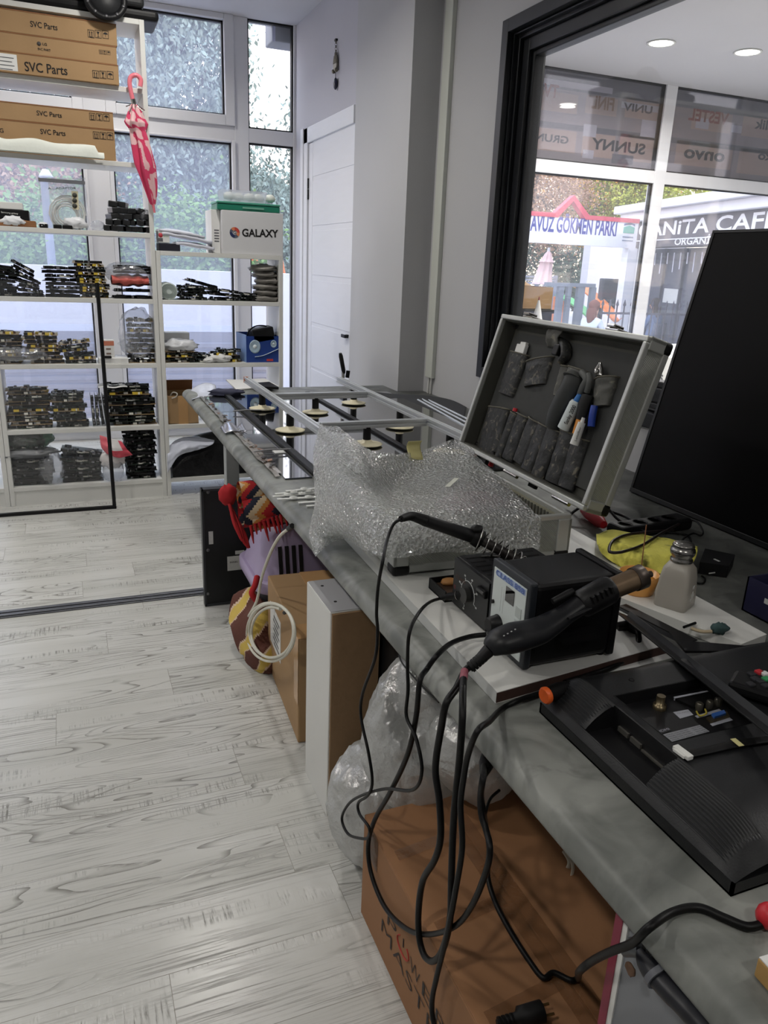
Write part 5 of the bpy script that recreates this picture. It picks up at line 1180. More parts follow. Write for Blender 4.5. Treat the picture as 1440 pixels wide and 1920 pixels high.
# dark cloth rising at the wall end of the bench
BF = M('black_felt', (52, 53, 56), .8, var=(20, .15))
n1 = [[PZ(655, 731, .775), PZ(700, 735, .785), PZ(740, 739, .78), PZ(800, 742, .79), PZ(845, 750, .78), PZ(875, 764, .772)],
      [PZ(700, 745, .77), PZ(730, 748, .772), PZ(760, 752, .77), PZ(820, 758, .772), PZ(850, 775, .77), PZ(868, 790, .768)],
      [PZ(745, 760, .768), PZ(765, 764, .768), PZ(785, 770, .768), PZ(822, 782, .768), PZ(845, 800, .768), PZ(855, 815, .768)]]
for r_ in n1:
    for p in r_:
        if p.y > 4.31 : p.x = min(p.x, 1.85)
        p.x = min(p.x, 2.02)
fn = net_fn(n1); tag(MB().grid(fn, 30, 12).build('felt_sheet', BF, solid=.003), 'dark grey felt sheet lying at the wall end of the workbench', 'cloth')
# ---- screen panels on the bench
PAN = M('lcd_panel_black', (9, 10, 13), .04, var=None, coat=1.0)
def panel(label, x0, x1, y0, y1, z, bez):
    t = thing('flat_screen', label, 'screen', ((x0+x1)/2, (y0+y1)/2, z))
    MB().lohi((x0, y0, z), (x1, y1, z+.008)).build('glass', PAN, t, bevel=.001)
    if bez:
        MB().lohi((x0-.022, y0-.01, z), (x0+.004, y1, z+.018)).build('bezel', BLACKP, t, bevel=.002)
    return t
panel('broad black screen panel under the front rail of the suction lifter', .80, 1.245, 2.46, 4.26, ZT+.004, True)
panel('black screen panel under the rear rail of the suction lifter', 1.27, 1.76, 2.46, 4.26, ZT+.004, True)
t = thing('glass_sheet', 'narrow glossy grey glass sheet with seams beside the led strips', 'glass sheet', (.72, 3.4, ZT))
GS = M('grey_mirror_glass', (70, 74, 82), .05, var=None, coat=1.0)
MB().lohi((.672, 2.535, ZT+.001), (.772, 4.27, ZT+.006)).build('glass', GS, t, bevel=.001)
for y in (2.9, 3.35, 3.8): MB().lohi((.672, y, ZT+.006), (.772, y+.003, ZT+.0065)).build('seam', M('seam_grey', (120, 122, 128), .4, var=None), t)
# led strips peeling along it
def led_strip(label, x, y0, y1, seed, wob=.006):
    rd = random.Random(seed); t = thing('led_strip', label, 'led strip', (x, (y0+y1)/2, ZT))
    n = 26; pts = [(x+wob*mnoise.noise((k*.35, seed, 0))*2, y0+(y1-y0)*k/n, ZT+.007+.006*abs(mnoise.noise((k*.5, seed, 3)))) for k in range(n+1)]
    mb = MB()
    for k in range(n):
        a, b = Vector(pts[k]), Vector(pts[k+1]); w = .0085
        mb.add([a+Vector((-w, 0, 0)), a+Vector((w, 0, .0015)), b+Vector((w, 0, .0015)), b+Vector((-w, 0, 0))], [(0, 1, 2, 3)])
    mb.build('foil', M('strip_silver', (176, 164, 150), .25, .9, var=(60, .3)), t, solid=.0012)
    for k in range(12):
        c = Vector(pts[rd.randrange(n)]); mb = MB(); m = frame(c+Vector((rd.uniform(0, .014), 0, .006)), (1, rd.uniform(-.6, .6), rd.uniform(-.3, .4)), (0, 1, 0))
        mb.box((0, 0, 0), (rd.uniform(.01, .026), rd.uniform(.01, .03), .0015), m); mb.build('foil_scrap', rd.choice([MATS['strip_silver'], M('copper_scrap', (176, 128, 96), .3, .8, var=(40, .3)), M('scrap_brown', (104, 84, 74), .5), M('scrap_dark', (60, 54, 54), .5)]), t)
    return t
led_strip('torn silver led strip along the outer side of the grey glass sheet', .652, 2.56, 4.26, 3)
led_strip('torn copper-flecked led strip lying against the grey glass sheet', .668, 2.60, 4.15, 8, .008)
c = PZ(437, 803, ZT+.012)
mb = MB(); mb.grid(lambda u_, v_: Vector((c.x-.05+.1*u_, c.y-.07+.12*v_, ZT+.006+.02*abs(math.sin(u_*4))*(.4+v_))), 10, 8); tag(mb.build('foil_sheet', M('silver_foil', (190, 190, 196), .22, .9, var=(30, .2)), solid=.001), 'crumpled silver foil beside the torn led strip', 'foil')
# two probe wires with tape across the glass
for i, (x0, y0_, x1, y1_, tx) in enumerate([(437, 771, 501, 769, 487), (476, 847, 545, 842, 523)]):
    a = PZ(x0, y0_, ZT+.02); b = PZ(x1, y1_, ZT+.02); q = PZ(tx, (y0_+y1_)/2, ZT+.014)
    t = thing('probe_wire', ('far', 'near')[i]+' grey wire taped across the narrow glass sheet', 'wire', tuple(a))
    MB().tube([a, a.lerp(b, .4)+Vector((0, 0, .004)), b], .0035, 6).build('wire', M('grey_wire', (150, 150, 152), .4), t)
    MB().lohi((q.x-.022, q.y-.024, ZT+.007), (q.x+.022, q.y+.024, ZT+.0095)).build('tape', WHITEP, t)
# ---- suction lifter
ZR_ = .868
t = thing('suction_lifter', 'aluminium profile frame with cream suction cups standing on the black screen panels', 'lifting frame', (1.15, 3.3, ZT))
def profile(mb, a, b, w=.028, h=.03):
    a, b = Vector(a), Vector(b); d_ = (b-a); L_ = d_.length; F = frame(a, d_, (0, 0, 1) if abs(d_.normalized().z) < .9 else (1, 0, 0))   # local x along, y up
    g = .005
    poly = [(-w/2, -h/2), (-g, -h/2), (-g, -h/2+g), (g, -h/2+g), (g, -h/2), (w/2, -h/2), (w/2, -g), (w/2-g, -g), (w/2-g, g), (w/2, g), (w/2, h/2), (g, h/2), (g, h/2-g), (-g, h/2-g), (-g, h/2), (-w/2, h/2), (-w/2, g), (-w/2+g, g), (-w/2+g, -g), (-w/2, -g)]
    mb.prism(poly, 0, L_, F @ Matrix(((0, 0, 1, 0), (0, 1, 0, 0), (-1, 0, 0, 0), (0, 0, 0, 1)))); return mb
profile(MB(), (.893, 2.31, ZR_), (.893, 4.19, ZR_)).build('rail', ALU, t); profile(MB(), (1.41, 2.31, ZR_), (1.41, 4.14, ZR_)).build('rail', ALU, t)
profile(MB(), (.907, 3.655, ZR_-.004), (1.396, 3.655, ZR_-.004)).build('crossbar', ALU, t); profile(MB(), (.907, 2.935, ZR_-.004), (1.396, 2.935, ZR_-.004)).build('crossbar', ALU, t)
for (x, y) in ((.888, 3.80), (.888, 3.265), (1.125, 3.655), (1.13, 2.935), (1.41, 3.88), (1.41, 3.24), (1.41, 2.72), (.888, 2.6)):
    zc = ZT+.024
    cup = MB().lathe([(.0, -.004), (.064, -.007), (.067, -.004), (.055, -.001), (.024, .003), (.019, .013), (0, .013)], T(x, y, zc), 32).build('suction_cup', CREAM, t)
    MB().tube([(x, y, zc+.014), (x, y, ZR_-.015)], .017, 14).build('post', BLACKP, t)
    MB().tube([(x, y, zc-.012), (x, y, zc-.004)], .014, 12).build('cup_foot', BLACKP, t)
MB().lohi((.878, 4.19, ZR_-.016), (.908, 4.198, ZR_+.016)).build('rail_end', M('copper_plate', (206, 128, 92), .45), t)
a = PX(643, 706, 1.43)
MB().tube([(1.43, 4.12, .88), (1.43, 4.125, .935)], .009, 10).build('clamp_pin', STEEL, t)
mb = MB(); b0 = PY(645, 700, 4.12); b1 = PY(638, 662, 4.12); mb.tube([b0, b0.lerp(b1, .15), b0.lerp(b1, .85), b1], [.012, .019, .019, .013], 10, flat=.6); mb.build('clamp_lever', BLACKP, t)
mb = MB()
for q in range(4): mb.sphere(b0.lerp(b1, .5+.13*q)+Vector((0, -.0115, 0)), (.007, .003, .008), 8)
mb.build('lever_hole', M('lever_hole_grey', (150, 150, 152), .5, var=None), t)
b2 = PY(651, 708, 4.12); b3 = PY(653, 695, 4.12); MB().tube([b2, b3], .012, 8).build('clamp_block', BLACKP, t)
# loose aluminium rods
for i, (p0, p1) in enumerate([((788, 747), (900, 806)), ((784, 750), (895, 812)), ((792, 745), (905, 800))]):
    tag(MB().tube([PZ(p0[0], p0[1], ZT+.012), PZ(p1[0], p1[1], ZT+.012)], .007, 8).build('aluminium_rod', ALU), ('middle', 'outer', 'inner')[i]+' aluminium rod lying loose behind the tool case lid', 'rod', 'loose aluminium rods')
# things at the far end of the bench
t = thing('brochure', 'white paper brochure lying at the far end of the bench under the rail end', 'brochure', tuple(PZ(475, 717, ZT)))
a, b, c, d_ = PZ(424, 711, ZT+.012), PZ(470, 711, ZT+.012), PZ(482, 726, ZT+.012), PZ(443, 729, ZT+.012)
MB().prism([(p.x, p.y) for p in (d_, c, b, a)], ZT+.003, ZT+.010).build('page', PAPER, t); a, b, c, d_ = PZ(468, 710, ZT+.014), PZ(497, 709, ZT+.014), PZ(524, 724, ZT+.014), PZ(482, 727, ZT+.014)
MB().prism([(p.x, p.y) for p in (d_, c, b, a)], ZT+.004, ZT+.012).build('page', PAPER, t)
tag(MB().prism([(p.x, p.y) for p in (PZ(474, 724, ZT+.03), PZ(523, 725, ZT+.03), PZ(505, 715, ZT+.03), PZ(478, 717, ZT+.03))], ZT+.013, ZT+.028).build('black_tray', BLACKP, bevel=.004), 'small black tray on the white brochure at the bench end', 'tray')
n1 = [[PY(352, 742, 4.5), PY(362, 728, 4.52), PY(385, 718, 4.55), PY(404, 722, 4.55)], [PY(356, 747, 4.45), PY(370, 736, 4.43), PY(390, 730, 4.43), PY(406, 734, 4.45)], [PZ(360, 749, ZT+.002), PZ(375, 745, ZT+.002), PZ(392, 743, ZT+.002), PZ(406, 742, ZT+.002)]]
tag(MB().grid(net_fn(n1), 18, 12).build('plastic_bag', M('white_translucent_sheet', (206, 210, 224), .25), solid=.002), 'crumpled white plastic bag at the front far corner of the bench', 'bag')
mb = MB(); c = PZ(424, 738, ZT+.018); mb.sphere((c.x, c.y, ZT+.022), (.10, .05, .022), 18, jitter=.4); tag(mb.build('cloth', M('navy_cloth', (52, 54, 74), .85, var=(20, .2))), 'dark navy rag beside the white plastic bag at the bench end', 'cloth')

# ---- white boards that carry the tools
def wboard(label, pts, z0, z1, bev=.002):
    t = thing('melamine_board', label, 'board', (pts[0][0], pts[0][1], z0)); mb = MB()
    mb.prism(pts, z0+.0015, z1-.0015, mi=1); mb.prism(pts, z1-.0015, z1); mb.prism(pts, z0, z0+.0015)
    mb.build('core', [WHITE, M('chipboard_core', (66, 46, 40), .8, var=(60, .25))], t)
    ep = MB(); a, b = Vector((*pts[0], 0)), Vector((*pts[3], 0)); n_ = Vector((-.0012, 0, 0))
    ep.add([(a.x+n_.x, a.y, z0), (b.x+n_.x, b.y, z0), (b.x+n_.x, b.y, z1), (a.x+n_.x, a.y, z1)], [(0, 3, 2, 1)]); ep.build('edge_band', M('edge_band_white', (202, 204, 202), .35, var=(8, .03)), t); return t
ZB0, ZB1 = ZT+.001, ZT+.024
wboard('white melamine board under the tool case and soldering stations', [(.657, 1.02), (1.10, 1.075), (1.115, 2.15), (.68, 2.15)], ZB0, ZB1)
t = thing('melamine_board', 'white melamine board under the glass bottle and orange tub', 'board', (1.25, 1.4, ZB0)); mb = MB()
mb.prism([(1.237, 1.026), (1.327, 1.044), (1.327, 1.80), (1.122, 1.80), (1.128, 1.34)], ZB0, ZB1); mb.build('board', WHITE, t, bevel=.0015)

# ---- tool case
AL = M('case_aluminium', (188, 190, 186), .36, .45, var=(18, .08)); ALR = M('case_ribbed_panel', (166, 168, 163), .42, .4, var=(25, .08))
def ribbed(m):
    nt = m.node_tree; b = nt.nodes['Principled BSDF']; tc = nt.nodes.new('ShaderNodeTexCoord'); wv = nt.nodes.new('ShaderNodeTexWave'); wv.bands_direction = 'DIAGONAL'; wv.inputs['Scale'].default_value = 110
    nt.links.new(tc.outputs['Object'], wv.inputs[0]); bp = nt.nodes.new('ShaderNodeBump'); bp.inputs['Strength'].default_value = .5; bp.inputs['Distance'].default_value = .002
    nt.links.new(wv.outputs[0], bp.inputs['Height']); nt.links.new(bp.outputs[0], b.inputs['Normal'])
ribbed(ALR)
FELT = M('case_felt', (62, 63, 62), .85, var=(30, .15)); FELTD = M('pouch_leather', (40, 41, 41), .55, var=(30, .35), bump=(40, .4)); wear(FELTD, (126, 120, 104), 38, .56, .70, .75, 1.5); LINING = M('case_lining', (96, 97, 90), .8, var=(20, .15))
cx0, cx1, cy0, cy1, cz0, cz1 = .684, 1.162, 1.562, 2.24, ZB1, ZB1+.125
tc_ = thing('tool_case', 'open aluminium tool case with dark pouch-lined lid on the white board', 'tool case', ((cx0+cx1)/2, (cy0+cy1)/2, cz0))
W_ = .012; mb = MB()
for lo, hi in (((cx0, cy0, cz0+.012), (cx1, cy0+W_, cz1-.012)), ((cx0, cy1-W_, cz0+.012), (cx1, cy1, cz1-.012)), ((cx0, cy0+W_, cz0+.012), (cx0+W_, cy1-W_, cz1-.012)), ((cx1-W_, cy0+W_, cz0+.012), (cx1, cy1-W_, cz1-.012)), ((cx0+.005, cy0+.005, cz0+.006), (cx1-.005, cy1-.005, cz0+.014))): mb.lohi(lo, hi)
mb.build('base_wall', ALR, tc_)
mb = MB()
for z0_, z1_ in ((cz0+.006, cz0+.026), (cz1-.014, cz1)):
    for lo, hi in (((cx0-.003, cy0-.003, z0_), (cx1+.003, cy0+W_, z1_)), ((cx0-.003, cy1-W_, z0_), (cx1+.003, cy1+.003, z1_)), ((cx0-.003, cy0+W_, z0_), (cx0+W_, cy1-W_, z1_)), ((cx1-W_, cy0+W_, z0_), (cx1+.003, cy1-W_, z1_))): mb.lohi(lo, hi)
mb.build('base_rim', AL, tc_, bevel=.003)
for (x, y, sx, sy) in ((cx0, cy0, 1, 1), (cx1, cy0, -1, 1), (cx0, cy1, 1, -1), (cx1, cy1, -1, -1)):
    mb = MB(); mb.lohi((x-.005*sx, y-.005*sy, cz0+.024), (x+.035*sx, y+.006*sy, cz1-.012)); mb.lohi((x-.005*sx, y-.005*sy, cz0+.024), (x+.006*sx, y+.035*sy, cz1-.012)); mb.build('corner_plate', AL, tc_, bevel=.003)
    mb = MB(); mb.lohi((x-.007*sx, y-.007*sy, cz0), (x+.04*sx, y+.04*sy, cz0+.03)); mb.build('corner_foot', BLACKP, tc_, bevel=.01, seg=3)
mb = MB()
for q in range(38): y = cy0+.03+q*(cy1-cy0-.06)/37; mb.lohi((cx1-W_-.006, y, cz0+.02), (cx1-W_, y+.006, cz1-.02))
for q in range(22): x = cx0+.03+q*(cx1-cx0-.06)/21; mb.lohi((x, cy1-W_-.006, cz0+.02), (x+.006, cy1-W_, cz1-.02))
mb.build('lining_rib', LINING, tc_)
mb = MB(); mb.lohi((cx1-W_-.001, cy0+W_, cz0+.014), (cx1-W_, cy1-W_, cz1-.014)); mb.lohi((cx0+W_, cy0+W_, cz0+.014), (cx1-W_, cy1-W_, cz0+.016)); mb.build('lining', M('lining_cream', (150, 148, 130), .8, var=(20, .1)), tc_)
_ROT = T(cx0, cy0, 0) @ RZ(math.radians(-2.2)) @ T(-cx0, -cy0, 0)      # the case stands slightly askew on the board
for _c in tc_.children: _c.data.transform(wm(tc_).inverted() @ _ROT @ wm(tc_))
# lid: local u runs from the far end to the near end, v up the lid, w to its back
HA = Vector((1.254, 2.357, .905)); HB = Vector((1.227, 1.585, .905)); eu = (HB-HA).normalized()
tgt = Vector((1.386, 2.353, 1.352))-HA; ev = (tgt-eu*tgt.dot(eu)).normalized(); ew = eu.cross(ev)
if ew.x < 0: ew = -ew
HA = HA+Vector((0, 0, .0)); LU, LV, LW = (HB-HA).length, .468, .085
LID = Matrix(((eu.x, ev.x, ew.x, HA.x), (eu.y, ev.y, ew.y, HA.y), (eu.z, ev.z, ew.z, HA.z), (0, 0, 0, 1)))
mb = MB(); e = .012
for lo, hi in (((0, 0, .014), (LU, e, LW-.012)), ((0, LV-e, .014), (LU, LV, LW-.012)), ((0, e, .014), (e, LV-e, LW-.012)), ((LU-e, e, .014), (LU, LV-e, LW-.012)), ((.004, .004, LW-.012), (LU-.004, LV-.004, LW-.004))): mb.lohi(lo, hi, LID)
mb.build('lid_shell', ALR, tc_)
mb = MB()
for w0, w1 in ((0, .016), (LW-.02, LW)):
    for lo, hi in (((-.003, -.003, w0), (LU+.003, e, w1)), ((-.003, LV-e, w0), (LU+.003, LV+.003, w1)), ((-.003, e, w0), (e, LV-e, w1)), ((LU-e, e, w0), (LU+.003, LV-e, w1))): mb.lohi(lo, hi, LID)
mb.build('lid_rim', AL, tc_, bevel=.003)
for (u_, v_, su, sv) in ((0, 0, 1, 1), (LU, 0, -1, 1), (0, LV, 1, -1), (LU, LV, -1, -1)):
    mb = MB(); mb.lohi((u_-.005*su, v_-.005*sv, .012), (u_+.03*su, v_+.03*sv*.3, LW-.02), LID); mb.lohi((u_-.005*su, v_-.005*sv, .012), (u_+.03*su*.3, v_+.03*sv, LW-.02), LID); mb.build('corner_plate', AL, tc_, bevel=.003)
    mb = MB(); mb.lohi((u_-.006*su, v_-.006*sv, LW-.03), (u_+.03*su, v_+.03*sv, LW+.004), LID); mb.build('corner_cap', BLACKP, tc_, bevel=.01, seg=3)
mb = MB()
for lo, hi in (((e, e, .014), (LU-e, e+.004, LW-.02)), ((e, LV-e-.004, .014), (LU-e, LV-e, LW-.02)), ((e, e, .014), (e+.004, LV-e, LW-.02)), ((LU-e-.004, e, .014), (LU-e, LV-e, LW-.02))): mb.lohi(lo, hi, LID)
mb.build('lid_lining', M('lid_lining_dark', (72, 72, 66), .8, var=(25, .15)), tc_)
mb = MB(); mb.prism(rrect(LU-2*e-.05, LV-2*e-.06, .04, 5, LU/2, LV/2), LW-.034, LW-.022, LID); mb.build('felt_board', FELT, tc_, bevel=.004)
MB().lohi((e, e, LW-.024), (LU-e, LV-e, LW-.018), LID).build('lid_back_lining', M('lid_lining_dark', (72, 72, 66), .8), tc_)
for u_ in (.16, LU-.16):
    mb = MB(); mb.lohi((u_-.03, LV+.003, .004), (u_+.03, LV+.011, .05), LID); mb.lohi((u_-.018, LV+.011, -.004), (u_+.018, LV+.02, .03), LID); mb.build('latch', STEEL, tc_, bevel=.003)
for u_ in (.1, LU/2, LU-.1): MB().tube([LID @ Vector((u_-.04, -.006, .002)), LID @ Vector((u_+.04, -.006, .002))], .006, 10).build('hinge', STEEL, tc_)
WF = LW-.034       # depth of the felt's face
lid_o = LID @ Vector((0, 0, WF)); Linv = LID.inverted()
def LUV(px, py, w=WF):
    p = Linv @ PP(px, py, LID @ Vector((0, 0, w)), ew); return p.x, p.y
def zi(x, y): return 840+x/2.4, 560+y/2.4       # coordinates read in a zoomed crop of the lid
def pouch(x0, y0, x1, y1, wt, wb, m=FELTD, bulge=.016, parent=tc_, name='pouch', seed=0):
    """a sewn pocket on the felt: from its mouth (first point) to its foot"""
    a = Vector((*LUV(*zi(x0, y0)), 0)); b = Vector((*LUV(*zi(x1, y1)), 0)); d_ = (b-a).normalized(); s = Vector((-d_.y, d_.x, 0))
    k_ = (Vector((*LUV(*zi(x0+10, y0)), 0))-Vector((*LUV(*zi(x0-10, y0)), 0))).length/20
    wt *= k_/2; wb *= k_/2
    def P(u_, v_):
        w_ = math.pi*u_; half = wt*(1-v_)+wb*v_; half *= 1+.08*mnoise.noise((v_*4, seed, 1))
        bl = bulge*(1-.35*v_)*(1+.25*mnoise.noise((u_*3, v_*5, seed)))
        q = a.lerp(b, v_)+s*(half*math.cos(w_)); return LID @ Vector((q.x, q.y, WF-.0005-bl*math.sin(w_)**.7))
    mb = MB(); mb.grid(P, 14, 16)
    top = [P(i/14, 0) for i in range(15)]; mb.add([LID @ Vector((a.x, a.y, WF-.001))]+top, [(0, i+1, i+2) for i in range(14)])
    bot = [P(i/14, 1) for i in range(15)]; mb.add([LID @ Vector((b.x, b.y, WF-.001))]+bot, [(0, i+2, i+1) for i in range(14)])
    mb.tube([P(i/14, 0.0) for i in range(15)], .0028, 6, mi=1); mb.build(name, [m, M('worn_seam', (96, 93, 82), .7, var=(60, .3))], parent)
    
for i, q in enumerate([(228, 492, 172, 692, 84, 80), (268, 500, 214, 690, 34, 30), (308, 520, 224, 722, 40, 30), (345, 528, 268, 724, 56, 52), (398, 550, 318, 738, 66, 54), (440, 572, 356, 772, 62, 56), (485, 592, 404, 800, 66, 60), (548, 604, 468, 826, 74, 66), (604, 634, 530, 852, 74, 74)]): pouch(*q, seed=i)
pouch(330, 250, 265, 432, 84, 70, bulge=.022, seed=20); pouch(418, 276, 394, 392, 112, 92, bulge=.02, seed=21)
PCH = M('pouch_grey_canvas', (86, 86, 82), .75, var=(30, .25), bump=(40, .3)); wear(PCH, (134, 130, 116), 45, .56, .68, .7)
pouch(536, 308, 494, 438, 40, 36, PCH, seed=22); pouch(590, 318, 540, 446, 92, 70, PCH, seed=23); pouch(722, 362, 696, 486, 96, 70, PCH, .024, seed=24)
for (x, y) in ((172, 722), (395, 828)):
    mb = MB(); u_, v_ = LUV(*zi(x, y)); mb.lohi((u_-.02, v_-.018, WF-.012), (u_+.02, v_+.018, WF), LID); mb.build('strap', BLACKP, tc_, bevel=.002)
u_, v_ = LUV(*zi(512, 165)); mb = MB(); mb.grid(lambda a_, b_: LID @ Vector((u_-.036+.072*a_, v_+.03-.075*b_, WF-.012-.02*math.sin(math.pi*b_)-.006*mnoise.noise((a_*3, b_*4, 9)))), 10, 10); mb.build('strap_flap', PCH, tc_, solid=.003)
# tools held in the lid: things of their own
def lidp(x, y, w): u_, v_ = LUV(*zi(x, y)); return LID @ Vector((u_, v_, WF-w))
def lid_tool(name, label, cat, x, y): return thing(name, label, cat, tuple(lidp(x, y, .01)))
t = lid_tool('holster', 'black curved leather holster high in the tool case lid', 'holster', 530, 240)
mb = MB(); pts = smooth_path([lidp(512, 185, .01), lidp(545, 215, .014), (lidp(550, 262, .016)), lidp(522, 296, .014)], 6); mb.tube(pts, [.012+.006*math.sin(math.pi*k/(len(pts)-1)) for k in range(len(pts))], 10, flat=.6); mb.build('body', FELTD, t)
MB().box((0, 0, 0), (.03, .035, .02), T(*lidp(512, 238, .016)) @ LID.to_3x3().to_4x4()).build('buckle', BLACKP, t, bevel=.004)
t = lid_tool('packet', 'white packet sticking out of the uppermost pouch of the lid', 'packet', 345, 230)
F_ = frame(lidp(342, 238, .012), lidp(372, 240, .012)-lidp(312, 232, .012), lidp(350, 210, .012)-lidp(338, 255, .012)); MB().box((0, 0, 0), (.056, .04, .014), F_).build('body', PAPER, t, bevel=.002); MB().box((.008, .022, 0), (.034, .012, .013), F_).build('cap', WHITEP, t, bevel=.002)
t = lid_tool('scraper', 'big grey-black rubber handle standing in the middle pouch of the lid', 'tool', 560, 470)
pts = smooth_path([lidp(612, 352, .03), lidp(600, 400, .034), lidp(560, 470, .034), lidp(522, 530, .03), lidp(492, 585, .02)], 6); n_ = len(pts)
MB().tube(pts, [.01+.022*min(1, k/3)*(1-.45*(k/(n_-1))**1.5) for k in range(n_)], 16, flat=.75).build('handle', M('rubber_handle', (58, 60, 60), .6, var=(40, .25)), t)
mb = MB(); mb.tube([lidp(612, 350, .032), lidp(606, 372, .036)], [.02, .031], 16); mb.build('pommel', M('handle_cap_grey', (92, 94, 92), .6), t)
t = lid_tool('pliers', 'pliers with blue grips and steel jaws in the worn canvas pouch of the lid', 'pliers', 700, 340)
mb = MB()
for s_ in (-1, 1): mb.tube([lidp(702+s_*4, 352, .016), lidp(702+s_*9, 328, .018), lidp(706+s_*2, 296, .016)], [.009, .008, .003], 8)
mb.build('jaw', STEEL, t); mb = MB(); mb.sphere(lidp(703, 340, .026), .0085, 12); mb.build('rivet', STEEL, t)
MB().tube(smooth_path([lidp(684, 492, .02), lidp(676, 530, .02), lidp(664, 582, .016)]), .0105, 10).build('grip', M('grip_blue', (36, 66, 160), .4), t)
t = lid_tool('cutters', 'grey handled cutters beside the big rubber handle in the lid', 'cutters', 650, 400)
mb = MB(); mb.tube(smooth_path([lidp(640, 345, .03), lidp(662, 375, .03), lidp(640, 410, .026), lidp(620, 440, .02)]), .011, 10); mb.build('grip', M('handle_cap_grey', (92, 94, 92), .6), t); mb = MB(); mb.tube(smooth_path([lidp(668, 352, .028), lidp(672, 385, .028), lidp(650, 430, .02)]), .009, 10); mb.build('grip', M('handle_cap_grey', (92, 94, 92), .6), t)
t = lid_tool('screwdriver', 'blue handled screwdriver behind the white lettered tube in the lid', 'screwdriver', 600, 490)
MB().tube([lidp(628, 450, .018), lidp(600, 500, .018), lidp(540, 565, .012)], [.013, .013, .007], 10).build('handle', M('grip_blue', (36, 66, 160), .4), t)
t = lid_tool('glue_tube', 'white and blue lettered paste tube standing in the lid pouch', 'tube', 585, 540)
A_, B_ = lidp(622, 475, .034), lidp(556, 596, .03); MB().tube([A_, A_.lerp(B_, .1), B_], [.014, .018, .018], 16).build('body', M('tube_white', (206, 214, 214), .35, var=(20, .05)), t)
MB().tube([A_, A_+(A_-B_).normalized()*.02], [.011, .008], 12).build('cap', M('tube_blue', (60, 120, 190), .4), t)
dirn = (A_-B_).normalized(); nn = CAM_POS-B_; nn = (nn-dirn*nn.dot(dirn)).normalized(); lettering('Sanky 2000', B_+dirn*.02+nn*.018-nn.cross(dirn)*.005, A_-dirn*.01+nn*.018-nn.cross(dirn)*.005, .011, nn, INK, t, bold=.01)
t = lid_tool('paint_brush', 'black bristled brush with orange handle in the lid pouch', 'brush', 630, 530)
MB().tube([lidp(662, 448, .026), lidp(650, 490, .03), lidp(632, 556, .028)], [.02, .02, .016], 12, flat=.6).build('bristles', RUBBER, t); MB().tube([lidp(632, 556, .028), lidp(604, 618, .022)], [.0165, .015], 12, flat=.6).build('handle', M('handle_orange', (206, 134, 48), .4), t)
t = lid_tool('marker', 'small white marker pen at the near end of the lowest pouches', 'marker', 630, 620)
A_, B_ = lidp(648, 572, .036), lidp(610, 670, .034); MB().tube([A_, B_], [.0105, .0125], 14).build('body', WHITEP, t); MB().tube([A_, A_+(A_-B_).normalized()*.014], [.006, .005], 10).build('tip', WHITEP, t)
dirn = (A_-B_).normalized(); nn = CAM_POS-B_; nn = (nn-dirn*nn.dot(dirn)).normalized(); lettering('Leitsilber', B_+dirn*.012+nn*.0125-nn.cross(dirn)*.003, A_-dirn*.012+nn*.0125-nn.cross(dirn)*.003, .006, nn, INK, t)
t = lid_tool('screwdriver', 'red tipped screwdriver through the narrow far pouch of the lid', 'screwdriver', 260, 620)
MB().tube([lidp(318, 498, .012), lidp(314, 512, .012)], .008, 10).build('handle_end', M('tool_red', (196, 40, 50), .4), t); MB().tube([lidp(212, 738, .012), lidp(204, 756, .012)], [.01, .009], 10).build('tip_cap', M('tool_red', (196, 40, 50), .4), t); MB().tube([lidp(314, 512, .003), lidp(212, 738, .003)], .003, 8).build('shaft', STEEL, t)
# ---- bubble wrap heaped in the case
BW = clear_mat('bubble_wrap', .36, .32, rough=.14, hazecol=(246, 250, 248), vor=(125, 1.0))
net = [[PZ(600, 797, 1.03), PZ(640, 810, 1.02), PZ(690, 848, .985), PZ(765, 855, .965), PZ(850, 832, .965), PZ(884, 846, .95)],
       [PZ(588, 850, .96), PZ(640, 870, .97), PZ(690, 905, .935), PZ(760, 905, .905), PZ(866, 882, .95), PZ(935, 900, .935)],
       [PZ(590, 905, .90), PZ(640, 905, .955), PZ(700, 935, .945), PZ(760, 938, .915), PZ(868, 925, .945), PZ(985, 950, .925)],
       [PZ(590, 950, .85), PZ(640, 945, .93), PZ(700, 965, .945), PZ(775, 972, .945), PZ(880, 965, .945), PZ(1010, 975, .92)],
       [PZ(580, 1000, .79), PZ(635, 990, .86), PZ(700, 1010, .9), PZ(790, 1012, .91), PZ(885, 1005, .905), PZ(1013, 1005, .885)],
       [PZ(592, 1038, .775), PZ(640, 1003, .80), PZ(700, 1035, .87), PZ(795, 1033, .88), PZ(885, 1026, .875), PZ(1012, 1036, .865)]]
fn = net_fn(net)
def bw(off):
    def P(u_, v_):
        p = fn(u_, v_); q = Vector((u_*7, v_*7, off)); return p+Vector((.006*mnoise.noise(q), .006*mnoise.noise(q+Vector((5, 0, 0))), off*.009+.011*mnoise.noise(q+Vector((0, 9, 0)))+.004*mnoise.noise(q*3)))
    return P
t = thing('bubble_wrap', 'heap of clear bubble wrap spilling over the aluminium tool case', 'bubble wrap', (.9, 1.8, .9))
MB().grid(bw(1), 90, 80).build('upper_layer', BW, t); MB().grid(bw(-1), 60, 50).build('lower_layer', BW, t)
n2 = [[PZ(628, 812, 1.0), PZ(660, 824, 1.0), PZ(698, 850, .97)], [PZ(640, 850, .985), PZ(672, 858, .985), PZ(702, 880, .95)], [PZ(655, 880, .96), PZ(680, 895, .955), PZ(700, 912, .93)]]
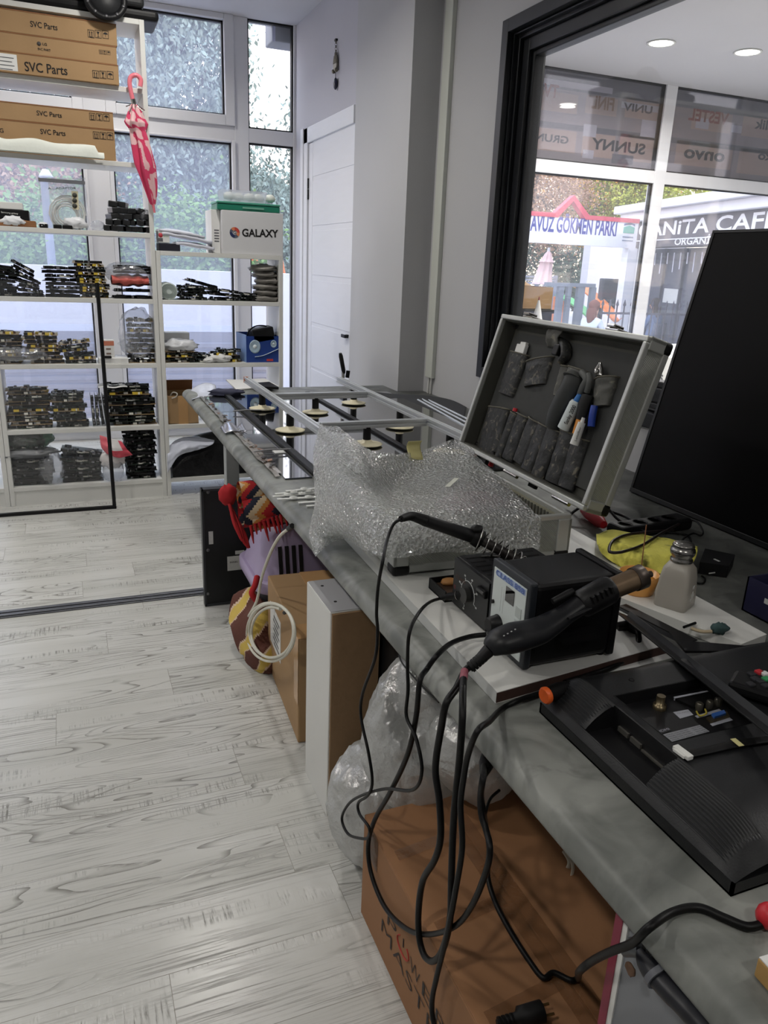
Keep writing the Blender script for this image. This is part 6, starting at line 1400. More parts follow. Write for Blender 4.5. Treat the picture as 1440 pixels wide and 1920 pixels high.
MB().grid(lambda u_, v_: net_fn(n2)(u_, v_)+Vector((0, 0, .006*mnoise.noise((u_*6, v_*6, 2))+.004)), 26, 24).build('folded_corner', BW, t)
p = PZ(778, 842, .985); tag(MB().grid(lambda u_, v_: p+Vector((-.022+.044*u_, .012*math.sin(v_*5), .024-.055*v_)), 8, 10).build('masking_tape', M('cream_tape', (206, 198, 140), .6, var=(20, .08)), solid=.0008), 'piece of cream masking tape stuck on the bubble wrap', 'tape')
p = PZ(848, 904, .962); F_ = frame(p, PZ(862, 890, .968)-PZ(835, 915, .958), (0, .2, 1)); tag(MB().box((0, 0, 0), (.07, .0008, .014), F_).build('tape_strip', M('pale_tape', (206, 208, 196), .5)), 'short pale tape strip on the bubble wrap', 'tape')
p = PZ(880, 938, .925); tag(MB().sphere((p.x+.03, p.y+.03, .905), (.1, .07, .025), 18, jitter=.2).build('pink_bag', M('antistatic_pink', (206, 150, 168), .4, var=(12, .1))), 'pinkish antistatic bag showing through the bubble wrap', 'bag')
# led bar offcuts on the bench edge
LW_ = M('white_led_bar', (226, 227, 222), .4, var=(40, .05))
for i, (x0, y0_, x1, y1_, hh) in enumerate([(512, 931, 592, 924, 0), (520, 936, 596, 932, .001), (516, 926, 590, 920, .005), (536, 921, 598, 915, .010), (560, 943, 600, 940, .001), (575, 949, 604, 947, .001)]):
    a, b = PZ(x0, y0_, ZT+.004+hh), PZ(x1, y1_, ZT+.004+hh); F_ = frame((a+b)/2, b-a, (0, 1, 0))
    t = thing('led_bar', '%s white led bar offcut lying over the bench edge beside the bubble wrap' % ('lowest long', 'near long', 'middle', 'uppermost', 'short', 'shortest')[i], 'led bar', tuple((a+b)/2))
    MB().box((0, 0, 0), ((b-a).length, .012, .0025), F_).build('bar', LW_, t)
    if i < 4:
        for q in range(2): MB().lathe([(0, .007), (.011, .005), (.014, 0)], F_ @ T((q-.5)*.05+.01*i, 0, .001), 16).build('lens', M('led_lens', (214, 216, 212), .15, var=None), t)
# ---- soldering station
BLKM = M('station_black_metal', (19, 19, 21), .48, spec=.35, var=(40, .2), bump=(300, .08)); SILK = M('silk_print', (190, 192, 190), .5, var=None)
sx0, sx1, sy0, sy1, sz0, sz1 = .75, .95, 1.228, 1.385, ZB1, ZB1+.113
t = thing('soldering_station', 'small black soldering station with white dial marks beside the tool case', 'soldering station', ((sx0+sx1)/2, (sy0+sy1)/2, sz0))
MB().lohi((sx0+.004, sy0, sz0+.006), (sx1, sy1, sz1)).build('housing', BLKM, t, bevel=.003)
MB().lohi((sx0-.001, sy0+.002, sz0+.004), (sx0+.004, sy1-.002, sz1-.003)).build('front_panel', M('panel_black', (30, 31, 32), .4, var=(60, .1)), t)
for (x, y) in ((sx0+.02, sy0+.02), (sx0+.02, sy1-.02), (sx1-.02, sy0+.02), (sx1-.02, sy1-.02)): MB().tube([(x, y, sz0), (x, y, sz0+.006)], .008, 10).build('foot', RUBBER, t)
mb = MB()
for q in range(4):
    for r_ in range(6): mb.lohi((sx0+.015+q*.045, sy0+.012+r_*.024, sz1-.0005), (sx0+.05+q*.045, sy0+.018+r_*.024, sz1+.0008))
mb.build('vent_slot', RUBBER, t)
def onx(px, py, X=sx0-.001): return PX(px, py, X)
c = onx(877, 1115); pts = [c+Vector((0, .030*math.cos(math.radians(a)), .030*math.sin(math.radians(a)))) for a in range(-70, 201, 15)]
MB().tube(pts, .0012, 5).build('dial_arc', SILK, t)
mb = MB()
for a in range(-70, 201, 45): d_ = Vector((0, math.cos(math.radians(a)), math.sin(math.radians(a)))); mb.tube([c+d_*.030, c+d_*.036], .0012, 5); mb.box(tuple(c+d_*.041), (.0006, .006, .004))
mb.build('dial_mark', SILK, t)
MB().tube([c, c+Vector((-.012, 0, 0))], .017, 20).build('dial_socket', M('socket_grey', (58, 58, 56), .4), t)
for nm, (pa, pb), m in (('rocker_switch', ((901, 1098), (914, 1124)), RUBBER),):
    a, b = onx(*pa), onx(*pb); MB().lohi((sx0-.008, min(a.y, b.y)+.001, b.z), (sx0, max(a.y, b.y)+.003, a.z)).build(nm, m, t, bevel=.002); MB().lohi((sx0-.011, min(a.y, b.y)+.004, (a.z+b.z)/2), (sx0-.007, max(a.y, b.y), a.z-.003)).build('switch_key', M('key_grey', (80, 80, 80), .4), t, bevel=.001)
a = onx(853, 1100); MB().box((sx0-.001, a.y, a.z), (.001, .008, .009)).build('red_mark', M('mark_red', (96, 36, 40), .5, var=None), t)
a = onx(856, 1077); b = onx(874, 1086); lettering('CLASS', (sx0-.001, a.y, a.z-.006), (sx0-.001, b.y, a.z-.006), .008, (-1, 0, 0), M('faded_orange_ink', (92, 56, 40), .5, var=None), t)
# iron holder tray with sponge
t2 = thing('sponge_tray', 'low black metal tray with orange rosin beside the soldering station', 'tray', (.78, 1.44, ZB1))
a = PZ(819, 1106, ZB1); mb = MB(); mb.lohi((.735, 1.39, ZB1), (.84, 1.475, ZB1+.003)); mb.lohi((.735, 1.39, ZB1), (.738, 1.475, ZB1+.026)); mb.lohi((.735, 1.472, ZB1), (.84, 1.475, ZB1+.026)); mb.build('tray', BLKM, t2)
MB().lohi((.739, 1.395, ZB1+.003), (.835, 1.468, ZB1+.014)).build('brown_lining', M('tray_brown', (84, 62, 48), .7), t2)
p = PZ(842, 1089, ZB1+.022); MB().sphere((p.x, p.y, ZB1+.02), (.02, .016, .009), 14, jitter=.2).build('rosin', M('orange_rosin', (216, 156, 96), .3, var=(30, .1)), t2)
# iron in its spring
t = thing('soldering_iron', 'black soldering iron resting in the wire spring above the soldering station', 'soldering iron', tuple(PZ(850, 995, .96)))
I0 = PZ(752, 973, 1.0); I1 = PZ(800, 977, .985); I2 = PZ(893, 1008, .945); I3 = PZ(972, 1050, .905)
MB().tube(smooth_path([I0, PZ(772, 968, .996), I1], 5), [.007+.0006*k for k in range(11)], 12).build('strain_relief', RUBBER, t)
MB().tube([I1, I1.lerp(I2, .5), I2], [.0125, .014, .0155], 16).build('handle', BLACKP, t)
dv = (I3-I2).normalized(); MB().tube([I2-dv*.006, I2+dv*.012, I2+dv*.016], [.019, .021, .015], 18).build('collar', RUBBER, t)
MB().sphere(I2+Vector((0, 0, .02)), (.015, .014, .009), 14, jitter=.15).build('finger_stop', RUBBER, t)
MB().tube([I2, I3], .011, 14).build('heater_tube', M('burnt_tube', (44, 40, 38), .5, .3, var=(60, .4)), t)
t = thing('iron_spring', 'coiled steel wire holder round the soldering iron', 'iron holder', tuple(I2))
xa_ = dv.orthogonal().normalized(); xb_ = dv.cross(xa_); L_ = (I3-I2).length+.012; pts = []
for k in range(181):
    w = k/180*2*math.pi*7; r_ = .026-.009*k/180; pts.append(I2+dv*(L_*(k/180)**.9)+xa_*(r_*math.cos(w))+xb_*(r_*math.sin(w)))
MB().tube(pts, .0017, 6).build('coil', STEEL, t)
mb = MB(); mb.tube(smooth_path([pts[-1], (pts[-1].x-.01, pts[-1].y+.01, sz1+.004), (.84, 1.35, sz1+.002), (.80, 1.36, sz1+.002)]), .002, 6); mb.build('wire_foot', STEEL, t)
# ---- hot air station
hx0, hx1, hy0, hy1, hz0, hz1 = .737, .945, 1.066, 1.206, ZB1, ZB1+.178
t = thing('hot_air_station', 'larger black hot air station with white control panel and small display', 'hot air station', ((hx0+hx1)/2, (hy0+hy1)/2, hz0))
HB_ = M('station_black_smooth', (14, 14, 16), .42, var=(30, .15), spec=.35)
MB().lohi((hx0+.012, hy0+.002, hz0+.006), (hx1-.012, hy1-.002, hz1-.004)).build('housing', HB_, t, bevel=.012, seg=3)
MB().lohi((hx0, hy0, hz0+.004), (hx0+.016, hy1, hz1)).build('front_bezel', M('bezel_slate', (34, 38, 44), .45), t, bevel=.004); MB().lohi((hx1-.016, hy0, hz0+.004), (hx1, hy1, hz1)).build('rear_bezel', HB_, t, bevel=.004)
MB().lohi((hx0-.0015, hy0+.012, hz0+.016), (hx0, hy1-.012, hz1-.014)).build('control_panel', M('panel_ivory', (212, 220, 218), .4, var=(30, .04)), t)
def hp(f, g): return hy1-.012-f*(hy1-hy0-.024), hz0+.016+g*(hz1-hz0-.03)      # panel coordinates from the far upper edge
def hrect(name, f0, f1, g0, g1, m, d_=.001):
    y0_, z0_ = hp(f0, g0); y1_, z1_ = hp(f1, g1); MB().lohi((hx0-.0015-d_, y1_, z0_), (hx0-.0014, y0_, z1_)).build(name, m, t)
BLI = M('panel_blue', (84, 110, 176), .5, var=None); hrect('blue_band', .08, .98, .905, .985, M('panel_pale_blue', (160, 178, 214), .5, var=None), .0004)
y0_, z0_ = hp(.08, .915); y1_, _ = hp(.96, .915); lettering('CLASS 858', (hx0-.0022, y0_, z0_), (hx0-.0022, y1_, z0_), .011, (-1, 0, 0), BLI, t, bold=.01)
hrect('display', .42, .68, .66, .86, DARKGL, .0012); hrect('mode_key', .76, .92, .56, .70, M('key_pale', (188, 196, 194), .4, var=None), .0015); hrect('mode_key', .76, .92, .38, .52, MATS['key_pale'], .0015)
for f_, g_ in ((.06, .52), (.72, .40)): y_, z_ = hp(f_, g_); MB().tube([(hx0-.0015, y_, z_), (hx0-.006, y_, z_)], .004, 10).build('indicator', INK, t)
for f_, g_, r_ in ((.26, .26, .0185), (.64, .13, .0165)):
    y_, z_ = hp(f_, g_); MB().tube([(hx0-.001, y_, z_), (hx0-.004, y_, z_), (hx0-.022, y_, z_), (hx0-.024, y_, z_)], [r_*1.08, r_, r_*.86, r_*.7], 24).build('knob', HB_, t)
for f_ in (.02, .04): hrect('panel_line', .2+f_*4, .205+f_*4, .45, .8, SILK, .0003)
y_, z_ = hp(.10, .03); MB().box((hx0-.002, y_, z_+.003), (.002, .016, .02)).build('power_label', BLI, t)
for (x, y) in ((hx0+.02, hy0+.02), (hx0+.02, hy1-.02), (hx1-.02, hy0+.02), (hx1-.02, hy1-.02)): MB().tube([(x, y, hz0), (x, y, hz0+.008)], .009, 10).build('foot', RUBBER, t)
# the gun on its side holder
YG_ = 1.02
def gp(px, py, dy=0.0): return PY(px, py, YG_+dy)
t = thing('hot_air_gun', 'black hot air gun with metal nozzle hanging along the hot air station', 'hot air gun', tuple(gp(1030, 1170)))
axis = [gp(917, 1218), gp(935, 1205), gp(965, 1195), gp(1010, 1182), gp(1060, 1152), gp(1100, 1126), gp(1140, 1108)]
sp = smooth_path(axis, 5); rr = []
rads = [.017, .030, .034, .030, .0215, .022, .023]
for i in range(len(sp)): k = min(i//5, 5); f_ = i/5-k; rr.append(rads[k]*(1-f_)+rads[k+1]*f_)
MB().tube(sp, rr, 20, flat=.72).build('handle', M('gun_black', (19, 20, 24), .42, spec=.4, var=(40, .12)), t)
mb = MB(); mb.tube([gp(893, 1243), gp(917, 1219)], [.009, .012], 14); mb.build('tail', BLACKP, t)
mb = MB()
for k in range(5): q = gp(884, 1250).lerp(gp(905, 1232), k/4); d_ = (gp(905, 1232)-gp(884, 1250)).normalized(); mb.tube([q-d_*.0025, q+d_*.0025], .0105, 12)
mb.tube([gp(880, 1253), gp(908, 1229)], .008, 12); mb.build('strain_relief', RUBBER, t)
d_ = (gp(1140, 1108)-gp(1080, 1137)).normalized()
mb = MB(); mb.tube([gp(1086, 1135), gp(1092, 1132), gp(1140, 1106), gp(1146, 1103)], [.021, .0255, .0265, .023], 22); mb.build('vent_collar', BLACKP, t)
mb = MB()
for k in range(5):
    q = gp(1096, 1124).lerp(gp(1130, 1106), k/4); mb.box((0, 0, 0), (.004, .02, .012), frame(q+Vector((0, -.019, .008)), d_, (0, -1, .3)))
mb.build('vent_slot', RUBBER, t)
MB().tube([gp(1142, 1106), gp(1190, 1086), gp(1193, 1085)], [.0195, .0205, .021], 22).build('barrel', M('heated_steel', (150, 128, 104), .3, .85, var=(25, .25)), t)
MB().tube([gp(1188, 1087), gp(1205, 1080), gp(1207, 1079)], [.0225, .023, .012], 22).build('nozzle_clamp', M('burnt_steel', (92, 82, 76), .4, .8, var=(30, .2)), t)
MB().tube([gp(1205, 1080), gp(1221, 1076)], .006, 14).build('nozzle', M('burnt_steel', (92, 82, 76), .4, .8), t)
MB().tube([gp(1036, 1128, .018), gp(1068, 1112, .018), gp(1075, 1108, .018)], [.006, .0075, .006], 10).build('holder_arm', BLACKP, t); MB().tube([gp(1066, 1160, -.025), gp(1108, 1140, -.025)], .004, 8, flat=.6).build('side_rib', BLACKP, t)
mb = MB()
for k in range(4): q = gp(945+k*7, 1192-k*4, -.028); mb.sphere(q, (.002, .0012, .0012), 6)
mb.build('printed_mark', SILK, t)
MB().lohi((.80, 1.035, .85), (.88, 1.066, .862)).build('holder_bracket', BLACKP, t)
# ---- bottle, tub, cloth, brush
FROST = M('frosted_glass', (206, 200, 190), .35, var=(14, .06), bump=(30, .1)); FROST.node_tree.nodes['Principled BSDF'].inputs['Transmission Weight'].default_value = .35; FROST.node_tree.nodes['Principled BSDF'].inputs['Subsurface Weight'].default_value = 0
bc = PZ(1267, 1138, ZB1); bx, by = bc.x+.005, bc.y+.012
t = thing('dispenser_bottle', 'frosted square glass dispenser bottle with steel pump cap on the white board', 'bottle', (bx, by, ZB1))
mb = MB(); a_ = math.radians(28); ring_ = []
prof = [(.0345, .0, .008), (.0365, .003, .009), (.0365, .02, .009), (.0335, .07, .010), (.0305, .092, .012), (.024, .104, .016), (.019, .108, .018), (.019, .112, .018)]
vs = []; n_ = 0
for (h_, z_, r_) in prof:
    poly = rrect(h_*2, h_*2, min(r_, h_*.98), 4)
    n_ = len(poly)
    for (x, y) in poly: vs.append(T(bx, by, ZB1+z_) @ RZ(a_) @ Vector((x, y, 0)))
fs = [(i*n_+k, i*n_+(k+1) % n_, (i+1)*n_+(k+1) % n_, (i+1)*n_+k) for i in range(len(prof)-1) for k in range(n_)]
mb.add(vs, fs, 0, True); mb.add(vs, [tuple(range(n_-1, -1, -1)), tuple((len(prof)-1)*n_+k for k in range(n_))]); mb.build('glass_body', FROST, t)
MB().lathe([(.021, .106), (.0245, .108), (.0245, .113), (.021, .116), (.0225, .12), (.0265, .126), (.0275, .132), (.026, .138), (.022, .141), (.024, .145), (.0225, .149), (.012, .1475), (.004, .149), (0, .149)], T(bx, by, ZB1), 36).build('pump_cap', M('worn_steel', (150, 148, 144), .25, .95, var=(40, .25)), t)
MB().lathe([(.0225, .1435), (.0245, .1437), (.0245, .1445), (.0225, .1447)], T(bx, by, ZB1), 32, cap=False).build('cap_gap', INK, t)
F_ = T(bx, by, ZB1) @ RZ(a_); mb = MB(); rd = random.Random(5)
for k in range(14): mb.box((rd.gauss(0, .006), -.0365, .035+rd.gauss(0, .008)), (rd.uniform(.002, .007), .0006, rd.uniform(.002, .008)), F_)
mb.build('white_smear', M('smear_white', (228, 228, 224), .6, var=None), t)
oc = PZ(1192, 1096, ZB1+.02); ox, oy = oc.x+.01, oc.y+.004
t = thing('flux_tub', 'round orange tub of paste with a thin stick beside the frosted bottle', 'tub', (ox, oy, ZB1))
TUB = M('orange_tub', (230, 168, 92), .3, var=(12, .05)); MB().lathe([(0, 0), (.036, 0), (.039, .004), (.046, .048), (.044, .048), (.037, .012), (0, .012)], T(ox, oy, ZB1), 36, cap=False).build('tub', TUB, t)
mb = MB(); mb.sphere((ox, oy, ZB1+.028), (.039, .039, .016), 24, jitter=.25, fq=6); mb.build('paste', M('orange_paste', (226, 164, 78), .25, var=(60, .1)), t)
a = PZ(1202, 1068, ZB1+.035); b = PY(1212, 984, a.y); tag(MB().tube([a, b], .0013, 6).build('stick', M('brown_stick', (150, 104, 76), .5)), 'thin brown stick standing in the orange tub', 'stick')
YC = M('yellow_cloth', (246, 238, 112), .85, var=(14, .1), bump=(160, .3))
nt = YC.node_tree; bb = nt.nodes['Principled BSDF']; nz = nt.nodes.new('ShaderNodeTexNoise'); nz.inputs['Scale'].default_value = 16; nz.inputs['Detail'].default_value = 6; tcn = nt.nodes.new('ShaderNodeTexCoord'); nt.links.new(tcn.outputs['Object'], nz.inputs[0])
mr = nt.nodes.new('ShaderNodeMapRange'); mr.inputs[1].default_value = .58; mr.inputs[2].default_value = .72; nt.links.new(nz.outputs[0], mr.inputs[0]); mx = nt.nodes.new('ShaderNodeMix'); mx.data_type = 'RGBA'; mx.inputs[7].default_value = lin((96, 94, 40)); src = bb.inputs['Base Color'].links[0].from_socket; nt.links.new(src, mx.inputs[6]); nt.links.new(mr.outputs[0], mx.inputs[0]); nt.links.new(mx.outputs[2], bb.inputs['Base Color'])
n1 = [[PZ(1118, 1002, .80), PZ(1150, 994, .815), PZ(1200, 1004, .815), PZ(1250, 1010, .815), PZ(1308, 1026, .80)],
      [PZ(1120, 1018, .81), PZ(1160, 1014, .835), PZ(1205, 1022, .82), PZ(1252, 1032, .835), PZ(1306, 1040, .81)],
      [PZ(1130, 1040, .80), PZ(1170, 1040, .82), PZ(1210, 1045, .83), PZ(1250, 1055, .815), PZ(1296, 1060, .80)],
      [PZ(1160, 1060, ZB1+.003), PZ(1180, 1064, ZB1+.003), PZ(1214, 1072, ZB1+.004), PZ(1246, 1080, ZB1+.003), PZ(1286, 1080, ZB1+.003)]]
tag(MB().grid(lambda u_, v_: net_fn(n1)(u_, v_)+Vector((0, 0, .007*mnoise.noise((u_*5, v_*5, 7)))), 40, 30).build('cleaning_cloth', YC, solid=.004), 'stained yellow cleaning cloth behind the orange tub', 'cloth')
t = thing('cleaning_brush', 'worn brush with blue-green bristles on the end of the white board', 'brush', tuple(PZ(1340, 1178, ZB1)))
MB().tube(smooth_path([PZ(1296, 1178, ZB1+.006), PZ(1315, 1184, ZB1+.005), PZ(1335, 1184, ZB1+.008)]), .005, 10, flat=.7).build('handle', M('bamboo_handle', (176, 160, 132), .6, var=(40, .2)), t)
mb = MB(); q = PZ(1350, 1178, ZB1+.012); mb.sphere(q, (.022, .014, .011), 16, jitter=.4, fq=5); mb.build('bristles', M('bristle_teal', (56, 78, 78), .9, var=(80, .3)), t)
tag(MB().tube([PZ(1282, 1176, ZB1+.004), PZ(1304, 1168, ZB1+.004)], .003, 8).build('allen_key', BLACKP), 'short black rod beside the worn brush', 'rod')
# ---- black screen bezels lying across the bench
def strip(label, p0, p1, w, h, m=BLACKP, z0=None, lip=True):
    a, b = Vector(p0), Vector(p1); F_ = frame(a, b-a, (0, 1, 0)); L_ = (b-a).length
    t = thing('plastic_bar', label, 'bezel strip', tuple(a)); MB().lohi((0, -w/2, 0), (L_, w/2, .003), F_).build('face', m, t, bevel=.0008)
    if lip: MB().lohi((0, -w/2, -h), (L_, -w/2+.003, 0), F_).build('lip', M('bezel_edge_grey', (70, 71, 74), .4), t)
    return t
strip('long black bezel strip crossing from the hot air station over the television back', PZ(1166, 1150, .80), PZ(1470, 1392, .866), .034, .012)
strip('black bezel strip lying along the edge of the white board with the bottle', PZ(1166, 1136, .792), PZ(1300, 1204, .792), .026, .010)
n_ = [PZ(1255, 1186, .80), PZ(1300, 1204, .80), PZ(1396, 1212, .80), PZ(1470, 1200, .80), PZ(1470, 1236, .80), PZ(1395, 1238, .80), PZ(1345, 1222, .80), PZ(1285, 1222, .80)]
tag(MB().prism([(p.x, p.y) for p in reversed(n_)], .797, .802).build('plastic_bar', BLACKP), 'wide flat black bezel piece at the near end of the white board', 'bezel strip')
tag(MB().prism([(p.x, p.y) for p in (PZ(1285, 1222, .785), PZ(1338, 1216, .785), PZ(1318, 1204, .785), PZ(1296, 1196, .785))], ZT+.002, ZT+.006).build('clear_sheet', M('grey_clear_sheet', (160, 162, 160), .2, var=(20, .1))), 'small clear plastic sheet between the black bezel strips', 'sheet')
n_ = [PZ(1160, 1165, ZT+.003), PZ(1210, 1190, ZT+.003), PZ(1262, 1232, ZT+.003), PZ(1150, 1262, ZT+.003), PZ(1060, 1270, ZT+.003)]
tag(MB().prism([(p.x, p.y) for p in reversed(n_)], ZT+.001, ZT+.003).build('paper_sheet', PAPER), 'sheet of white paper under the near side of the hot air station', 'paper')
tag(MB().tube(smooth_path([PZ(1158, 1176, ZT+.03), PZ(1180, 1176, ZT+.03), PZ(1192, 1190, ZT+.02)]), .009, 10).build('cable_clip', RUBBER), 'black cable clip lying on the white paper', 'clip')
# ---- television lying on its face
TV = M('tv_back_black', (24, 25, 27), .45, var=(60, .12), bump=(350, .06))
t = thing('television', 'black television lying face down with its ribbed back and ports upwards', 'television', (1.0, .78, ZT))
tx0, tx1, ty0, ty1 = .716, 1.42, .535, .972
ztop = ZT+.068
def tv_h(x, y):
    """height of the back cover: sloping ribbed skirt along the front, flat plateau behind"""
    fx = (x-tx0)/.072; fy0 = (y-ty0)/.09; fy1 = (ty1-y)/.10
    f_ = max(0, min(1, fx)); g_ = max(0, min(1, fy0)); h_ = max(0, min(1, (ty1-y)/.03))
    s = lambda v: 1-(1-v)**2
    return .020+(ztop-ZT-.020)*s(f_)*(.35+.65*s(g_))*(.72+.28*s(h_))
RX0, RX1, RY0, RY1 = .798, .99, .748, .886          # port recess
HX0, HX1, HY0, HY1 = .727, .777, .715, .862        # side niche
XS_ = [tx0+.00075*k for k in range(100)]; XS_ += [XS_[-1]+(tx1-XS_[-1])*k/60 for k in range(1, 61)]; nx_, ny_ = len(XS_)-1, 90
mb = MB()
ru = lambda i: XS_[i]
vs = []; idx = {}
for j in range(ny_+1):
    for i in range(nx_+1):
        x = ru(i); y = ty0+(ty1-ty0)*j/ny_; z = ZT+tv_h(x, y)
        if x < tx0+.072 and not (HX0 < x < HX1 and HY0-.004 < y < HY1+.012): z += .0017*math.sin((x-tx0)*2*math.pi/.0045) if .010 < x-tx0 < .068 and .03 < y-ty0 < .44 else 0
        vs.append((x, y, z))
def inrec(x, y): return (RX0 < x < RX1 and RY0 < y < RY1) or (HX0 < x < HX1+.004 and HY0 < y < HY1)
fs = []
for j in range(ny_):
    for i in range(nx_):
        xm = (ru(i)+ru(i+1))/2; ym = ty0+(ty1-ty0)*(j+.5)/ny_
        if not inrec(xm, ym): fs.append((j*(nx_+1)+i, j*(nx_+1)+i+1, (j+1)*(nx_+1)+i+1, (j+1)*(nx_+1)+i))
mb.add(vs, fs, 0, True)
mb.lohi((tx0, ty0, ZT+.001), (tx1, ty0+.004, ZT+.021)); mb.lohi((tx0, ty1-.004, ZT+.001), (tx1, ty1, ZT+.021)); mb.lohi((tx0, ty0, ZT+.001), (tx0+.004, ty1, ZT+.021)); mb.lohi((tx1-.004, ty0, ZT+.001), (tx1, ty1, ZT+.03)); mb.lohi((tx0, ty0, ZT+.001), (tx1, ty1, ZT+.004))
mb.build('back_cover', TV, t)
def recess(x0, x1, y0, y1, zf, name):
    m_ = MB(); ztt = ZT+min(tv_h(x0, (y0+y1)/2), tv_h(x1, (y0+y1)/2))
    for (xa, ya, xb, yb) in ((x0, y0, x1, y0), (x1, y0, x1, y1), (x1, y1, x0, y1), (x0, y1, x0, y0)):
        m_.add([(xa, ya, zf), (xb, yb, zf), (xb, yb, ZT+tv_h(xb, yb)+.0005), (xa, ya, ZT+tv_h(xa, ya)+.0005)], [(0, 1, 2, 3)])
    m_.add([(x0, y0, zf), (x1, y0, zf), (x1, y1, zf), (x0, y1, zf)], [(0, 1, 2, 3)]); m_.build(name, M('recess_black', (20, 20, 22), .45, var=(60, .15)), t)
ZRF = ZT+.046
recess(RX0, RX1, RY0, RY1, ZRF, 'port_recess'); recess(HX0, HX1+.004, HY0, HY1, ZT+.026, 'side_niche')
for y in (.80, .83): MB().lohi((HX1+.0, y-.012, ZT+.034), (HX1+.0055, y+.012, ZT+.042)).build('side_port', M('port_metal', (120, 118, 112), .4, .7, var=None), t)
MB().lohi((HX1, .725, ZT+.033), (HX1+.005, .785, ZT+.036)).build('card_slot', M('port_metal', (120, 118, 112), .4, .7), t)
def rp(px, py, z=ZRF): return PZ(px, py, z)
# the recess in the picture: measured straight on its floor
def rbox(name, pa, pb, h, m, z=ZRF):
    a, b = rp(*pa), rp(*pb); MB().lohi((min(a.x, b.x), min(a.y, b.y), z), (max(a.x, b.x), max(a.y, b.y), z+h)).build(name, m, t)
STK = M('sticker_grey', (150, 152, 158), .5, var=(30, .1)); STW = M('sticker_white', (176, 178, 188), .45, var=None); BRS = M('brass_dull', (120, 108, 84), .35, .8, var=(40, .15))
c = rp(1236, 1328); MB().tube([c, c+Vector((0, 0, .008)), c+Vector((0, 0, .0081)), c+Vector((0, 0, .024))], [.011, .011, .0072, .0072], 16).build('aerial_socket', BRS, t)
def quad_on(name, pts, h, m): MB().prism([(p.x, p.y) for p in [rp(*q) for q in pts]][::-1], ZRF+.0003, ZRF+.0003+h, None).build(name, m, t)
quad_on('white_sticker', [(1262, 1336), (1290, 1331), (1300, 1341), (1275, 1348)], .0006, STW)
quad_on('port_panel', [(1262, 1312), (1332, 1300), (1352, 1316), (1300, 1330)], .004, RUBBER)
quad_on('label_strip', [(1262, 1311), (1326, 1299), (1328, 1301), (1264, 1314)], .0046, STW)
quad_on('label_strip', [(1303, 1343), (1348, 1330), (1354, 1334), (1308, 1347)], .0006, STW)
quad_on('label_strip', [(1331, 1358), (1368, 1346), (1374, 1351), (1336, 1362)], .0006, STW)
quad_on('vga_socket', [(1333, 1345), (1356, 1338), (1360, 1344), (1338, 1351)], .007, M('vga_blue', (62, 110, 190), .4, var=None))
quad_on('vga_plate', [(1324, 1348), (1362, 1336), (1368, 1346), (1332, 1357)], .003, BRS)
quad_on('rating_label', [(1242, 1378), (1312, 1360), (1330, 1372), (1258, 1392)], .0005, STK)
quad_on('logo_label', [(1231, 1370), (1252, 1363), (1259, 1370), (1238, 1377)], .0005, M('label_dark', (44, 44, 46), .5, var=None))
p0, p1 = rp(1235, 1375), rp(1256, 1369); lettering('HDMI', p0, p1, .005, (0, 0, 1), STW, t, lift=.0012)
for k in range(4):
    p0, p1 = rp(1249+k*4, 1381+k*3), rp(1316+k*4, 1363+k*3); lettering('MODEL LCD 220-240V ~ 50Hz 60W', p0, p1, .0022, (0, 0, 1), INK, t, lift=.0012)
p0, p1 = rp(1267, 1341), rp(1292, 1336); lettering('10.00', p0, p1, .004, (0, 0, 1), STK, t, lift=.0012)
for px, py in ((1310, 1330), (1330, 1326), (1345, 1322), (1362, 1318)):
    c = rp(px, py); MB().tube([c, c+Vector((0, 0, .011)), c+Vector((0, 0, .013))], [.0065, .0065, .0045], 14).build('audio_socket', M('socket_dull', (104, 100, 90), .35, .7, var=None), t)
MB().tube(smooth_path([rp(1306, 1334, ZRF+.004), rp(1312, 1342, ZRF+.008), rp(1324, 1338, ZRF+.01), rp(1322, 1330, ZRF+.008)]), .0016, 6).build('thin_wire', M('wire_yellowish', (176, 160, 60), .5, var=None), t)
q = PZ(1184, 1276, ZT+tv_h(.9, .95)); MB().lathe([(.003, .0005), (.005, .001), (.0055, 0)], T(q.x, q.y, ZT+tv_h(q.x, q.y)), 14, cap=False).build('screw_hole', RUBBER, t)
# ---- remote control
t = thing('remote_control', 'black remote control with red, white and green keys on the television back', 'remote control', tuple(PZ(1420, 1275, ztop+.006)))
a, b = PZ(1385, 1268, ztop+.026), PZ(1475, 1296, ztop+.026); F_ = frame(a, b-a, (0, 1, 0)); L_ = (b-a).length
MB().lohi((-.01, -.03, -.02), (L_, .026, 0), F_).build('casing', BLACKP, t, bevel=.006)
KC = [M('key_red', (196, 52, 60), .4, var=None), M('key_white', (226, 226, 224), .4, var=None), M('key_green', (60, 150, 96), .4, var=None), M('key_dark', (44, 44, 48), .4, var=None)]
for i_, (px, py, m) in enumerate([(1424, 1259, KC[0]), (1434, 1262, KC[1]), (1437, 1272, KC[2]), (1410, 1263, KC[3]), (1416, 1272, KC[3]), (1426, 1277, KC[3]), (1408, 1282, KC[3]), (1436, 1285, KC[3])]):
    p = PZ(px, py, ztop+.028); MB().lohi((p.x-.0065, p.y-.006, ztop+.024), (p.x+.0065, p.y+.006, ztop+.0295)).build('key', m, t, bevel=.0015)
